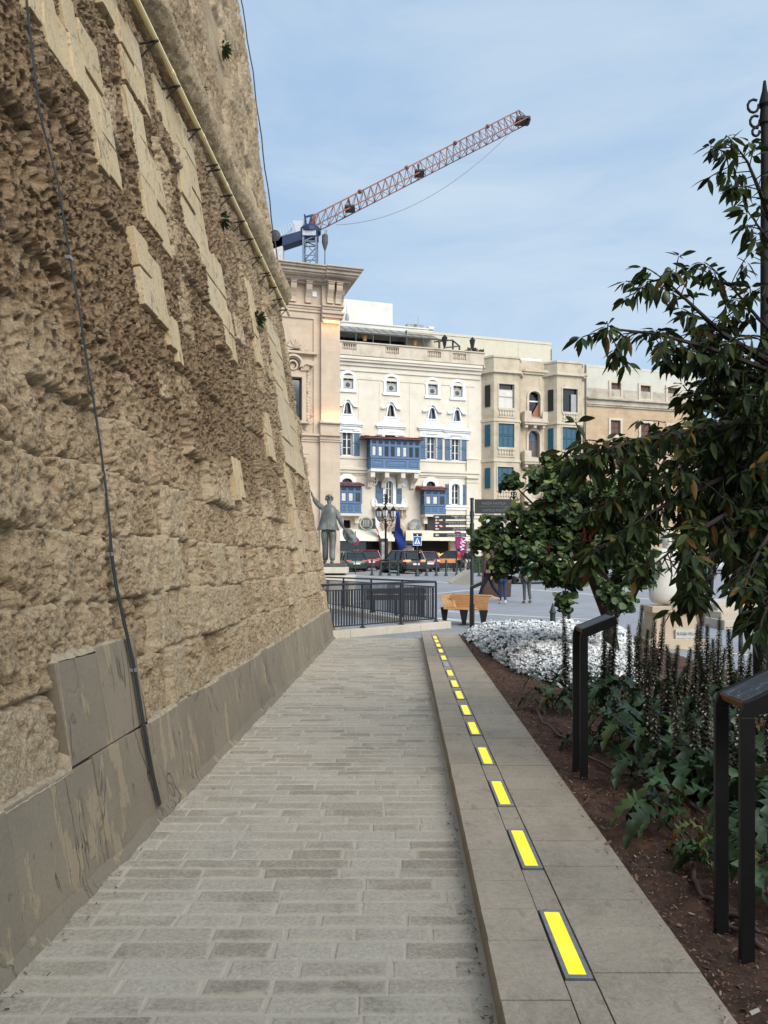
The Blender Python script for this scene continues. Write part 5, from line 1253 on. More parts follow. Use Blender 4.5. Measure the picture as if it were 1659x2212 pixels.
m = MB(); holes_wall(m, 0, cu1, -.5, cm, lows, -.04, .3); m.box(0, cu1, .30, 11, -.5, cm); m.build('lower_wall', gs, Cc.root)
m = MB()
for d0, d1, o in ((.0, .35, .12), (.35, .55, .4), (-.15, 0, .25), (-.3, -.15, .15)): m.box(-.05, cu1, -o - .05, .02, cm + d0, cm + d1)
m.box(-.05, cu1, -.08, .02, cm + .55, cm + 1.5)
m.build('cornice', stone_mat('dirty cornice', (.22, .19, .15), (.42, .37, .29), (.58, .52, .42), .7), Cc.root, bevel=.03)
for i, h in enumerate(tops + lows):
    m = MB(); e = .24; m.ring([(h[0] - e, h[2] - e), (h[1] + e, h[2] - e), (h[1] + e, h[3] + e), (h[0] - e, h[3] + e)], [(h[0], h[2]), (h[1], h[2]), (h[1], h[3]), (h[0], h[3])], -.14, .02); m.box(h[0] - .35, h[1] + .35, -.2, -.141, h[2] - .3, h[2] - .15)
    o = m.build('window', bs2, Cc.root, bevel=.01); mid = (h[0] + h[1]) / 2
    shutter(h[0], mid - .01, h[2], h[3], o, brown, .1, 12); shutter(mid + .01, h[1], h[2], h[3], o, brown, .1, 12)
    MB().box(h[0], h[1], .27, .29, h[2], h[3]).build('pane', GLD, o)
# low houses farther right, mostly hidden by the trees
D_ = Fac(1512, 79.0, 16.6, 'low_house', 'low pale house at the far right of the square behind the dark tree', 'house')
dt = D_(1600, 955)[1]
m = MB(); hh = [(2 + 3.2 * i, 3.2 + 3.2 * i, 4.8, 7.2) for i in range(7)] + [(2 + 3.2 * i, 3.2 + 3.2 * i, .5, 3) for i in range(7)]
holes_wall(m, .3, 26, -.5, dt, hh, 0, .3); m.box(.3, 26, .31, 10, -.5, dt); m.box(.3, 26, -.3, .31, dt - .3, dt); m.build('wall', gs2, D_.root)
for h in hh:
    o = MB().box(h[0], h[1], .26, .28, h[2], h[3]).build('window', brown, D_.root)

# ---- luffing crane behind the palace
red = M('faded red crane paint', (.22, .08, .055), .6, .5, .25); navy = M('navy crane paint', (.012, .026, .075), .5, .3, .6); galv = M('galvanised mast', (.16, .20, .25), .5, .3, 1)
YC = 105.0
cp = lambda x, y, dy=0.0: W(*z1(x, y), YC + dy)
c0 = cp(320, 1060); base = Vector((c0.x, YC, plaza_z(YC)))
crane = thing('tower_crane', 'red and blue lattice tower crane with raised jib behind the palace roof', 'crane', base)
m = MB(); hw_ = (cp(357, 900).x - cp(285, 900).x) / 2; zt = cp(320, 850).z - base.z
for a in (-1, 1):
    for b in (-1, 1): m.bar((a * hw_, b * hw_, 0), (a * hw_, b * hw_, zt), .26)
z = 0; st_ = 1.9; n = 0
while z < zt - .5:
    z2_ = min(z + st_, zt)
    for (p, q) in (((-1, -1), (1, -1)), ((1, -1), (1, 1)), ((1, 1), (-1, 1)), ((-1, 1), (-1, -1))):
        m.bar((p[0] * hw_, p[1] * hw_, z), (q[0] * hw_, q[1] * hw_, z), .12)
        a, b = (p, q) if n % 2 else (q, p); m.bar((a[0] * hw_, a[1] * hw_, z), (b[0] * hw_, b[1] * hw_, z2_), .12)
    z = z2_; n += 1
m.build('mast', galv, crane)
m = MB(); L_ = lambda x, y, dy=0.0: cp(x, y, dy) - base
t0 = L_(320, 830).z; t1 = L_(320, 800).z
m.box(-hw_ - .2, hw_ + .2, -hw_ - .2, hw_ + .2, zt - .1, t0 + .2); m.lathe([(hw_ + .6, t0 + .2), (hw_ + .6, t0 + .7), (hw_ + .2, t1 + .4)], 14)
for x in (290, 330): 
    q = L_(x, 725); 
    for dy in (-1.1, 1.1): m.bar((L_(300, 800).x + (x - 290) * .01, dy, t1), (q.x, dy * .5, q.z), .22)
m.bar(L_(290, 728), L_(345, 715), .2)
m.build('slewing_unit', navy, crane)
m = MB(); a, b = L_(108, 888), L_(300, 825); m.hexa([(a.x, -.9, a.z - .9), (b.x, -.9, b.z - .9), (b.x, .9, b.z - .9), (a.x, .9, a.z - .9), (a.x, -.9, a.z + .5), (b.x, -.9, b.z + .3), (b.x, .9, b.z + .3), (a.x, .9, a.z + .5)])
m.build('counter_jib', navy, crane)
m = MB(); a, b = L_(104, 828), L_(235, 775); n = 9
for dy in (-1.0, 1.0):
    m.bar((a.x, dy, a.z), (b.x, dy, b.z), .07); c_, d_ = L_(108, 880), L_(245, 822)
    for i in range(n): q = i / (n - 1); m.bar((a.x + (b.x - a.x) * q, dy, a.z + (b.z - a.z) * q), (c_.x + (d_.x - c_.x) * q, dy, c_.z + (d_.z - c_.z) * q), .06)
m.bar(L_(140, 860), L_(288, 728), .1); a = L_(262, 785); m.box(a.x - .9, a.x + .9, -.7, .7, a.z - 1.6, a.z + .6); 
m.build('railing', M('pale crane rail', (.5, .52, .55), .5), crane)
m = MB(); a = L_(126, 945); m.box(a.x - 1.0, a.x + 1.0, -.9, .9, a.z - 2.6, a.z + 2.6); m.build('counterweight', M('concrete counterweight', (.5, .5, .48), .9, .15, 2), crane, bevel=.05)
m = MB(); a = L_(124, 852); m.lathe([(.3, -1.2), (.8, -1.1), (.8, 1.1), (.3, 1.2)], 10, (a.x, 0, a.z), 'y'); m.build('winch', M('dark winch', (.03, .03, .035), .5), crane)
# jib : triangular lattice
m = MB(); r0, r1 = L_(330, 805), L_(1545, 185, 14); t0_, t1_ = L_(345, 715), L_(1505, 122, 14)
jd = (r1 - r0); n = 30; w_ = 1.05
def bl(q, s_): p = r0.lerp(r1, q); return Vector((p.x, p.y + s_ * w_, p.z))
def tl(q): return t0_.lerp(t1_, q)
for s_ in (-1, 1): m.bar(bl(0, s_), bl(1, s_), .14)
m.bar(tl(0), tl(1), .16)
for i in range(n):
    q, q2 = i / n, (i + 1) / n
    for s_ in (-1, 1): m.bar(bl(q, s_), tl((i + .5) / n), .07).bar(tl((i + .5) / n), bl(q2, s_), .07)
    m.bar(bl(q, -1), bl(q, 1), .055).bar(bl(q, -1 if i % 2 else 1), bl(q2, 1 if i % 2 else -1), .055)
for q in (.2, .42, .66, .83):
    a = tl(q); m.ball(a, .35, .35, .3, 8, 5); 
m.bar(tl(1), bl(1, 1), .12).bar(tl(1), bl(1, -1), .12).bar(tl(0), bl(0, -1), .3).bar(tl(0), bl(0, 1), .3)
m.build('jib', red, crane)
m = MB()
for q in (.16, .47): p = bl(q, -1); m.box(p.x - .7, p.x + .7, p.y - .2, p.y + 1.8, p.z + .1, p.z + .35); m.bar((p.x, p.y + 1, p.z + .3), (p.x - .2, p.y + 1, p.z + 1.7), .25); m.build('jib_platform', M('dark crane plate', (.05, .035, .03), .6), crane); m = MB()
p = r1; m.box(p.x - 1.6, p.x + .5, p.y - 1.1, p.y + 1.1, p.z - .1, p.z + .25); m.lathe([(.35, -.6), (.35, .6)], 10, (p.x + .3, p.y, p.z), 'y')
m.build('jib_head', M('dark crane steel', (.035, .03, .03), .6), crane)
m = MB(); pts = []
a, b = L_(470, 772), L_(1475, 232, 13)
for i in range(25): q = i / 24; p = a.lerp(b, q); pts.append((p.x, p.y, p.z - 3.4 * 4 * q * (1 - q) * (1 - .15 * q)))
m.tube(pts, .045, 5); m.build('hoist_rope', M('rope grey', (.22, .23, .25), .6), crane)
m = MB(); a = L_(404, 800); b = L_(403, 835); m.tube([a, b], .04, 5).tube([(a.x + .25, 0, a.z), (b.x + .2, 0, b.z)], .04, 5); m.lathe([(.1, .2), (.42, 0), (.45, -1.0), (.25, -1.7), (.1, -2.1)], 10, (b.x, 0, b.z + .1), sy=.5); m.tube([(b.x, 0, b.z - 2), L_(402, 1100)], .07, 6); m.build('hook_block', M('dark crane steel 2', (.07, .06, .06), .6), crane)
text_mesh('CRANE', .1, 'x', white, crane, (0, 0, 0)) if False else None
m = MB(); a = L_(318, 832); m.box(a.x - .9, a.x + .9, -hw_ - .26, -hw_ - .21, a.z - .45, a.z + .45); m.build('name_plate', M('pale plate', (.45, .45, .5), .6), crane)
# ------------------------------------------------------------------ railings, bench, signs, lecterns, lamps, bollards
iron = M('dark grey painted steel', (.035, .037, .042), .5, .25, 8, .3)
kst = stone_mat('pale kerb stone', (.40, .34, .26), (.52, .46, .37), (.58, .52, .43), .4)
PA, PB_, PC = Vector((-1.55, 15.05, .15)), Vector((1.216, 17.8, .15)), Vector((-1.95, 24.5, .12))
def railing(name, label, a, b, posts, brk):
    L_ = (b - a).length; d = (b - a); an = math.atan2(d.y, d.x)
    t = thing(name, label, 'railing', a, an, 'railings round the stairwell')
    dz = b.z - a.z
    m = MB(); m.tube([(0, 0, .92), (L_ - .02, 0, .92 + dz)], .024, 8); m.build('handrail', iron, t, smooth='auto')
    m = MB(); m.box(0, L_, -.012, .012, .79, .815).box(0, L_, -.012, .012, .055, .08); m.build('rail', iron, t)
    for p in posts:
        m = MB(); m.tube([(p, 0, -.01), (p, 0, .90)], .026, 10); m.lathe([(.062, -.012), (.066, .008), (.045, .02), (.03, .04)], 14, (p, 0, 0)); m.build('post', iron, t, smooth='auto')
    x = .07; i = 0
    while x < L_ - .05:
        if min(abs(x - p) for p in posts) > .045:
            m = MB(); w = .036 if (int(i / brk) % 3 == 1) else .018
            m.box(x - w / 2, x + w / 2, -.006, .006, .082, .788); m.build('baluster', iron, t)
        x += .074; i += 1
    return t
railing('railing', 'nearer dark grey metal railing on a pale stone kerb at the path end', PA, PB_, [.45, 1.55, 2.72, 3.88], 9)
railing('railing', 'farther dark grey metal railing running back from the corner towards the statue', PB_ + Vector((-.03, .06, 0)), PC, [1.7, 3.6, 5.6, 7.3], 7)
m = MB(); d = (PB_ - PA).normalized(); n = Vector((-d.y, d.x, 0)); e = PB_ + d * .34
def kerbline(a, b, w0, w1, h, name, label):
    m = MB(); d = (b - a).normalized(); n = Vector((-d.y, d.x, 0)); L_ = (b - a).length; k = max(1, int(L_ / .95))
    for i in range(k):
        p, q = a + d * (L_ * i / k + .003), a + d * (L_ * (i + 1) / k - .003); c = [p - n * w0, q - n * w0, q + n * w1, p + n * w1]
        m.slabz([(v.x, v.y) for v in c], -.05, h, rng.random())
    o = m.build('stone_kerb', kst, bevel=.01); tag(o, label, 'kerb', 'stone kerbs under the railings'); return o
kerbline(PA, e, .16, .18, .148, 'k', 'pale stone kerb under the nearer railing at the path end')
kerbline(PB_ + Vector((-.15, .35, 0)), PC, .17, .15, .118, 'k', 'pale stone kerb under the farther railing')
# stone stair landing seen between the railings
m = MB()
for i in range(4):
    a = PA.lerp(PB_, .25) + Vector((-.2 - i * .35, .7 + i * .75, 0)); m.box(a.x - 1.4, a.x + .4, a.y, a.y + .74, -.02, .04 + i * .045)
o = m.build('stone_steps', kst, bevel=.01); tag(o, 'low pale stone steps behind the railings', 'steps')

# bench : warm timber slats on black tapered legs
wood = None
t = NT('warm bench timber')
c = t.ramp(t.noise(5, 5, .6, (1, 12, 12)), [(.3, srgb(150, 100, 58)), (.6, srgb(198, 146, 92)), (.8, srgb(216, 168, 114))])
c = t.mix(.35, c, t.ramp(t.attr('rnd'), [(0, srgb(140, 98, 62)), (1, srgb(214, 170, 120))])); t.bump(t.noise(12, 4, .6, (1, 12, 12)), .2, .005); wood = t.fin(c, .6)
t = NT('end timber'); c = t.ramp(t.noise(4, 5, .6), [(.3, srgb(160, 110, 66)), (.7, srgb(208, 160, 108))]); wood2 = t.fin(c, .65)
bn = thing('bench', 'twisted timber bench with black tapered legs in front of the railings', 'bench', (1.34, 19.0, 0), R(-3))
zx = lambda x: (z6(x, 1000)[0] - 829.5) / F * 19.0 - 1.34
zz = lambda y: EYE + (1212 - z6(1000, y)[1]) / F * 19.0
m = MB()
for i in range(3):       # long back, three boards, top folding out to the right
    a, b = zz(1110) + i * (zz(978) - zz(1110)) / 3, zz(1110) + (i + 1) * (zz(978) - zz(1110)) / 3
    x0, x1 = zx(1300) - .04 * i, zx(1590) + .012 * i; y0 = -.02 - .035 * i
    m.hexa([(x0, y0, a), (x1, y0, a), (x1, y0 + .04, a), (x0, y0 + .04, a), (x0 - .03, y0 - .03, b - .008), (x1 + .012, y0 - .03, b - .008), (x1 + .012, y0 + .01, b - .008), (x0 - .03, y0 + .01, b - .008)], rng.random())
m.hexa([(zx(1290), -.13, zz(975)), (zx(1620), -.13, zz(990)), (zx(1640), .12, zz(990)), (zx(1300), .12, zz(975)), (zx(1290), -.13, zz(966)), (zx(1620), -.13, zz(981)), (zx(1640), .12, zz(981)), (zx(1300), .12, zz(966))], .3)
m.hexa([(zx(1600), -.1, zz(990)), (zx(1700), .1, zz(1022)), (zx(1700), .5, zz(1022)), (zx(1600), .3, zz(990)), (zx(1600), -.1, zz(980)), (zx(1700), .1, zz(1008)), (zx(1700), .5, zz(1008)), (zx(1600), .3, zz(980))], .7)
m.build('backrest', wood, bn, bevel=.006)
m = MB()
for i in range(4):       # left end: slats turned to face the square
    q = i / 4; q2 = (i + .93) / 4
    xa, xb = zx(1175) + (zx(1295) - zx(1175)) * q, zx(1175) + (zx(1295) - zx(1175)) * q2
    xc, xd = zx(1212) + (zx(1318) - zx(1212)) * q, zx(1212) + (zx(1318) - zx(1212)) * q2
    zt0, zt1 = zz(985 - 18 * q), zz(985 - 18 * q2); zb = zz(1082)
    m.hexa([(xc, -.30, zb), (xd, -.30, zb), (xd, -.25, zb), (xc, -.25, zb), (xa, .12, zt0), (xb, .12, zt1), (xb, .17, zt1), (xa, .17, zt0)], rng.random())
m.build('end_rest', wood2, bn, bevel=.006)
m = MB(); m.hexa([(zx(1205), -.34, zz(1097)), (zx(1430), -.32, zz(1103)), (zx(1600), .40, zz(1098)), (zx(1240), .42, zz(1090)), (zx(1205), -.34, zz(1082)), (zx(1430), -.32, zz(1090)), (zx(1600), .40, zz(1086)), (zx(1240), .42, zz(1078))], .5)
m.build('seat', wood, bn, bevel=.006)
for xa, xb, xc, xd, yt, yb, y0 in ((1182, 1250, 1203, 1232, 1085, 1202, -.12), (1343, 1418, 1368, 1398, 1098, 1229, -.28), (1518, 1592, 1536, 1570, 1110, 1229, -.06)):
    m = MB(); m.hexa([(zx(xc), y0 + .05, 0), (zx(xd), y0 + .05, 0), (zx(xd), y0 + .12, 0), (zx(xc), y0 + .12, 0), (zx(xa), y0 - .02, zz(yt)), (zx(xb), y0 - .02, zz(yt)), (zx(xb), y0 + .22, zz(yt)), (zx(xa), y0 + .22, zz(yt))]); m.build('leg', black, bn, bevel=.008)
m = MB(); m.box(zx(1335), zx(1425), -.35, .12, 0, .012); m.build('foot_plate', black, bn)
dkw = M('dark stained timber', (.05, .032, .022), .7, .3, 5)
bq = thing('bench', 'dark timber bench back seen through the balusters of the railing', 'bench', (.2, 21.6, 0), R(2))
for i in range(2): MB().box(-.7, 1.0, 0, .05, .45 + i * .18, .60 + i * .18).build('slat', dkw, bq)
for x in (-.55, .1, .85): MB().box(x, x + .09, 0.06, .40, 0, .45).build('leg', black, bq, bevel=.006)
MB().box(-.7, 1.0, .06, .45, .45, .50).build('seat', dkw, bq)

# finger post
plate = M('charcoal sign plate', (.040, .043, .048), .45, .15, 4, .2); lett = M('pale sign lettering', (.62, .62, .60), .5, .05, 5); lett2 = M('grey sign lettering', (.17, .175, .18), .5, .05, 5)
YS = 18.0; sp0 = W(1019.5, 1355, YS); fp = thing('finger_post', 'tall dark finger post with direction plates beside the white flower bed', 'sign post', (sp0.x, YS, 0))
m = MB(); m.tube([(0, 0, 0), (0, 0, 3.0)], .040, 14); m.build('pole', plate, fp, smooth='auto')
m = MB(); m.box(-.055, .055, -.055, .055, 0, .55); m.build('pole_base', plate, fp, bevel=.006)
m = MB(); m.lathe([(.048, 2.985), (.05, 3.02), (.02, 3.03)], 14); m.build('pole_cap', plate, fp, smooth='auto')
ux = lambda x: (z6(x, 300)[0] - 829.5) / F * YS - sp0.x
uz = lambda y: EYE + (1212 - z6(1400, y)[1]) / F * YS
u7 = lambda x: (z7(x, 300)[0] - 829.5) / F * YS - sp0.x
def arrow_plate(x0, x1, z0, z1, l1, l2, left=True, ext=None):
    m = MB(); m.box(x0, x1, -.02, .02, z0, z1); pl = m.build('direction_plate', plate, fp, bevel=.003)
    m = MB()
    for z in (z0 + .008, z1 - .008): m.box(min(x1, .0) if left else .0, max(x1, 0) if left else x0, -.008, .008, z - .007, z + .007)
    m.build('bracket', plate, pl)
    h = z1 - z0
    al = 'RIGHT' if left else 'LEFT'; xt = x1 - .03 if left else x0 + .03
    text_mesh(l1, h * .42, 'lettering', lett, pl, (xt, -.0215, z0 + h * .56), align=al, depth=.001, sx=.98)
    text_mesh(l2, h * .42, 'lettering', lett, pl, (xt, -.0215, z0 + h * .12), align=al, depth=.001, sx=.98)
    if left:
        zc = (z0 + z1) / 2; m = MB(); m.prism([(x0 + .03, zc), (x0 + .085, zc + .028), (x0 + .085, zc + .014), (x0 + .13, zc + .014), (x0 + .13, zc - .014), (x0 + .085, zc - .014), (x0 + .085, zc - .028)], -.023, -.0205); m.build('arrow', lett, pl)
        if l2 == 'Bus Terminus':
            m = MB(); m.lathe([(.035, 0), (.035, .002), (.001, .002)], 16, (x0 + .52, -.021, zc), 'y'); m.build('emblem', lett2, pl)
xl, xr = ux(1120), ux(1405)
arrow_plate(xl, xr, uz(320), uz(284), 'X-xandelier tal-Belt', 'Bus Terminus')
arrow_plate(xl, xr, uz(371), uz(335), 'Il-Konkatidral ta’ San Ġwann', 'St John’s Co-Cathedral')
arrow_plate(xl, xr, uz(422), uz(387), 'Pjazza De Valette', 'De Valette Square')
arrow_plate(xl, xr, uz(476), uz(441), 'Informazzjoni għat-Turisti', 'Tourist Information Office')
arrow_plate(u7(528), u7(800), uz(320), uz(284), 'Ix-Xatt ta’ Pinto', 'Pinto Wharf', False)
m = MB(); m.box(u7(485), u7(812), -.02, .02, uz(270), uz(146)); pl = m.build('name_plate', plate, fp, bevel=.004)
xm = (u7(485) + u7(812)) / 2; hh = uz(146) - uz(270)
text_mesh('PJAZZA KASTILJA', hh * .24, 'lettering', lett2, pl, (xm, -.0215, uz(270) + hh * .63), depth=.001, sx=.92)
text_mesh('CASTILLE PLACE', hh * .24, 'lettering', lett2, pl, (xm, -.0215, uz(270) + hh * .14), depth=.001, sx=.92)
MB().box(u7(525), u7(790), -.0225, -.0205, uz(210), uz(208)).build('line', lett2, pl)
m = MB()
for z in (uz(278), uz(382), uz(440)): MB().tube([(0, 0, z - .07), (0, 0, z + .07)], .052, 14).build('collar', plate, fp, smooth='auto')

# reading lecterns along the walk
t = NT('dark printed lectern board'); 
c = t.ramp(t.noise(7, 3, .5, (1, 14, 1)), [(.3, (.030, .034, .040)), (.6, (.075, .085, .10)), (.8, (.16, .18, .20))])
wv = t.ramp(t.noise(16, 4, .6, (1, 1, 1), 2.0), [(.60, (0, 0, 0)), (.66, (1, 1, 1))]); c = t.mix(t.mix(.5, (0, 0, 0), wv), c, (.42, .45, .48)); boardm = t.fin(c, .35, 0, .5)
edgew = M('lectern board timber edge', srgb(120, 78, 44), .7, .3, 8)
lsteel = M('near-black lectern steel', (.016, .015, .016), .5, .3, 6, .3)
def lectern(x, y, zb, h, arm, label, up=30):
    t = thing('lectern', label, 'lectern', (x, y, zb), -math.atan(.03), 'reading lecterns along the kerb walk')
    for s_ in (-.115, .115):
        m = MB(); c, n = math.cos(R(up)), math.sin(R(up)); w = .052; d = .026
        hz = h - zb
        m.box(0, w, s_ - d / 2, s_ + d / 2, -.05, hz - .02)
        a0 = (0, hz - .0201); p = [(0, hz - .02), (w, hz - .02 - .0), (w + c * arm, hz - .02 + n * arm - .03), (w + c * arm - n * .05, hz - .02 + n * arm + .022), (.016, hz + .032)]
        m.prism(p, s_ - d / 2, s_ + d / 2); m.build('side_frame', lsteel, t, bevel=.003)
    m = MB(); hz = h - zb; o = -.004
    P0, P1 = (.014, hz + .028), (.052 + c * arm - n * .05, hz - .02 + n * arm + .018)
    dx, dz = P1[0] - P0[0], P1[1] - P0[1]; ll = math.hypot(dx, dz); nx, nz_ = dz / ll, -dx / ll
    q = [(P0[0], P0[1]), (P1[0], P1[1]), (P1[0] + nx * .03, P1[1] + nz_ * .03), (P0[0] + nx * .03, P0[1] + nz_ * .03)]
    m.prism(q, -.1015, .1015); b = m.build('board', edgew, t, bevel=.002)
    m = MB(); q = [(P0[0] + dx * .02 - nx * .0025, P0[1] + dz * .02 - nz_ * .0025), (P0[0] + dx * .98 - nx * .0025, P0[1] + dz * .98 - nz_ * .0025), (P0[0] + dx * .98, P0[1] + dz * .98), (P0[0] + dx * .02, P0[1] + dz * .02)]
    m.prism(q, -.098, .098); m.build('printed_face', boardm, b)
lectern(1.305, 2.93, .06, 1.0, .40, 'nearest black steel lectern with dark board, at the right edge of the garden bed')
lectern(1.325, 5.30, .06, 1.06, .235, 'black steel lectern with sloped board standing among the flower spikes')
lectern(1.735, 15.45, .03, 1.02, .24, 'small grey lectern at the far end of the kerb walk by the finger post')

# bollards with chains
bolm = M('grey green cast bollard', (.045, .058, .058), .55, .3, 6, .3)
bx = [585, 660, 737, 813, 1060, 1146, 1231, 1322, 1427, 1520]
names = ['leftmost', 'second', 'third', 'fourth', 'fifth', 'sixth', 'seventh', 'eighth', 'ninth', 'rightmost']
bpos = []
bol0 = None
for i, x in enumerate(bx):
    px, py = z6(x, 770 + (x - 585) * .058); g_ = G(px, py); Y = 51.5 - .6 * i * .3; P = Vector(((px - 829.5) / F * Y, Y, plaza_z(Y)))
    lab = '%s slim chain bollard from the left in the row before the cars' % names[i] if 0 < i < 9 else '%s slim chain bollard of the row before the cars' % names[i]
    if bol0 is None:
        t = thing('bollard', lab, 'bollard', P, 0, 'chain bollards before the cars'); bol0 = t
        MB().lathe([(.13, 0), (.13, .06), (.085, .10), (.075, .2), (.06, .25), (.055, .86), (.075, .88), (.075, .93), (.05, .95)], 12).build('shaft', bolm, t, smooth='auto')
        MB().ball((0, 0, 1.0), .07, n=10, m=7).build('finial', bolm, t, smooth=True)
    else: t = copy_tree(bol0); t.location = P; t['label'] = lab
    bpos.append(P)
for i in range(len(bpos) - 1):
    a, b = bpos[i], bpos[i + 1]
    if i == 3: continue
    m = MB(); m.tube([((b - a) * (q / 12) + Vector((0, 0, .88 - .42 * 4 * (q / 12) * (1 - q / 12)))) for q in range(13)], .022, 5)
    o = m.build('chain', bolm); o.location = a; tag(o, 'drooping chain between the %s and the next bollard before the cars' % names[i], 'chain', 'chains between the bollards')

ironm = M('black wrought iron', (.010, .010, .011), .7, .3, 10, 0, 0, 40, .2)
# street lamp with lanterns
lampg = M('lamp glass', (.55, .57, .58), .2, .15, 4)
def street_lamp(label, loc, H_, sc=1.0):
    t = thing('street_lamp', label, 'street lamp', loc, R(8))
    m = MB(); m.lathe([(.22 * sc, 0), (.22 * sc, .3), (.16 * sc, .4), (.13 * sc, .9), (.09 * sc, 1.0), (.075 * sc, H_ * .52), (.10 * sc, H_ * .54), (.10 * sc, H_ * .57), (.06 * sc, H_ * .6), (.05 * sc, H_ * .80)], 14); m.build('post', ironm, t, smooth='auto')
    m = MB(); zb = H_ * .60
    for k in range(3):
        an = k * 2.094 + .3
        pts = [(.06 * math.cos(an), .06 * math.sin(an), zb)]
        for j in range(9):
            q = j / 8; r_ = (.62 * q ** .8) * sc; pts.append((r_ * math.cos(an), r_ * math.sin(an), zb + (.14 * math.sin(q * 5) + .26 * q * q) * sc))
        m.tube(pts, .03 * sc, 6)
        cx_, cy_ = .62 * sc * math.cos(an), .62 * sc * math.sin(an)
        m.build('lamp_arm', ironm, t); m = MB(); m.tube([(cx_ * .7 + .13 * math.cos(j * .6) * math.cos(an), cy_ * .7 + .13 * math.cos(j * .6) * math.sin(an), zb + .05 + .13 * math.sin(j * .6)) for j in range(9)], .018 * sc, 5); m.build('scroll', ironm, t); m = MB()
    for k in range(4):      # crown of scrolls on top
        an = k * 1.571 + .4
        for r_, zc in ((.26, H_ * .85), (.18, H_ * .91)): m.tube([(0, 0, zc)] + [(r_ * .6 * math.cos(an) * (1 + .8 * math.cos(j * .7)), r_ * .6 * math.sin(an) * (1 + .8 * math.cos(j * .7)), zc + r_ * .9 * math.sin(j * .7)) for j in range(8)], .024 * sc, 5)
    m.build('scrollwork', ironm, t); m = MB(); m.tube([(0, 0, H_ * .78), (0, 0, H_ * 1.0)], [.04, .012], 6); m.build('finial', ironm, t)
    for k in range(3):
        an = k * 2.094 + .3; cx_, cy_, zc = .62 * sc * math.cos(an), .62 * sc * math.sin(an), zb + .18
        m = MB(); prof = [(.08, 0), (.20, .22), (.25, .62), (.27, .66), (.16, .86), (.05, .94), (.03, 1.04)]
        g_ = [(r_ * .93 * sc, z * sc) for r_, z in prof[:4]]
        lo = MB().lathe(g_, 6, (cx_, cy_, zc)).build('lantern', lampg, t)
        for j in range(6):
            a2 = 2 * math.pi * (j + .5) / 6
            m.tube([(cx_ + r_ * sc * math.cos(a2), cy_ + r_ * sc * math.sin(a2), zc + z * sc) for r_, z in prof[:4]], .020 * sc, 5)
        m.lathe([(r_ * sc, z * sc) for r_, z in prof[3:]], 6, (cx_, cy_, zc)); m.lathe([(.09 * sc, -.05), (.09 * sc, .02)], 6, (cx_, cy_, zc)); m.lathe([(.21 * sc, .2 * sc), (.215 * sc, .23 * sc)], 6, (cx_, cy_, zc))
        m.build('lantern_cage', ironm, lo)
    return t
P = W(*z6(705, 640), 57.0); P.z = plaza_z(57)
street_lamp('ornate iron street lamp with glass lanterns behind the dark brown car', P, EYE + (1212 - z6(700, 55)[1]) / F * 57 - P.z)
P = W(1110, 1100, 40); P.z = plaza_z(40); street_lamp('ornate iron street lamp whose scrolled top shows above the small tree', P, EYE + (1212 - 1050) / F * 40 - P.z, .8)
# close lamp standard cut by the right edge of the picture
P = Vector((4.455, 9.0, .05)); t = thing('street_lamp', 'tall dark wrought iron lamp standard rising above the tree at the far right', 'street lamp', P)
m = MB(); m.lathe([(.13, 0), (.13, .5), (.085, .6), (.055, 1.5), (.042, 6.60), (.065, 6.62), (.045, 6.80), (.07, 6.84), (.03, 7.0), (.015, 7.12)], 14); m.build('post', ironm, t, smooth='auto')
zc = 6.52
for (r_, dz, ox) in ((.085, .30, -.13), (.075, .12, -.11), (.055, .0, -.10), (.06, -.14, -.09)):
    m = MB(); m.tube([((ox + r_ * .9 * math.cos(j * .62 + 1) * (1 - j * .03)), 0, zc + dz + r_ * math.sin(j * .62 + 1) * (1 - j * .03)) for j in range(10)] + [(-.03, 0, zc + dz)], .016, 6); m.build('scroll', ironm, t)
m = MB(); m.tube([(.04, 0, 6.7), (.5, 0, 7.0), (.9, 0, 6.95), (1.0, 0, 6.8)], .025, 8); m.build('arm', ironm, t)
m = MB(); m.lathe([(.05, 6.8), (.22, 6.65), (.24, 6.6), (.17, 6.1), (.06, 6.0)], 8, (1.0, 0, 0)); m.build('lantern', lampg, t)

# square traffic sign, round no-parking sign
P = W(*z6(980, 790), 50.0); P.z = plaza_z(50.0); z_ = lambda y: EYE + (1212 - z6(980, y)[1]) / F * 50.0 - P.z
t = thing('crossing_sign', 'blue square pedestrian crossing sign on a pole before the parked cars', 'traffic sign', P)
m = MB(); m.lathe([(.16, 0), (.14, .3), (.06, .4), (.05, .5)], 12); m.tube([(0, 0, .1), (0, 0, z_(440))], .045, 10); m.build('pole', bolm, t, smooth='auto')
hb = .29; zc = (z_(537) + z_(480)) / 2
m = MB(); m.box(-.28, .28, -.09, -.06, zc - .30, zc + .30); s_ = m.build('sign_plate', M('white sign border', (.75, .76, .78), .5, .05), t)
MB().box(-.25, .25, -.094, -.0905, zc - .27, zc + .27).build('blue_field', M('blue sign field', srgb(40, 92, 168), .45, .08), s_)
MB().prism([(-.20, zc - .2), (.20, zc - .2), (0, zc + .21)], -.098, -.0945).build('triangle', white, s_)
m = MB(); m.ball((.01, -.1, zc + .07), .03, .006, .03, 8, 6); m.prism([(-.035, zc + .03), (.035, zc + .03), (.03, zc - .06), (-.03, zc - .06)], -.104, -.099)
m.prism([(-.03, zc - .06), (0, zc - .06), (-.05, zc - .17), (-.085, zc - .17)], -.103, -.099); m.prism([(0, zc - .06), (.03, zc - .06), (.09, zc - .17), (.055, zc - .17)], -.1035, -.099); m.build('walking_figure', black, s_)
m = MB(); m.box(-.27, .30, -.07, .07, z_(472), z_(442)); m.build('sign_box', black, t, bevel=.01)
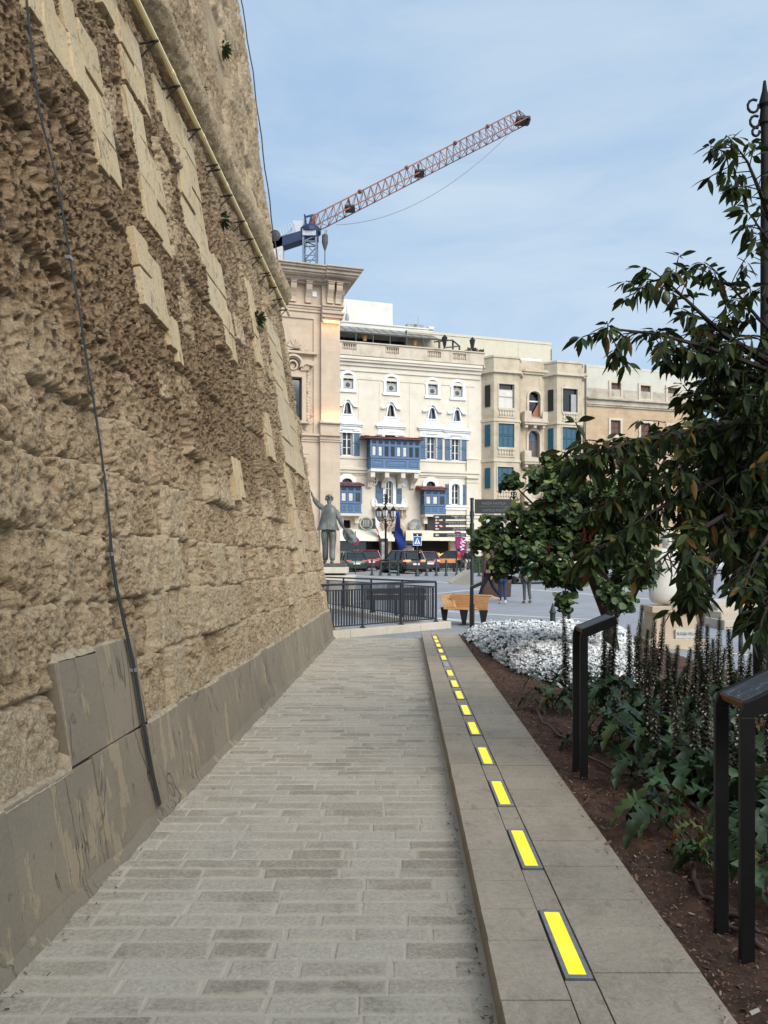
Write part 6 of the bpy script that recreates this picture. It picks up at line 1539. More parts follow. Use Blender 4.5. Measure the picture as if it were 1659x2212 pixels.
m = MB(); m.box(-.03, .03, -.08, -.0705, z_(466), z_(448)); m.build('bar', white, t)
P = Vector(((z6(441, 600)[0] - 829.5) / F * 50, 50.0, plaza_z(50))); z_ = lambda y: EYE + (1212 - z6(980, y)[1]) / F * 50.0 - P.z
t = thing('parking_sign', 'round blue and red no-parking sign on a thin pole left of the cars', 'traffic sign', P)
m = MB(); m.tube([(0, 0, 0), (0, 0, z_(425))], .03, 8); m.build('pole', bolm, t)
m = MB(); m.lathe([(.26, 0), (.26, .02), (.005, .02)], 20, (0, -.05, z_(512)), 'y'); s_ = m.build('sign_plate', M('red sign ring', srgb(170, 40, 50), .5), t)
m = MB(); m.lathe([(.20, 0), (.20, .003), (.005, .003)], 20, (0, -.071, z_(512)), 'y'); m.build('blue_field', M('violet blue field', srgb(70, 66, 140), .5), s_)
m = MB(); m.bar((-.14, -.078, z_(512) + .14), (.14, -.078, z_(512) - .14), .05); m.build('bar', M('red bar', srgb(170, 40, 50), .5), s_)

# feather banner beside the cafe
P = Vector(((z6(1385, 600)[0] - 829.5) / F * 62, 62, plaza_z(62))); z_ = lambda y: EYE + (1212 - z6(980, y)[1]) / F * 62 - P.z
t = thing('banner', 'purple and red feather banner with white letters in front of the open cafe', 'banner', P, R(10))
MB().tube([(-.5, 0, 0), (-.62, 0, 1.5), (-.72, 0, z_(425))], .03, 6).build('pole', black, t)
m = MB(); m.prism([(-.6, 1.35), (.30, 1.05), (.15, 2.6), (-.30, z_(428)), (-.72, z_(428))], -.015, .015); b_ = m.build('cloth', M('purple red banner cloth', srgb(140, 36, 96), .7, .5, 1.0), t)
text_mesh('ЯЗНМ'.replace('ЯЗНМ', 'WKEH'), .62, 'lettering', white, b_, (.02, -.02, 1.5), (R(90), R(-80), 0), 'LEFT', .004)

# timber box bench by the road, hedge, rusty steel monument, stone wedge
bw = M('orange bench timber', srgb(206, 142, 88), .6, .2, 2)  # orange is the timber's own colour
P0, P1 = W(*z6(1085, 690), 58.5), W(*z6(1320, 690), 58.0)
t = thing('bench', 'long orange timber bench at the roadside behind the bollards', 'bench', (P0.x, 58.5, plaza_z(58.5)), 0)
Lb = P1.x - P0.x; zb = lambda y: EYE + (1212 - z6(1000, y)[1]) / F * 58.5 - plaza_z(58.5)
for i in range(3): MB().box(0, Lb, -.05 + .04 * i, .0 + .04 * i, zb(700) + i * (zb(662) - zb(700)) / 3, zb(700) + (i + .93) * (zb(662) - zb(700)) / 3).build('board', bw, t)
MB().box(0, Lb, .1, .6, zb(702), zb(698)).build('seat', bw, t)
for q in (.05, .35, .65, .95): MB().box(Lb * q - .08, Lb * q + .08, .05, .5, 0, zb(703)).build('leg', black, t)
t = NT('dark hedge'); hm = t.fin(t.ramp(t.noise(9, 4, .7), [(.3, (.008, .02, .006)), (.7, (.035, .075, .022))]), .8)
def leafbox(name, label, c, s_, n, cat='hedge'):
    V = []; A = []; rr = np.random.default_rng(5)
    p = rr.uniform(-1, 1, (n, 3)); ax = rr.integers(0, 3, n); p[np.arange(n), ax] = np.sign(p[np.arange(n), ax]); p[:, 2] = np.abs(p[:, 2]); p = p * np.array(s_) + np.array(c)
    d1 = rr.normal(0, 1, (n, 3)); d1 /= np.linalg.norm(d1, axis=1)[:, None]; d2 = np.cross(d1, rr.normal(0, 1, (n, 3))); d2 /= np.linalg.norm(d2, axis=1)[:, None]
    l_ = .09; V = np.stack([p - d1 * l_, p + d2 * l_ * .6, p + d1 * l_, p - d2 * l_ * .6], 1).reshape(-1, 3)
    o = np_mesh(name, V, np.arange(4 * n).reshape(-1, 4), hm, None, False); m = MB(); m.box(c[0] - s_[0] * .95, c[0] + s_[0] * .95, c[1] - s_[1] * .95, c[1] + s_[1] * .95, c[2], c[2] + s_[2] * .95)
    m.build('hedge_core', hm, o); return tag(o, label, cat)
P = W(*z7(525, 690), 57); leafbox('hedge', 'clipped dark green hedge at the roadside beyond the finger post', (P.x + 1.2, 57, plaza_z(57)), (2.0, .5, 1.15), 1500)
P = W(*z7(640, 800), 30.0); rust = M('brown rusted steel', (.085, .048, .036), .8, .25, 1.2, .2, .3, 14)
zr = lambda y: EYE + (1212 - z7(600, y)[1]) / F * 30.0 - plaza_z(30)
xr_ = lambda x: (z7(x, 600)[0] - 829.5) / F * 30.0 - P.x
m = MB(); m.hexa([(xr_(552), 0, 0), (xr_(800), 0, 0), (xr_(800), .5, 0), (xr_(552), .5, 0), (xr_(578), 0, zr(448)), (xr_(830), 0, zr(430)), (xr_(830), .5, zr(430)), (xr_(578), .5, zr(448))])
o = m.build('steel_monument', rust, bevel=.02); o.location = (P.x, 30.0, plaza_z(30)); tag(o, 'tall plain slab of brown rusted steel standing behind the small tree', 'monument')
P = W(*z7(640, 374), 34.0); gz = plaza_z(34.0); t = thing('globe_lamp', 'white globe lamp above the rusted steel slab', 'lamp', (P.x, 34, gz))
MB().ball((0, 0, P.z - gz), .42, n=24, m=14).build('globe', M('white globe', (.62, .64, .66), .35, .05, 2), t, smooth=True)
MB().tube([(0, 0, 0), (0, 0, P.z - gz - .38)], .07, 10).build('post', iron, t)
a, b, c_ = G(*z7(278, 882)), G(*z7(455, 890)), G(*z7(455, 838)); m = MB(); m.hexa([(a.x, a.y, a.z - .05), (b.x, b.y, b.z - .05), (b.x, b.y + 3, b.z), (a.x, a.y + 3, a.z), (a.x, a.y, a.z + .05), (b.x, b.y, b.z + .75), (b.x, b.y + 3, b.z + .75), (a.x, a.y + 3, a.z + .05)])
o = m.build('stone_wedge', kst, bevel=.02); tag(o, 'low wedge of pale stone rising from the square left of the finger post', 'stone block')

# pale stone steps and slim grey posts at the right
P = W(1555, 1390, 17.5); m = MB()
for i in range(3): m.box(P.x + .1 + i * .12, P.x + 6, 17.5 + i * .45, 21, -.02, .20 + i * .16)
o = m.build('stone_steps', kst, bevel=.02); tag(o, 'broad pale stone steps at the far right beyond the flower spikes', 'steps')
for x, Y, z0, z1_, lab in ((1600, 13.0, .02, 1.55, 'slim grey post standing by the pale stone steps at the right'), (1229, 15.8, .0, .62, 'short thin grey post at the back of the white flower bed')):
    m = MB(); m.tube([(0, 0, 0), (0, 0, z1_ - z0)], .035, 10); o = m.build('post', bolm, smooth='auto'); o.location = ((x - 829.5) / F * Y, Y, z0); tag(o, lab, 'post')
P = Vector(((1194 - 829.5) / F * 15.7, 15.7, 0)); m = MB(); m.lathe([(.09, 0), (.09, .05), (.055, .1), (.055, .48), (.075, .50), (.055, .54), (.03, .62), (.004, .70)], 12); o = m.build('bollard', M('dark green bollard', (.03, .045, .035), .5, .2), smooth='auto'); o.location = P; tag(o, 'dark green pointed bollard at the back of the white flower bed', 'bollard')

# white marble bust on a stone pedestal with carved plaque
marb = M('white marble', (.66, .63, .57), .6, .12, 3, 0, .3, 12); tanst = stone_mat('tan pedestal stone', (.40, .31, .22), (.52, .42, .31), (.58, .49, .37), .3)
YB = 14.0; P = W(1440, 1450, YB); bz = lambda y: EYE + (1212 - y) / F * YB; bxx = lambda x: (x - 829.5) / F * YB - P.x
t = thing('marble_bust', 'white marble bust on a tan stone pedestal with an inscribed plaque, behind the flower spikes', 'statue', (P.x, YB, 0))
m = MB(); m.hexa([(bxx(1396), -.28, 0), (bxx(1500), -.28, 0), (bxx(1500), .34, 0), (bxx(1396), .34, 0), (bxx(1404), -.22, bz(1322)), (bxx(1492), -.22, bz(1322)), (bxx(1492), .30, bz(1322)), (bxx(1404), .30, bz(1322))])
m.box(bxx(1386), bxx(1508), -.36, .42, -.02, .16); m.box(bxx(1397), bxx(1500), -.29, .37, bz(1322), bz(1308)); m.build('pedestal', tanst, t, bevel=.012)
m = MB(); 
for i in range(9):
    q = i / 8; 
m.lathe([(.30, bz(1308)), (.33, bz(1280)), (.29, bz(1245)), (.34, bz(1222)), (.36, bz(1205)), (.30, bz(1192)), (.15, bz(1186)), (.085, bz(1182))], 20, (0, .02, 0), sx=1.0, sy=.7)
dr_ = m.build('shoulders', marb, t, smooth=True, subd=1)
m = MB(); m.lathe([(.075, bz(1186)), (.072, bz(1178)), (.09, bz(1172)), (.105, bz(1166)), (.108, bz(1158)), (.09, bz(1150)), (.05, bz(1146))], 18, (0, 0, 0), sy=1.15); m.ball((0, -.125, bz(1167)), .018, .02, .035, 8, 6); m.ball((0, -.10, bz(1173)), .04, .03, .035, 8, 6)
for s_ in (-1, 1): m.ball((s_ * .105, .0, bz(1166)), .015, .03, .035, 8, 6)
m.build('head', marb, t, smooth=True)
m = MB(); 
for i in range(46): an = rng.uniform(0, 6.28); r_ = rng.uniform(0, 1); m.ball((.10 * r_ * math.cos(an), .03 + .11 * r_ * math.sin(an), bz(1146) - .06 * r_ * r_ + .01), .028, n=6, m=4)
m.build('hair', marb, t, smooth=True)
m = MB(); pq = (bxx(1446), bxx(1492), bz(1412), bz(1357)); m.box(pq[0], pq[1], -.30, -.24, pq[2], pq[3]); pl = m.build('plaque', M('grey marble plaque', (.52, .51, .49), .5, .1, 4), t, bevel=.005)
for i, tx_ in enumerate(('BUGEJA VELLA', 'AT MILL-ONOR.', 'TAZ-ZGĦAŻAGĦ', 'SERRAS FREE')):
    text_mesh(tx_, .074, 'lettering', M('carved dark letters', (.08, .08, .08), .8), pl, ((pq[0] + pq[1]) / 2, -.302, pq[3] - .10 - i * .105), depth=.002, sx=.72)
# ------------------------------------------------------------------ people
def skin(name, nodes, edges, mat, parent, root=0, sub=1, scale=1.0):
    me = bpy.data.meshes.new(name); me.from_pydata([Vector(p[:3]) * scale for p in nodes], edges, []); me.update()
    o = bpy.data.objects.new(name, me); COL.objects.link(o); me.materials.append(mat)
    if parent is not None: o.parent = parent
    o.modifiers.new('skin', 'SKIN'); 
    if not me.skin_vertices: me.attributes.new('skin', 'FLOAT', 'POINT')
    sv = me.skin_vertices[0].data
    for i, p in enumerate(nodes): sv[i].radius = ((p[3] if len(p) < 5 else p[3]) * scale, (p[3] if len(p) < 5 else p[4]) * scale); sv[i].use_root = (i == root)
    if sub: sm = o.modifiers.new('sub', 'SUBSURF'); sm.levels = sub; sm.render_levels = sub
    for md in o.modifiers:
        if md.type == 'SKIN': md.use_smooth_shade = True
    dg = bpy.context.evaluated_depsgraph_get(); m2 = bpy.data.meshes.new_from_object(o.evaluated_get(dg)); o.modifiers.clear(); o.data = m2; m2.name = name
    m2.polygons.foreach_set('use_smooth', np.ones(len(m2.polygons), dtype=bool))
    return o
J0 = dict(pel=(0, 0, .95), spi=(0, .01, 1.14), che=(0, .0, 1.34), nek=(0, .0, 1.49), hdb=(0, .015, 1.56), hdm=(0, .025, 1.64), hdt=(0, .02, 1.715),
          hpl=(-.09, 0, .90), hpr=(.09, 0, .90), knl=(-.10, .01, .50), knr=(.10, .01, .50), anl=(-.10, -.02, .09), anr=(.10, -.02, .09), tol=(-.11, .13, .035), tor=(.11, .13, .035),
          shl=(-.175, 0, 1.42), shr=(.175, 0, 1.42), ell=(-.235, -.02, 1.14), elr=(.235, -.02, 1.14), wrl=(-.25, .05, .90), wrr=(.25, .05, .90), hal=(-.25, .07, .83), har=(.25, .07, .83))
RAD = dict(pel=.135, spi=.118, che=.135, nek=.052, hdb=.070, hdm=.088, hdt=.065, hp=.092, kn=.058, an=.040, to=.032, sh=.060, el=.042, wr=.029, ha=.030)
ED = [('pel', 'spi'), ('spi', 'che'), ('che', 'nek'), ('nek', 'hdb'), ('hdb', 'hdm'), ('hdm', 'hdt')]
for s_ in 'lr': ED += [('pel', 'hp' + s_), ('hp' + s_, 'kn' + s_), ('kn' + s_, 'an' + s_), ('an' + s_, 'to' + s_), ('che', 'sh' + s_), ('sh' + s_, 'el' + s_), ('el' + s_, 'wr' + s_), ('wr' + s_, 'ha' + s_)]
def rad(k): return RAD.get(k, RAD.get(k[:2], .05))
skinm = M('skin', srgb(196, 150, 122), .6, .08, 6)
def person(label, loc, rz, h, top, legs, hair, shoes, pose=None, group=None, sleeves=True, bag=None, name='person', cat='person', fat=1.0, bodymat=None, longhair=0, fingers=True):
    J = dict(J0); J.update(pose or {}); sc = h / 1.75
    t = thing(name, label, cat, loc, rz, group)
    ks = list(J.keys()); ix = {k: i for i, k in enumerate(ks)}
    nodes = [(*J[k], rad(k) * fat * .93) for k in ks]; edges = [(ix[a], ix[b]) for a, b in ED]
    if fingers:
        for s_ in 'lr':
            w = Vector(J['wr' + s_]); hd = Vector(J['ha' + s_]); d = (hd - w).normalized(); sd = d.cross(Vector((1, 0, 0))).normalized(); fr = d.cross(sd)
            for f_ in range(4):
                b = hd + d * .02 + sd * (-.027 + .018 * f_); ln = (.062, .075, .072, .055)[f_]
                p1 = b + d * ln * .55 + fr * .006; p2 = b + d * ln + fr * (.022 + .005 * f_)
                i0 = len(nodes); nodes += [(*b, .0095), (*p1, .0085), (*p2, .007)]; edges += [(ix['ha' + s_], i0), (i0, i0 + 1), (i0 + 1, i0 + 2)]
            b = w + d * .03 + sd * -.03; e = b + d * .03 + sd * -.022; i0 = len(nodes); nodes += [(*b, .011), (*e, .009)]; edges += [(ix['wr' + s_], i0), (i0, i0 + 1)]
    body = skin('body', nodes, edges, bodymat or skinm, t, ix['pel'], 1, sc)
    hm_ = Vector(J['hdm'])
    m = MB()
    for s_ in (-1, 1): m.ball(((hm_.x + s_ * .032) * sc, (hm_.y + .078) * sc, (hm_.z - .0) * sc), .012 * sc, n=6, m=4)
    m.build('eyes', M('eye dark', (.02, .02, .02), .3) if not bodymat else bodymat, t)
    m = MB(); m.ball((hm_.x * sc, (hm_.y + .098) * sc, (hm_.z - .028) * sc), .014 * sc, .02 * sc, .024 * sc, 6, 5)
    for s_ in (-1, 1): m.ball(((hm_.x + s_ * .088) * sc, (hm_.y - .005) * sc, (hm_.z - .015) * sc), .012 * sc, .024 * sc, .034 * sc, 6, 5)
    m.build('nose_and_ears', bodymat or skinm, t, smooth=True)
    m = MB(); m.ball((hm_.x * sc, (hm_.y + .083) * sc, (hm_.z - .068) * sc), .024 * sc, .012 * sc, .008 * sc, 6, 4); m.build('mouth', M('lips', srgb(160, 96, 88), .6) if not bodymat else bodymat, t)
    if hair is not None:
        hn = [(hm_.x, hm_.y - .018, hm_.z + .03, .094), (hm_.x, hm_.y - .02, hm_.z + .085, .062), (hm_.x, hm_.y - .045, hm_.z - .03, .070)]; he = [(0, 1), (0, 2)]
        if longhair: hn += [(hm_.x, hm_.y - .07, hm_.z - .16, .075), (hm_.x, hm_.y - .08, hm_.z - .16 - longhair, .05)]; he += [(2, 3), (3, 4)]
        skin('hair', hn, he, hair, t, 0, 1, sc)
    if top is not None:
        kk = ['pel', 'spi', 'che', 'shl', 'shr', 'ell', 'elr'] + (['wrl', 'wrr'] if sleeves else [])
        jx = {k: i for i, k in enumerate(kk)}; nn = [(*(Vector(J[k]) if k[:2] != 'wr' else Vector(J[k]).lerp(Vector(J['el' + k[2]]), .08)), (rad(k) * 1.0 + .016) * fat) for k in kk]
        nn[0] = (*(Vector(J['pel']) + Vector((0, 0, -.03))), .150 * fat)
        nk = len(nn); nn.append((*(Vector(J['che']).lerp(Vector(J['nek']), .75)), .075))
        ee = [(jx[a], jx[b]) for a, b in ED if a in jx and b in jx] + [(jx['che'], nk)]
        skin('top', nn, ee, top, t, 0, 1, sc)
    if legs is not None:
        kk = ['pel', 'hpl', 'hpr', 'knl', 'knr', 'anl', 'anr']; jx = {k: i for i, k in enumerate(kk)}
        nn = [(*J[k], (rad(k) + .012) * fat) for k in kk]; ee = [(jx[a], jx[b]) for a, b in ED if a in jx and b in jx]
        skin('trousers', nn, ee, legs, t, 0, 1, sc)
    for s_ in 'lr':
        a = Vector(J['an' + s_]); b = Vector(J['to' + s_]); c_ = a + (a - b) * .25
        skin('shoe', [(c_.x, c_.y, min(a.z, c_.z) - .03, .044), (*((a + b) / 2 + Vector((0, 0, -.015))), .050), (*b, .042)], [(0, 1), (1, 2)], shoes, t, 1, 1, sc)
    if bag is not None:
        m = MB(); q = Vector(J['spi']); m.box((q.x - .15) * sc, (q.x + .15) * sc, (q.y - .30) * sc, (q.y - .14) * sc, (q.z - .05) * sc, (q.z + .30) * sc); m.build('backpack', bag, t, bevel=.05)
    return t
def cl(n, c): return M(n, c, .85, .18, 9)
navyc, jean, whit, gry, blk, redc, greenc, khaki = cl('navy cloth', (.012, .015, .028)), cl('blue denim', (.022, .045, .11)), cl('white cotton', (.62, .62, .64)), cl('grey legging', (.06, .068, .075)), cl('black cloth', (.010, .010, .012)), cl('red cotton', (.34, .02, .035)), cl('green jacket', (.03, .10, .06)), cl('khaki cloth', (.52, .45, .36))
brh, blh, gyh = cl('brown hair', (.06, .032, .018)), cl('dark hair', (.012, .009, .008)), cl('grey hair', (.4, .39, .37))
shw, shd, shp = cl('white shoe', (.55, .53, .50)), cl('dark shoe', (.03, .03, .03)), cl('dusky pink shoe', (.10, .03, .05))
def ground_at(px, Y): return Vector(((px - 829.5) / F * Y, Y, plaza_z(Y)))
stride = dict(hpl=(-.09, .03, .9), hpr=(.09, -.03, .9), knl=(-.10, .22, .52), anl=(-.10, .36, .10), tol=(-.11, .50, .07), knr=(.10, -.14, .50), anr=(.10, -.42, .15), tor=(.11, -.32, .035), ell=(-.26, -.12, 1.16), wrl=(-.26, -.14, .93), hal=(-.26, -.13, .86), elr=(.24, .06, 1.15), wrr=(.24, .22, .98), har=(.24, .27, .93))
walk = dict(knl=(-.09, .10, .50), anl=(-.09, .12, .09), tol=(-.1, .25, .035), knr=(.08, -.01, .50), anr=(.08, -.16, .12), tor=(.08, -.04, .035))
person('person in a white top and blue jeans walking away behind the small tree', ground_at(1086, 26.4), R(-5), 1.66, whit, jean, brh, shw, dict(walk, ell=(-.26, .02, 1.16), wrl=(-.18, .16, 1.05), hal=(-.14, .20, 1.04)), longhair=.12)
person('person in dark navy clothes striding left behind the timber bench', ground_at(1056, 28.0), R(75), 1.72, navyc, navyc, blh, shp, stride)
person('person in grey leggings and olive shoes walking away under the small tree', ground_at(1138, 26.6), R(8), 1.64, greenc, gry, brh, cl('olive shoe', (.10, .10, .06)), dict(walk, knl=(-.085, .02, .5), anl=(-.095, -.02, .09), tol=(-.11, .11, .035)))
person('person in a red shirt and black trousers walking by the bollards', ground_at(z6(1342, 0)[0], 53.0), R(60), 1.74, redc, blk, blh, shw, walk, fingers=False, sleeves=False)
person('person in a dark jacket and pale trousers with white hair by the bollards', ground_at(z6(1415, 0)[0], 53.5), R(20), 1.76, blk, khaki, gyh, shw, walk, fingers=False)
person('person dressed in black standing beside the pedestrian crossing sign', ground_at(z6(1000, 0)[0], 54.6), R(-70), 1.76, blk, blk, blh, shd, None, fingers=False)
for x, c_, lab, hh in ((872, whit, 'person in a white shirt at the cafe front beyond the dark brown car', blh), (940, khaki, 'person in a pale shirt at the cafe front beside the crossing sign', gyh)):
    person(lab, ground_at(z6(x, 0)[0], 64.0), R(180), 1.82, c_, navyc, hh, shd, None, fingers=False)
for i, (x, Y, c_, lab) in enumerate(((1512, 27.6, greenc, 'person in a green jacket standing beyond the marble bust'), (1532, 28.2, blk, 'person in black standing right of the person in the green jacket'))):
    person(lab, ground_at(x, Y), R(150 + 40 * i), 1.7, c_, blk, brh, shd, None, fingers=False)

# ------------------------------------------------------------------ bronze statue on its plinth
t = NT('weathered bronze')
c = t.ramp(t.noise(5, 6, .65, (1, 1, .4)), [(.3, (.045, .047, .042)), (.5, (.13, .135, .125)), (.7, (.27, .28, .265))]); t.bump(t.noise(18, 5, .7, (1, 1, .4)), .5, .03)
brz = t.fin(c, .55, .25, .5)
YSt = 27.3; sX = (712 - 829.5) / F * YSt; zft = EYE + (1212 - 1217) / F * YSt
q = .00297
def sj(x, y, dep=0.0): return ((x - 215) * q, dep, (704 - y) * q)
pose = dict(pel=sj(205, 395), spi=sj(200, 335, -.01), che=sj(205, 255, -.02), nek=sj(212, 195, -.01), hdb=sj(212, 170, .0), hdm=sj(212, 145, .01), hdt=sj(214, 120, .0),
            hpl=sj(172, 415), hpr=sj(238, 415), knl=sj(178, 548, .09), knr=sj(240, 552, -.05), anl=sj(176, 672, .06), anr=sj(240, 676, -.10), tol=sj(158, 694, .16), tor=sj(230, 697, .04),
            shl=sj(150, 225, 0), shr=sj(268, 235, 0), ell=sj(92, 168, .10), elr=sj(308, 330, -.04), wrl=sj(58, 105, .16), wrr=sj(338, 400, .02), hal=sj(50, 80, .18), har=sj(352, 420, .04))
st_ = person('weathered bronze statue of a man with raised arm, hat in hand, on a plinth', (sX, YSt, zft), 0, 1.75, None, None, None, brz, pose, name='statue', cat='statue', fat=1.0, bodymat=brz)
st_.scale = (1.37, 1.37, 1.37)
k = MB(); secs = [(414, 96, 300, .20), (385, 112, 290, .185), (335, 132, 276, .165), (285, 138, 280, .165), (245, 140, 284, .16), (215, 152, 272, .13), (192, 182, 240, .09)]
vs = []; fs = []; n = 20
for y_, x0, x1, d_ in secs:
    for j in range(n):
        an = 2 * math.pi * j / n; cx_ = (x0 + x1) / 2; hw_ = (x1 - x0) / 2
        wr = 1 + .05 * math.sin(5 * an + y_ * .05) * (1 if y_ > 330 else .3)
        vs.append(((cx_ + hw_ * wr * math.cos(an) - 215) * q, d_ * wr * math.sin(an), (704 - y_) * q + (.02 * math.sin(an * 3) if y_ > 400 else 0)))
for i in range(len(secs) - 1):
    for j in range(n): fs.append((i * n + j, i * n + (j + 1) % n, (i + 1) * n + (j + 1) % n, (i + 1) * n + j))
k.add(vs, fs); k.build('jacket', brz, st_, smooth=True, subd=1)
def limb(nm, pts, rs): 
    k = MB(); k.tube(pts, rs, 12); return k.build(nm, brz, st_, smooth=True, subd=1)
limb('sleeve', [sj(160, 225), sj(120, 195, .05), sj(92, 168, .10), sj(66, 125, .15)], [.085, .075, .062, .052])
limb('sleeve', [sj(262, 238), sj(290, 285, -.02), sj(308, 330, -.04), sj(332, 392, .01)], [.085, .072, .062, .055])
limb('trouser_leg', [sj(172, 400), sj(172, 480, .05), sj(178, 550, .09), sj(175, 620, .08), sj(176, 688, .06)], [.115, .105, .085, .08, .085])
limb('trouser_leg', [sj(238, 400), sj(244, 480, -.02), sj(240, 552, -.05), sj(238, 620, -.08), sj(243, 690, -.10)], [.115, .105, .085, .08, .085])
k = MB(); c_ = sj(392, 468, .03)
k.lathe([(.27, -.02), (.30, .0), (.25, .03), (.15, .035), (.14, .10), (.10, .13), (.01, .135)], 20, (0, 0, 0), sx=.62); ho = k.build('hat', brz, st_, smooth=True); ho.scale = (.85, .85, .85); ho.location = c_; ho.rotation_euler = (R(68), R(-32), R(20))
k = MB(); hm_ = Vector(pose['hdm'])
for i in range(40): an = rng.uniform(0, 6.28); ph = rng.uniform(-.3, 1.4); k.ball((hm_.x + .088 * math.cos(an) * math.cos(ph), hm_.y - .02 + .095 * math.sin(an) * math.cos(ph), hm_.z + .02 + .09 * math.sin(ph)), .026, n=6, m=4)
k.build('hair', brz, st_, smooth=True)
psl = stone_mat('statue plinth stone', (.42, .38, .31), (.58, .54, .46), (.66, .62, .54), .3)
pt = thing('statue_plinth', 'stepped pale stone plinth with a dark slab under the bronze statue', 'plinth', (sX, YSt, 0))
pz = lambda y: EYE + (1212 - z6(200, y)[1]) / F * YSt; px_ = lambda x: (z6(x, 700)[0] - 829.5) / F * YSt - sX
MB().box(-.95, px_(362), -.7, .7, pz(735), zft + .005).build('top_slab', M('dark plinth slab', (.10, .10, .095), .6, .3, 4), pt, bevel=.01)
MB().box(-1.0, px_(376), -.75, .75, pz(788), pz(735) - .002).build('block', psl, pt, bevel=.015)
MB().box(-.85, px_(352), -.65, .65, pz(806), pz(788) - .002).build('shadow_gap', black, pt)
MB().box(-1.6, px_(438), -1.2, 1.2, .02, pz(806) - .002).build('base', psl, pt, bevel=.02)

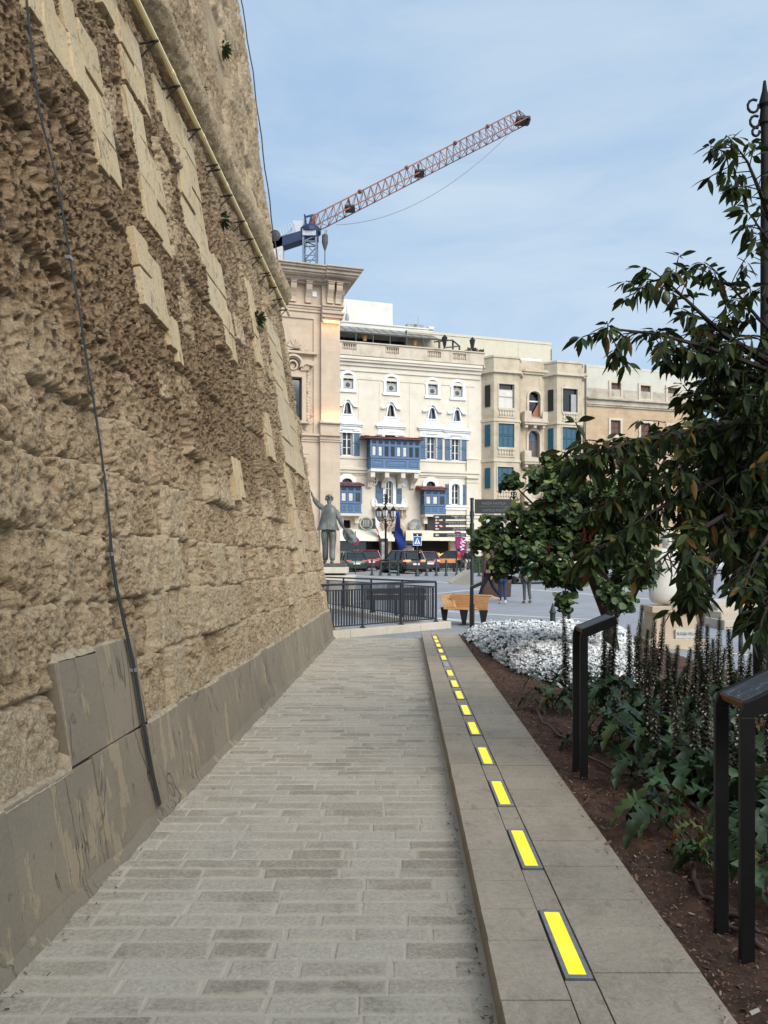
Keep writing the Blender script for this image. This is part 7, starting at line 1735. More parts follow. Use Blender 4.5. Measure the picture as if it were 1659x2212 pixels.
# ------------------------------------------------------------------ cars
tyre = M('tyre rubber', (.012, .012, .012), .8, .2, 20); rimm = M('alloy rim', (.28, .28, .29), .4, .15, 10, .7); cgl = glass('car glass', (.012, .014, .016), .05)
redl = M('red lamp lens', (.30, .012, .012), .25, .1, 10); brk = emis('lit brake lamp', (1, .12, .06, 1), 2.2); platem = M('white number plate', (.7, .7, .68), .5, .05); trim = M('black plastic trim', (.018, .018, .019), .6, .2, 10)
def carpaint(n, c):
    t = NT(n); cc_ = t.ramp(t.noise(2, 3), [(.3, tuple(x * .9 for x in c)), (.7, tuple(x * 1.08 for x in c))]); t.b.inputs['Coat Weight'].default_value = .6; t.b.inputs['Coat Roughness'].default_value = .06
    return t.fin(cc_, .38, .25, .5)
def car(label, px, Y, head, paint, L_=4.3, Wd=1.82, Hh=1.6, suv=1, lit=False, group='cars by the roadside'):
    P = ground_at(px, Y); t = thing('car', label, 'car', P, head, group)       # local +x = forward
    hw_ = Wd / 2; h = Hh; bl = h * .58; gc = .21 if suv else .16
    # body loft: (x, bottom, belt, half width, crown)
    st = [(-L_ / 2, gc + .25, bl * .80, hw_ * .80), (-L_ / 2 + .06, gc + .16, bl * .98, hw_ * .90), (-L_ / 2 + .28, gc + .02, bl * 1.03, hw_ * .97), (-L_ * .30, gc, bl * 1.03, hw_), (-L_ * .05, gc, bl, hw_), (L_ * .18, gc, bl * .97, hw_), (L_ * .30, gc, bl * .94, hw_ * .985), (L_ * .42, gc + .02, bl * .86, hw_ * .95), (L_ / 2 - .07, gc + .10, bl * .74, hw_ * .86), (L_ / 2, gc + .20, bl * .60, hw_ * .74)]
    vs = []; fs = []; n = 12
    for x, b, tp, w in st:
        mid = b + (tp - b) * .55
        prof = [(0, b), (w * .8, b), (w * .96, b + .06), (w, mid - .08), (w * .995, mid + .05), (w * .955, tp - .05), (w * .90, tp), (0, tp + .015)]
        ring = [(-a, z) for a, z in prof[1:-1]][::-1]
        for a, z in prof + [(-a, z) for a, z in prof[1:-1][::-1]]: vs.append((x, -a, z))
    n = 14
    for i in range(len(st) - 1):
        for j in range(n): fs.append((i * n + j, (i + 1) * n + j, (i + 1) * n + (j + 1) % n, i * n + (j + 1) % n))
    fs.append(tuple(range(n))); fs.append(tuple(range(len(st) * n - 1, (len(st) - 1) * n - 1, -1)))
    m = MB(); m.add(vs, fs); body = m.build('body', paint, t, smooth=True, subd=1)
    # greenhouse
    rb, rt, ft, fb = -L_ / 2 + .16, -L_ / 2 + (.52 if suv else .7), L_ * .08, L_ * .27
    def ghs(e, wt, wb_, zt):
        b = [(rb, -wb_, bl - .03), (rb, wb_, bl - .03), (fb, wb_, bl - .05), (fb, -wb_, bl - .05)]; tp = [(rt, -wt, zt - .05), (rt, wt, zt - .05), (ft, wt, zt), (ft, -wt, zt)]
        return b, tp
    b, tp = ghs(0, hw_ * .74, hw_ * .90, h - .03)
    m = MB(); m.hexa([b[0], b[3], b[2], b[1], tp[0], tp[3], tp[2], tp[1]]); m.build('window_glass', cgl, t, bevel=.05)
    m = MB(); v_ = Vector
    m.hexa([(rt - .05, -hw_ * .77, h - .075), (ft + .06, -hw_ * .77, h - .03), (ft + .06, hw_ * .77, h - .03), (rt - .05, hw_ * .77, h - .075), (rt + .1, -hw_ * .66, h), (ft - .15, -hw_ * .66, h + .02), (ft - .15, hw_ * .66, h + .02), (rt + .1, hw_ * .66, h)])
    ro = m.build('roof', paint, t, bevel=.03)
    for s_ in (-1, 1):
        m = MB(); xm = (rb + fb) / 2
        for (a, c_, r_) in (((fb, s_ * hw_ * .91, bl - .04), (ft, s_ * hw_ * .755, h - .03), .035), ((rb, s_ * hw_ * .91, bl - .03), (rt, s_ * hw_ * .755, h - .06), .07), ((xm - .05, s_ * hw_ * .92, bl - .03), (xm + .02, s_ * hw_ * .77, h - .04), .035), ((rb + .75, s_ * hw_ * .92, bl - .03), (rt + .42, s_ * hw_ * .77, h - .05), .06)): m.tube([a, c_], r_, 6)
        m.build('pillar', paint, t)
        m = MB(); m.ball((fb - .35, s_ * (hw_ + .07), bl + .04), .07, .10, .075, 8, 6); m.build('mirror', paint, t, smooth=True)
        m = MB(); m.hexa([(-L_ / 2 + .0, s_ * hw_ * .45, bl * .88), (-L_ / 2 + .02, s_ * hw_ * .90, bl * .86), (-L_ / 2 + .30, s_ * hw_ * .985, bl * .88), (-L_ / 2 + .3, s_ * hw_ * .45, bl * .88), (-L_ / 2 + .03, s_ * hw_ * .45, bl * 1.0), (-L_ / 2 + .05, s_ * hw_ * .88, bl * 1.0), (-L_ / 2 + .30, s_ * hw_ * .96, bl * .98), (-L_ / 2 + .3, s_ * hw_ * .45, bl)]); m.build('tail_lamp', brk if lit else redl, t, bevel=.012)
        m = MB(); m.hexa([(L_ / 2 - .03, s_ * hw_ * .5, bl * .66), (L_ / 2 - .12, s_ * hw_ * .86, bl * .68), (L_ / 2 - .4, s_ * hw_ * .9, bl * .72), (L_ / 2 - .3, s_ * hw_ * .5, bl * .66), (L_ / 2 - .05, s_ * hw_ * .5, bl * .76), (L_ / 2 - .14, s_ * hw_ * .84, bl * .78), (L_ / 2 - .42, s_ * hw_ * .88, bl * .84), (L_ / 2 - .3, s_ * hw_ * .5, bl * .76)]); m.build('headlamp', lampg, t, bevel=.01)
        for x in (-L_ * .30, L_ * .315):
            r_ = .345 if suv else .31
            m = MB(); m.lathe([(r_ * .62, -.11), (r_ * .95, -.11), (r_, -.07), (r_, .07), (r_ * .95, .11), (r_ * .62, .11)], 20, (x, s_ * (hw_ - .09), r_), 'y'); w_ = m.build('wheel', tyre, t, smooth='auto')
            m = MB(); m.lathe([(r_ * .64, -.05), (r_ * .64, .05), (.02, .05)], 20, (x, s_ * (hw_ - .09), r_), 'y')
            for q_ in range(5): an = q_ * 1.2566; m.bar((x + .03 * math.cos(an), s_ * (hw_ + .012), r_ + .03 * math.sin(an)), (x + r_ * .6 * math.cos(an), s_ * (hw_ + .012), r_ + r_ * .6 * math.sin(an)), .05)
            m.build('rim', rimm, w_)
            m = MB(); m.ring([(x + r_ * 1.2 * math.cos(q_ * .3), r_ + r_ * 1.2 * math.sin(q_ * .3)) for q_ in range(-1, 13)], [(x + r_ * 1.03 * math.cos(q_ * .3), r_ + r_ * 1.03 * math.sin(q_ * .3)) for q_ in range(-1, 13)], s_ * (hw_ + .006) - .02, s_ * (hw_ + .006) + .02, False); m.build('wheel_arch', trim, t)
    m = MB(); m.box(-L_ / 2 - .02, -L_ / 2 + .12, -hw_ * .86, hw_ * .86, gc + .06, gc + .26); m.box(-L_ * .2, L_ * .2, -hw_ - .005, hw_ + .005, gc - .02, gc + .12); m.build('bumper', trim, t, bevel=.03)
    m = MB(); m.box(-L_ / 2 - .025, -L_ / 2 - .005, -.26, .26, bl * .62, bl * .62 + .12); m.build('number_plate', platem, t)
    m = MB(); m.hexa([(rb - .03, -hw_ * .74, bl + .04), (rb + .03, -hw_ * .74, bl + .04), (rb + .03, hw_ * .74, bl + .04), (rb - .03, hw_ * .74, bl + .04), (rt - .14, -hw_ * .62, h - .14), (rt - .08, -hw_ * .62, h - .14), (rt - .08, hw_ * .62, h - .14), (rt - .14, hw_ * .62, h - .14)]); m.build('rear_window', cgl, t, bevel=.02)
    return t
H27 = R(90 + 27)
car('dark brown car with lit brake lamps seen from behind, right of the lamp post', z6(845, 0)[0], 56.0, H27, carpaint('brown car paint', (.042, .030, .028)), 4.3, 1.84, 1.62, 1, True)
car('plum coloured car just right of the dark brown car with a lit brake lamp', z6(1010, 0)[0], 59.5, R(108), carpaint('plum car paint', (.10, .03, .055)), 4.1, 1.78, 1.52, 1, True)
car('dark green car seen from behind beside the statue', z6(388, 0)[0], 59.5, R(108), carpaint('green car paint', (.018, .055, .045)), 4.3, 1.84, 1.5, 0)
car('red car half hidden behind the dark green car', z6(500, 0)[0], 63.0, R(112), carpaint('red car paint', (.17, .012, .02)), 4.4, 1.86, 1.62, 1)
car('dark grey car seen from the side behind the roadside bench', z6(1285, 0)[0], 63.0, R(168), carpaint('grey car paint', (.045, .05, .055)), 4.4, 1.8, 1.55, 0)
car('white car glimpsed through the leaves at the right', 1572, 55, R(170), carpaint('white car paint', (.55, .55, .56)), 4.2, 1.78, 1.5, 0)
car('silver car glimpsed under the small tree', 1172, 41, R(10), carpaint('silver car paint', (.32, .34, .37)), 4.2, 1.78, 1.5, 0)
# ------------------------------------------------------------------ leaves
def leaves(name, P, D, L_, wid, mat, parent, prof, seed=1, fold=.25, droop=.12, rnd=None, curl=0.0):
    r = np.random.default_rng(seed); n = len(P)
    D = D / np.linalg.norm(D, axis=1)[:, None]; up = r.normal(0, .6, (n, 3)) + np.array([0, 0, 1.0])
    Sd = np.cross(D, up); Sd /= np.linalg.norm(Sd, axis=1)[:, None]; N = np.cross(Sd, D)
    ts, ws = prof; k = len(ts); V = np.zeros((n, k, 3, 3))
    cv = r.normal(droop, .10, n)
    for i, (t_, w) in enumerate(zip(ts, ws)):
        mid = P + D * (L_ * t_)[:, None] + np.array([0, 0, -1.0]) * (L_ * cv * t_ * t_)[:, None] + N * (curl * L_ * np.sin(t_ * 3.1))[:, None]
        hw = (L_ * wid * w)[:, None]
        V[:, i, 1] = mid; V[:, i, 0] = mid - Sd * hw + N * hw * fold; V[:, i, 2] = mid + Sd * hw + N * hw * fold
    q = []
    for i in range(k - 1):
        for j in (0, 1): q.append((i * 3 + j, i * 3 + j + 1, (i + 1) * 3 + j + 1, (i + 1) * 3 + j))
    q = np.array(q); Fq = (np.arange(n)[:, None, None] * (3 * k) + q[None]).reshape(-1, 4)
    rn = r.random(n) if rnd is None else rnd
    return np_mesh(name, V.reshape(-1, 3), Fq, mat, parent, True, {'rnd': np.repeat(rn, 3 * k)})
def leafmat(name, stops, rough=.5, trans=.18, spec=.45):
    t = NT(name); c = t.ramp(t.attr('rnd'), stops); c = t.mix(.25, c, t.ramp(t.noise(25, 3), [(.3, (.01, .016, .006)), (.7, (.10, .12, .05))]))
    t.fin(c, rough, 0, spec)
    if trans:
        tr = t.n('ShaderNodeBsdfTranslucent'); t.l(c, tr.inputs[0]); mx = t.n('ShaderNodeMixShader'); mx.inputs[0].default_value = trans
        t.l(t.b.outputs[0], mx.inputs[1]); t.l(tr.outputs[0], mx.inputs[2]); t.l(mx.outputs[0], t.out.inputs[0])
    return t.m
bark = M('dark bark', (.035, .026, .02), .9, .35, 12, 0, .5, 30)
LANCE = ([0, .14, .28, .45, .65, .85, 1], [.04, .05, .62, 1, .92, .5, .02])
ROUND = ([0, .12, .2, .42, .68, .88, 1], [.02, .03, .62, 1, .98, .62, .06])

# ------------------------------------------------------------------ near tree with long hanging leaves
nt_ = thing('leafy_tree', 'dark tree with long drooping leaves reaching in from the right edge, nearest of the trees', 'tree', (3.75, 5.6, .05))
NO = Vector((3.75, 5.6, .05))
tw = MB(); LP, LD, LLn = [], [], []
tr = random.Random(21)
def poly(pts, k):
    out = []
    for i in range(len(pts) - 1):
        for j in range(k): out.append(pts[i].lerp(pts[i + 1], j / k))
    return out + [pts[-1]]
def emit(p, d, ln, gap=.028, hang=.7, lmin=.085, lmax=.155):
    n = max(3, int(ln / gap)); pts = []
    q = Vector(p); dd = Vector(d).normalized()
    for i in range(n):
        q = q + dd * (ln / n); dd = (dd + Vector((tr.gauss(0, .12), tr.gauss(0, .12), tr.gauss(-.03, .12)))).normalized(); pts.append(Vector(q))
        if i >= n * .15:
            an = tr.uniform(0, 6.28); side = Vector((math.cos(an), math.sin(an), tr.uniform(-.3, .5)))
            hg = hang if tr.random() > .16 else .12
            ld = dd * .35 + side * .5 + Vector((0, 0, -1.25 * hg)); LP.append(tuple(q)); LD.append(tuple(ld)); LLn.append(tr.uniform(lmin, lmax))
    for e in range(4):
        an = e * 1.6 + tr.random(); ld = dd * .7 + Vector((math.cos(an), math.sin(an), -.5 + tr.uniform(-.3, .5))); LP.append(tuple(q)); LD.append(tuple(ld)); LLn.append(tr.uniform(lmin, lmax))
    tw.tube([Vector(p) - NO] + [x - NO for x in pts[::2]] + [pts[-1] - NO], [.006] + [.004] * (len(pts[::2])) + [.002], 5)
limbs = [  # (px,py,Y)... outermost first
    [(1285, 720, 4.9), (1335, 712, 5.0), (1420, 722, 5.1), (1520, 748, 5.3), (1660, 800, 5.5), (1800, 860, 5.6)],
    [(1418, 592, 5.0), (1445, 612, 5.0), (1485, 650, 5.1), (1560, 720, 5.3), (1660, 780, 5.5), (1800, 850, 5.6)],
    [(1545, 585, 5.5), (1585, 625, 5.5), (1640, 690, 5.5), (1720, 770, 5.6), (1830, 850, 5.6)],
    [(1588, 312, 5.2), (1615, 350, 5.3), (1640, 410, 5.3), (1680, 520, 5.5), (1780, 700, 5.6)],
    [(1625, 470, 5.0), (1660, 520, 5.2), (1720, 620, 5.4)],
    [(1256, 982, 4.6), (1306, 972, 4.7), (1349, 960, 4.8), (1442, 940, 5.0), (1558, 915, 5.2), (1660, 898, 5.4), (1800, 900, 5.6)],
    [(1262, 1205, 4.7), (1337, 1160, 4.8), (1403, 1108, 4.9), (1481, 1070, 5.0), (1597, 1015, 5.2), (1700, 970, 5.4), (1820, 920, 5.6)],
    [(1500, 862, 5.6), (1540, 880, 5.6), (1660, 890, 5.6), (1800, 890, 5.6)],
    [(1330, 1010, 5.9), (1420, 1030, 5.8), (1540, 1000, 5.8), (1680, 960, 5.7), (1820, 930, 5.6)],
    [(1400, 1230, 4.5), (1450, 1190, 4.6), (1520, 1140, 4.8), (1620, 1080, 5.1), (1760, 1000, 5.5)],
    [(1475, 1290, 4.6), (1510, 1230, 4.7), (1570, 1170, 4.9), (1650, 1100, 5.2), (1800, 1000, 5.6)],
    [(1610, 1250, 4.3), (1640, 1190, 4.5), (1690, 1110, 4.9), (1800, 1010, 5.5)],
    [(1545, 822, 6.2), (1580, 835, 6.1), (1660, 860, 5.9), (1800, 900, 5.7)],
    [(1420, 1150, 6.3), (1500, 1130, 6.2), (1600, 1090, 6.0), (1740, 1020, 5.8)],
    [(1470, 950, 6.6), (1560, 960, 6.4), (1660, 950, 6.1), (1800, 930, 5.8)],
    [(1450, 745, 5.5), (1500, 770, 5.5), (1580, 800, 5.6), (1700, 850, 5.6)],
    [(1520, 690, 5.8), (1570, 730, 5.8), (1640, 780, 5.7), (1760, 850, 5.6)],
    [(1300, 1090, 4.9), (1380, 1060, 5.0), (1480, 1030, 5.2), (1600, 985, 5.4), (1760, 930, 5.6)],
    [(1650, 1330, 4.0), (1675, 1270, 4.2), (1740, 1150, 4.8)]]
for li, lb in enumerate(limbs):
    pts = poly([W(*p) for p in lb], 6); k = len(pts)
    tw.tube([p - NO for p in pts], [.004 + .022 * (i / (k - 1)) ** 1.2 for i in range(k)], 6)
    out = (pts[0] - pts[3]).normalized()
    emit(pts[0], out, .10, .016)
    for i in range(1, k):
        if pts[i].x / pts[i].y > .62: break
        for rep in range(2 if li not in (0, 1, 2, 3, 4) else (1 if tr.random() < .8 else 0)):
            an = tr.uniform(0, 6.28); d = out * .8 + Vector((math.cos(an) * .8, math.sin(an) * 1.0, tr.uniform(-.7, .55)))
            ln = tr.uniform(.08, .30) if i > 3 else tr.uniform(.05, .14)
            emit(pts[i] + Vector((0, 0, 0)), d, ln)
# dense inner crown : twigs through the volume
for i in range(420):
    px = 1659 + 60 - abs(tr.gauss(0, 1)) * 125; py = tr.uniform(850, 1215)
    if px < 1400 + abs(py - 1010) * .2 or (py < 900 and px < 1560): continue
    emit(W(px, py, tr.uniform(4.8, 6.8)), Vector((tr.gauss(-.4, .6), tr.gauss(0, .7), tr.gauss(-.1, .5))), tr.uniform(.12, .30))
lm = leafmat('drooping tree leaf', [(0, (.006, .014, .005)), (.4, (.014, .032, .008)), (.66, (.030, .055, .011)), (.88, (.062, .082, .016)), (.95, (.10, .08, .014)), (.98, (.19, .085, .014)), (1, (.15, .07, .02))], .6, .22, .22)
A_ = np.array(LP); qx = 829.5 + A_[:, 0] / A_[:, 1] * F; qy = 1212 - (A_[:, 2] - EYE) / A_[:, 1] * F
kp = ~((np.abs(qx - 1438) < 32) & (qy > 1110) & (qy < 1310)) & ~((np.abs(qx - 1545) < 26) & (qy > 1190) & (qy < 1290)); LD = np.array(LD)[kp]; LLn = np.array(LLn)[kp]
P_ = A_[kp] - np.array(NO); 
leaves('crown', P_, np.array(LD), np.array(LLn), .15, lm, nt_, LANCE, 3, .3, .14)
tw.build('branch', bark, nt_)
m = MB(); m.tube([(0, 0, -.1), (.02, .02, .6), (-.05, 0, 1.3), (.05, 0, 2.0), (0, 0, 2.8), (-.1, -.1, 3.6)], [.16, .12, .10, .09, .07, .03], 12); m.build('trunk', bark, nt_, smooth=True)
t = NT('green fruit'); frm = t.fin(t.ramp(t.noise(30), [(.3, (.06, .085, .04)), (.7, (.12, .15, .08))]), .5)
for x, y_, Y in ((1438, 722 - 80 + 0, 5.0), (1443, 582 + 8, 5.02), (1580, 835, 5.2)):
    m = MB(); m.lathe([(.004, .04), (.018, .03), (.028, .0), (.026, -.025), (.012, -.042), (.001, -.045)], 10, W(x, y_, Y) - NO); m.build('fruit', frm, nt_, smooth=True)

# ------------------------------------------------------------------ small round-leaved tree with red pods
jo = Vector(((1330 - 829.5) / F * 10.6, 10.6, .05)); jt = thing('round_leaved_tree', 'small leaning tree with round green leaves and dark red pods behind the white flower bed', 'tree', jo)
LP, LD, LLn, LR = [], [], [], []; tw = MB(); pods = MB()
lumps = [(1112, 1200, 42, 10.4), (1078, 1222, 26, 10.3), (1150, 1150, 62, 10.6), (1195, 1090, 52, 10.9), (1165, 1035, 30, 10.8), (1215, 1012, 24, 10.9), (1185, 1000, 18, 10.8), (1262, 1120, 82, 10.6), (1300, 1195, 76, 10.4), (1350, 1140, 80, 11), (1235, 1235, 56, 10.2), (1185, 1228, 34, 10.2), (1320, 1275, 34, 10.2), (1380, 1240, 60, 10.6), (1118, 1118, 40, 10.5), (1215, 1300, 20, 10.1), (1265, 1075, 45, 11), (1330, 1065, 50, 11.2), (1345, 1300, 30, 10.0)]
cen = W(1258, 1205, 10.7)
trunk_pts = [jo, W(1312, 1330, 10.6), W(1285, 1265, 10.6), W(1262, 1215, 10.65)]
m = MB(); m.tube([p - jo for p in poly(trunk_pts, 4)], [.10 - .055 * i / 12 for i in range(13)], 12); m.build('trunk', bark, jt, smooth=True)
for j in range(34): lx = min(1380, 1250 + tr.gauss(0, 90)); ly = 1150 + tr.gauss(0, 60); lumps.append((lx, min(ly, 1185) if lx < 1200 else ly, tr.uniform(18, 40), 10.6 + tr.gauss(0, .35)))
for (x, y_, r_, Y) in lumps:
    c_ = W(x, y_, Y); rad_ = r_ * 1.12 / F * Y
    mid = cen.lerp(c_, .55) + Vector((tr.gauss(0, .06), tr.gauss(0, .1), .08)); bpts = poly([cen, mid, c_], 5); tw.tube([p - jo for p in bpts], [.03 - .025 * i / 10 for i in range(11)], 6)
    for j in range(int(5 + rad_ * 38)):
        d = Vector((tr.gauss(0, 1), tr.gauss(0, 1.1), tr.gauss(.1, .9))).normalized(); e = c_ + d * rad_ * tr.uniform(.35, 1.0); s0 = c_.lerp(e, .15); tw.tube([s0 - jo, s0.lerp(e, .5) + Vector((0, 0, .02)) - jo, e - jo], [.006, .004, .002], 4)
        nl = tr.randint(9, 15)
        for q in range(nl):
            p = s0.lerp(e, tr.uniform(.25, 1.05)) + Vector((tr.gauss(0, .035), tr.gauss(0, .035), tr.gauss(0, .035)))
            LP.append(tuple(p)); LD.append((tr.gauss(d.x * .5, .6), tr.gauss(-.25, .6), tr.gauss(-.55, .45))); LLn.append(tr.uniform(.075, .115)); LR.append(min(1, max(0, tr.gauss(.50 + .25 * d.z, .24))))
for (x, y_, r_, Y) in ((1195, 1092, 22, 10.3), (1165, 1185, 26, 10.1), (1300, 1075, 24, 10.4), (1265, 1150, 20, 10.1), (1340, 1120, 22, 10.3), (1275, 1040, 18, 10.6)):
    for j in range(26):
        p = W(x + tr.gauss(0, r_ * .45), y_ + tr.gauss(0, r_ * .5), Y + tr.gauss(0, .1)) - jo; ln = tr.uniform(.06, .10); dx = tr.gauss(0, .02)
        pods.add([p + Vector((-.007, 0, 0)), p + Vector((.007, .004, 0)), p + Vector((dx + .007, .004, -ln * .8)), p + Vector((dx, 0, -ln)), p + Vector((dx - .007, 0, -ln * .8))], [(0, 1, 2, 3, 4)], tr.random())
jm = leafmat('round tree leaf', [(0, (.012, .026, .011)), (.35, (.030, .068, .026)), (.6, (.062, .125, .042)), (.84, (.13, .21, .068)), (1, (.24, .28, .07))])
leaves('crown', np.array(LP) - np.array(jo), np.array(LD), np.array(LLn), .50, jm, jt, ROUND, 5, .12, .05, np.array(LR))
tw.build('branch', bark, jt)
t = NT('dark red pods'); tag(pods.build('seed_pods', t.fin(t.ramp(t.attr('rnd'), [(0, (.018, .005, .005)), (1, (.075, .012, .010))]), .9, 0, .05), jt), kind='stuff')

# ------------------------------------------------------------------ white flower bed
n = 36000; r = np.random.default_rng(3)
Yf = 9.0 + r.random(n) * 6.1; u = r.random(n)
xl = np.where(Yf < 10.2, 1.035 + .028 * Yf + .42 + (10.2 - Yf) * .30, 1.035 + .028 * Yf + .12 + np.clip(.30 - (Yf - 10.2) * .08, 0, .3)); xr = np.clip(3.1 + (Yf - 9.2) * .30, 2.6, 4.7)
Xf = xl + (xr - xl) * u + .10 * (fbm(Yf * 2.2, u * 3, 301) - .5)
ed = np.minimum(np.minimum((Yf - 9.0) / .45, (15.1 - Yf) / .5), np.minimum((Xf - xl) / .35, (xr - Xf) / .4)); dome = np.sqrt(np.clip(ed, 0.02, 1))
Zf = .06 + dome * (.30 + .20 * (fbm(Xf * 3.2, Yf * 3.2, 311) - .45) + .12 * (fbm(Xf * 8, Yf * 8, 321, 2) - .5)) + r.normal(0, .012, n)
keep = r.random(n) < np.where(fbm(Xf * 5, Yf * 5, 331) > .40, .74, .5); isf = keep
def rosette(X, Y, Z, rad0, rad1, cup, tilt, seed, petals=5):
    r = np.random.default_rng(seed); n = len(X); R_ = r.uniform(rad0, rad1, n); m = petals * 2
    N = np.stack([r.normal(-.1, tilt, n), r.normal(-.35, tilt, n), np.ones(n)], 1); N /= np.linalg.norm(N, axis=1)[:, None]
    A = np.cross(N, np.array([0.3, 1, .2])); A /= np.linalg.norm(A, axis=1)[:, None]; B_ = np.cross(N, A); ph = r.uniform(0, 6.28, n)
    C_ = np.stack([X, Y, Z], 1); V = np.zeros((n, m + 1, 3)); V[:, 0] = C_ - N * (R_ * cup)[:, None]
    for j in range(m):
        an = ph + 2 * math.pi * j / m; rr = R_ * (1.0 if j % 2 == 0 else .72) * r.uniform(.85, 1.1, n); V[:, j + 1] = C_ + A * (rr * np.cos(an))[:, None] + B_ * (rr * np.sin(an))[:, None] + N * (R_ * r.normal(0, .15, n))[:, None]
    q = np.array([(0, 1 + j, 1 + (j + 1) % m) for j in range(m)]); Fq = (np.arange(n)[:, None, None] * (m + 1) + q[None]).reshape(-1, 3)
    return V.reshape(-1, 3), Fq, m + 1
V, Fq, k_ = rosette(Xf[isf], Yf[isf], Zf[isf], .018, .032, .28, .45, 9)
t = NT('white petals'); pm_ = t.fin(t.ramp(t.attr('rnd'), [(0, (.70, .71, .71)), (.5, (.84, .85, .86)), (1, (.90, .90, .89))]), .6, 0, .2)
fb = np_mesh('flower_bed', V, Fq, pm_, None, False, {'rnd': np.repeat(r.random(isf.sum()), k_)})
tag(fb, 'mound of massed white flowers covering the far end of the garden bed', 'flower bed', kind='stuff')
sel = ~isf; k2 = sel.sum()
leaves('flower_foliage', np.stack([Xf[sel], Yf[sel], Zf[sel] - .035 - .05 * r.random(k2)], 1), r.normal(0, 1, (k2, 3)) + np.array([0, 0, .3]), r.uniform(.05, .09, k2), .3, leafmat('pale bed foliage', [(0, (.03, .055, .03)), (.6, (.07, .11, .065)), (1, (.14, .18, .12))]), fb, ROUND, 11, .2, .1)

# ------------------------------------------------------------------ acanthus with flower spikes
t = NT('acanthus flower'); 
acf = t.fin(t.ramp(t.attr('rnd'), [(0, (.026, .024, .017)), (.2, (.045, .034, .026)), (.36, (.045, .062, .022)), (.52, (.085, .10, .04)), (.58, (.30, .27, .25)), (.8, (.52, .48, .46)), (1, (.40, .31, .31))]), .65, 0, .3)
stm = M('acanthus stem', (.055, .065, .025), .6, .3, 10)
acl = leafmat('acanthus leaf', [(0, (.016, .042, .015)), (.4, (.038, .090, .032)), (.7, (.075, .15, .052)), (.9, (.13, .19, .055)), (.96, (.20, .15, .03)), (1, (.15, .065, .018))], .38, .12)
def spike(base, top, parent, sr, dens=1.0):
    L_ = (top - base).length; h0 = L_ * sr.uniform(.24, .38); m = MB(); bend = Vector((sr.gauss(0, .02), sr.gauss(0, .02), 0))
    ax = lambda q: base.lerp(top, q) + bend * math.sin(q * 3.14)
    m.tube([ax(i / 6) for i in range(7)], [.011, .010, .009, .009, .007, .005, .003], 6, .46)
    z = h0; ph = sr.random() * 6; i = 0
    while z < L_:
        q = z / L_; f = (z - h0) / (L_ - h0); sz = (1.0 - .62 * f) * sr.uniform(.85, 1.15); c_ = ax(q)
        for k in range(4):
            an = ph + k * 1.571 + sr.gauss(0, .15); d = Vector((math.cos(an), math.sin(an), 0)); s_ = Vector((-math.sin(an), math.cos(an), 0)); l = .050 * sz; w = .017 * sz
            b0 = c_ + d * .006; up = Vector((0, 0, 1))
            # hooded bract arching over the flower
            v = [b0 - s_ * w * .6 + up * .010, b0 + s_ * w * .6 + up * .010, b0 + d * l * .6 + s_ * w + up * .026 * sz, b0 + d * l * .6 - s_ * w + up * .026 * sz, b0 + d * l * 1.0 + up * .012 * sz, b0 + d * l * .55 + up * .036 * sz]
            m.add(v, [(0, 1, 5), (1, 2, 5), (0, 5, 3), (2, 4, 5), (3, 5, 4)], sr.uniform(0, .38))
            e = [b0 - s_ * w * .5 - up * .002, b0 + s_ * w * .5 - up * .002, b0 + d * l * .8 + s_ * w * .8 - up * .016, b0 + d * l * .8 - s_ * w * .8 - up * .016]   # spiny lower bract
            m.add(e, [(0, 1, 2, 3)], sr.uniform(.2, .5))
            if f < .86 and sr.random() < .42:
                g_ = [b0 - s_ * w * .4 + up * .006, b0 + s_ * w * .4 + up * .006, b0 + d * l * .85 + s_ * w * .75 + up * .002, b0 + d * l * .98 - up * .010, b0 + d * l * .85 - s_ * w * .75 + up * .002]
                m.add(g_, [(0, 1, 2, 3, 4)], sr.uniform(.53, .95))
        z += .021 * (1 - .40 * f); ph += .785; i += 1
    return m.build('flower_spike', acf, parent)
def acanthus_leaf(V, Fc, A, base, az, ln, rise, sr, val, wide=.19):
    k = 21; d = Vector((math.cos(az), math.sin(az), 0)); s_ = Vector((-math.sin(az), math.cos(az), 0)); o = len(V); tw_ = sr.gauss(0, .25)
    for i in range(k):
        q = i / (k - 1)
        p = base + d * ln * (q * .95) + Vector((0, 0, ln * (rise * math.sin(q * 2.0) - .62 * q ** 2.6)))
        env = 0.02 if q < .22 else math.sin(min(1, (q - .2) / .8) ** .75 * 3.14) ** .7
        lob = (1.0 if i % 2 else .36) if q >= .22 else .4
        w = ln * wide * env * lob + .004
        sl = (s_ + Vector((0, 0, tw_))).normalized()
        ad = d * (ln * .05 if i % 2 else 0)
        rip = .012 * math.sin(i * 2.2 + az)
        V += [tuple(p - sl * w + ad + Vector((0, 0, .18 * w + rip))), tuple(p + Vector((0, 0, -.006))), tuple(p + sl * w + ad + Vector((0, 0, .18 * w - rip)))]; A += [val + (.06 if q > .8 else 0)] * 3
    for i in range(k - 1):
        for j in (0, 1): Fc.append((o + i * 3 + j, o + i * 3 + j + 1, o + i * 3 + 4 + j, o + i * 3 + 3 + j))
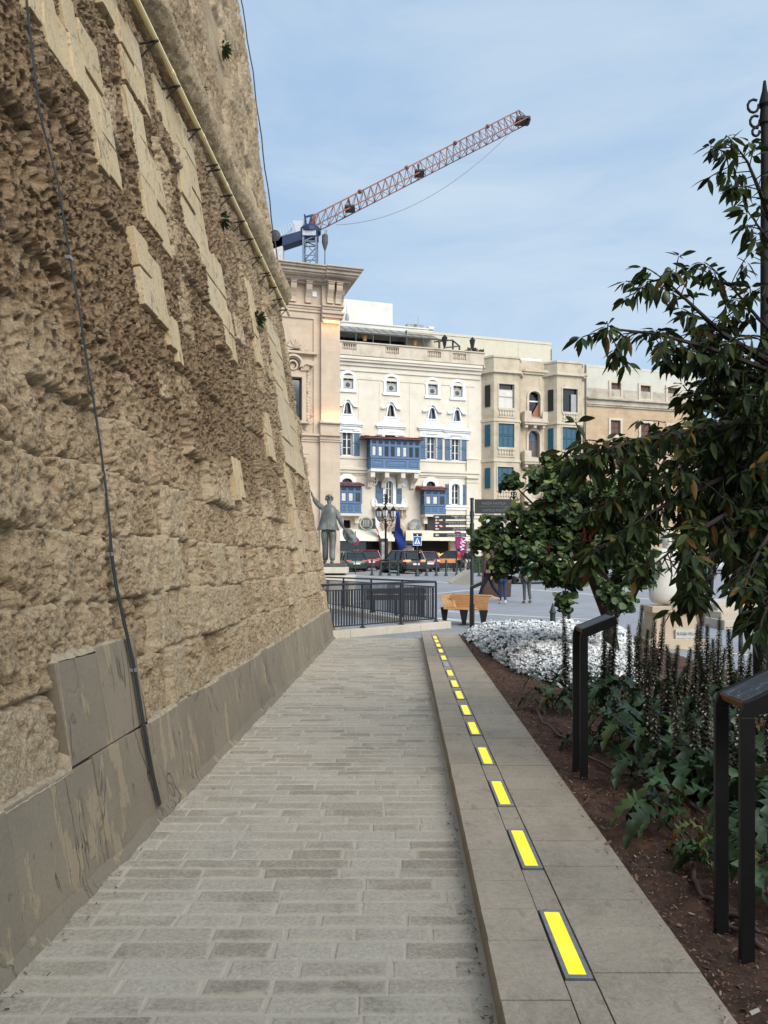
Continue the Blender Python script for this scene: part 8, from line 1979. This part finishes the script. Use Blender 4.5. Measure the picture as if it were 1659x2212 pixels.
def acanthus(label, X, Y, tops, nl, lmin, lmax, seed, azr=(0, 6.28), yellow=.06):
    sr = random.Random(seed); z0 = .075; o = Vector((X, Y, z0)); t = thing('acanthus_plant', label, 'plant', o, 0, 'acanthus plants in the garden bed')
    for (px, py) in tops:
        Yt = Y + sr.uniform(-.15, .15); tp = W(px, py, Yt) - o; b = Vector((tp.x * .75 + sr.gauss(0, .04), sr.uniform(-.12, .12), -.02)); spike(b, tp, t, sr)
    V, Fc, A = [], [], []
    for i in range(nl):
        az = sr.uniform(*azr); ln = sr.uniform(lmin, lmax) * .74; v = sr.uniform(.9, 1) if sr.random() < yellow else sr.uniform(0, .82)
        acanthus_leaf(V, Fc, A, Vector((sr.gauss(0, .10), sr.gauss(0, .10), sr.uniform(0, .06))), az, ln, sr.uniform(.35, 1.05), sr, v)
    np_mesh('foliage', np.array(V), np.array(Fc), acl, t, True, {'rnd': np.clip(np.array(A), 0, 1)})
    return t
def pxX(px, Y): return (px - 829.5) / F * Y
acanthus('two-spiked acanthus plant at the near edge of the white flowers', pxX(1240, 8.2), 8.2, [(1217, 1327), (1271, 1366), (1246, 1400)], 14, .35, .55, 31)
acanthus('acanthus plant with tall spikes just right of the middle lectern', pxX(1330, 7.9), 7.9, [(1304, 1347), (1335, 1300), (1358, 1351), (1318, 1400)], 16, .4, .6, 32)
acanthus('acanthus plant with spikes standing before the left side of the pedestal', pxX(1405, 7.5), 7.5, [(1388, 1308), (1415, 1327), (1434, 1323), (1400, 1360), (1374, 1388)], 18, .4, .6, 33)
acanthus('acanthus plant with dark spikes in front of the inscribed plaque', pxX(1470, 6.9), 6.9, [(1465, 1395), (1492, 1400), (1507, 1350), (1440, 1395), (1480, 1440)], 18, .4, .6, 34)
acanthus('acanthus plant with spikes against the pale square right of the pedestal', pxX(1540, 7.3), 7.3, [(1521, 1304), (1540, 1380), (1555, 1335), (1528, 1350), (1566, 1400)], 16, .4, .6, 35)
acanthus('acanthus plant with whiter spikes by the slim grey post', pxX(1600, 6.2), 6.2, [(1574, 1358), (1600, 1390), (1622, 1410), (1590, 1448), (1650, 1400), (1690, 1380)], 18, .4, .6, 36)
acanthus('dense acanthus plant with many spikes in the middle of the bed', pxX(1470, 5.6), 5.6, [(1512, 1409), (1539, 1405), (1442, 1424), (1403, 1424), (1470, 1460), (1425, 1470)], 22, .45, .65, 37)
acanthus('acanthus plant with low greenish spikes behind the nearest lectern', pxX(1500, 4.9), 4.9, [(1453, 1502), (1492, 1541), (1530, 1480), (1415, 1530)], 20, .4, .6, 38)
acanthus('acanthus plant with pinkish spikes leaning at the right edge', pxX(1630, 4.6), 4.6, [(1600, 1460), (1648, 1440), (1570, 1500), (1690, 1430)], 20, .4, .6, 39)
acanthus('leafy acanthus without spikes right of the middle lectern foot', pxX(1330, 6.4), 6.4, [], 13, .26, .42, 40, yellow=.12)
acanthus('broad low acanthus leaves sprawling left of the middle lectern', pxX(1185, 7.6), 7.6, [], 11, .25, .42, 41, yellow=.2)
acanthus('leafy acanthus in the middle of the bed below the spikes', pxX(1420, 5.5), 5.7, [], 20, .35, .55, 42)
acanthus('acanthus with one drooping green leaf reaching out over the bark chips', pxX(1490, 4.15), 4.15, [], 11, .32, .50, 43, (2.2, 4.6), .1)
acanthus('wilting yellow-edged acanthus behind the post of the nearest lectern', pxX(1560, 3.6), 3.6, [], 9, .25, .38, 44, (1.6, 4.4), .5)
acanthus('dark leafy acanthus at the right edge behind the nearest lectern', pxX(1660, 4.0), 4.0, [(1720, 1450)], 24, .35, .6, 45)
acanthus('dark leafy acanthus near the bottom right corner', pxX(1710, 3.3), 3.3, [], 18, .3, .5, 46)
acanthus('acanthus plant at the far right beyond the nearest lectern', pxX(1760, 5.2), 5.2, [(1700, 1420), (1740, 1380), (1780, 1400)], 16, .4, .6, 47)

acanthus('low leafy acanthus between the middle lectern and the spikes', pxX(1365, 6.0), 6.0, [], 16, .36, .58, 50)
acanthus('leafy acanthus under the spikes left of the nearest lectern', pxX(1460, 5.0), 5.0, [], 18, .36, .6, 51)
acanthus('leafy acanthus at the right behind the pinkish spikes', pxX(1590, 5.1), 5.1, [], 18, .4, .6, 52)
acanthus('leafy acanthus growing against the white flowers behind the middle lectern', pxX(1290, 7.5), 7.5, [], 14, .34, .52, 53)
# irrigation hoses on the soil
hose = M('brown irrigation hose', (.085, .062, .052), .6, .2, 10)
def hose_(pts, lab):
    q = [G(x, y_, .105) for x, y_ in pts]; q = poly(q, 5); q2 = [p for p in q]
    for it in range(3): q2 = [q2[0]] + [(q2[i - 1] + q2[i] * 2 + q2[i + 1]) / 4 for i in range(1, len(q2) - 1)] + [q2[-1]]
    o = MB().tube([p + Vector((0, 0, .012 * math.sin(i))) for i, p in enumerate(q2)], .011, 8).build('irrigation_hose', hose, smooth=True); tag(o, lab, 'hose', 'irrigation hoses on the soil')
hose_([(1157, 1530), (1172, 1560), (1200, 1580), (1235, 1605), (1290, 1650), (1360, 1672), (1430, 1700), (1500, 1740)], 'brown irrigation hose running from beside the white flowers past the middle lectern')
hose_([(1378, 1655), (1392, 1672), (1420, 1690), (1470, 1712), (1520, 1760)], 'short brown irrigation hose under the middle acanthus leaves')
hose_([(1500, 1870), (1497, 1895), (1510, 1925), (1545, 1955), (1600, 1985), (1659, 2020), (1720, 2050)], 'brown irrigation hose curving behind the posts of the nearest lectern')
hose_([(1540, 1960), (1580, 2000), (1640, 2040), (1720, 2090)], 'second brown hose beside the nearest lectern running to the right edge')
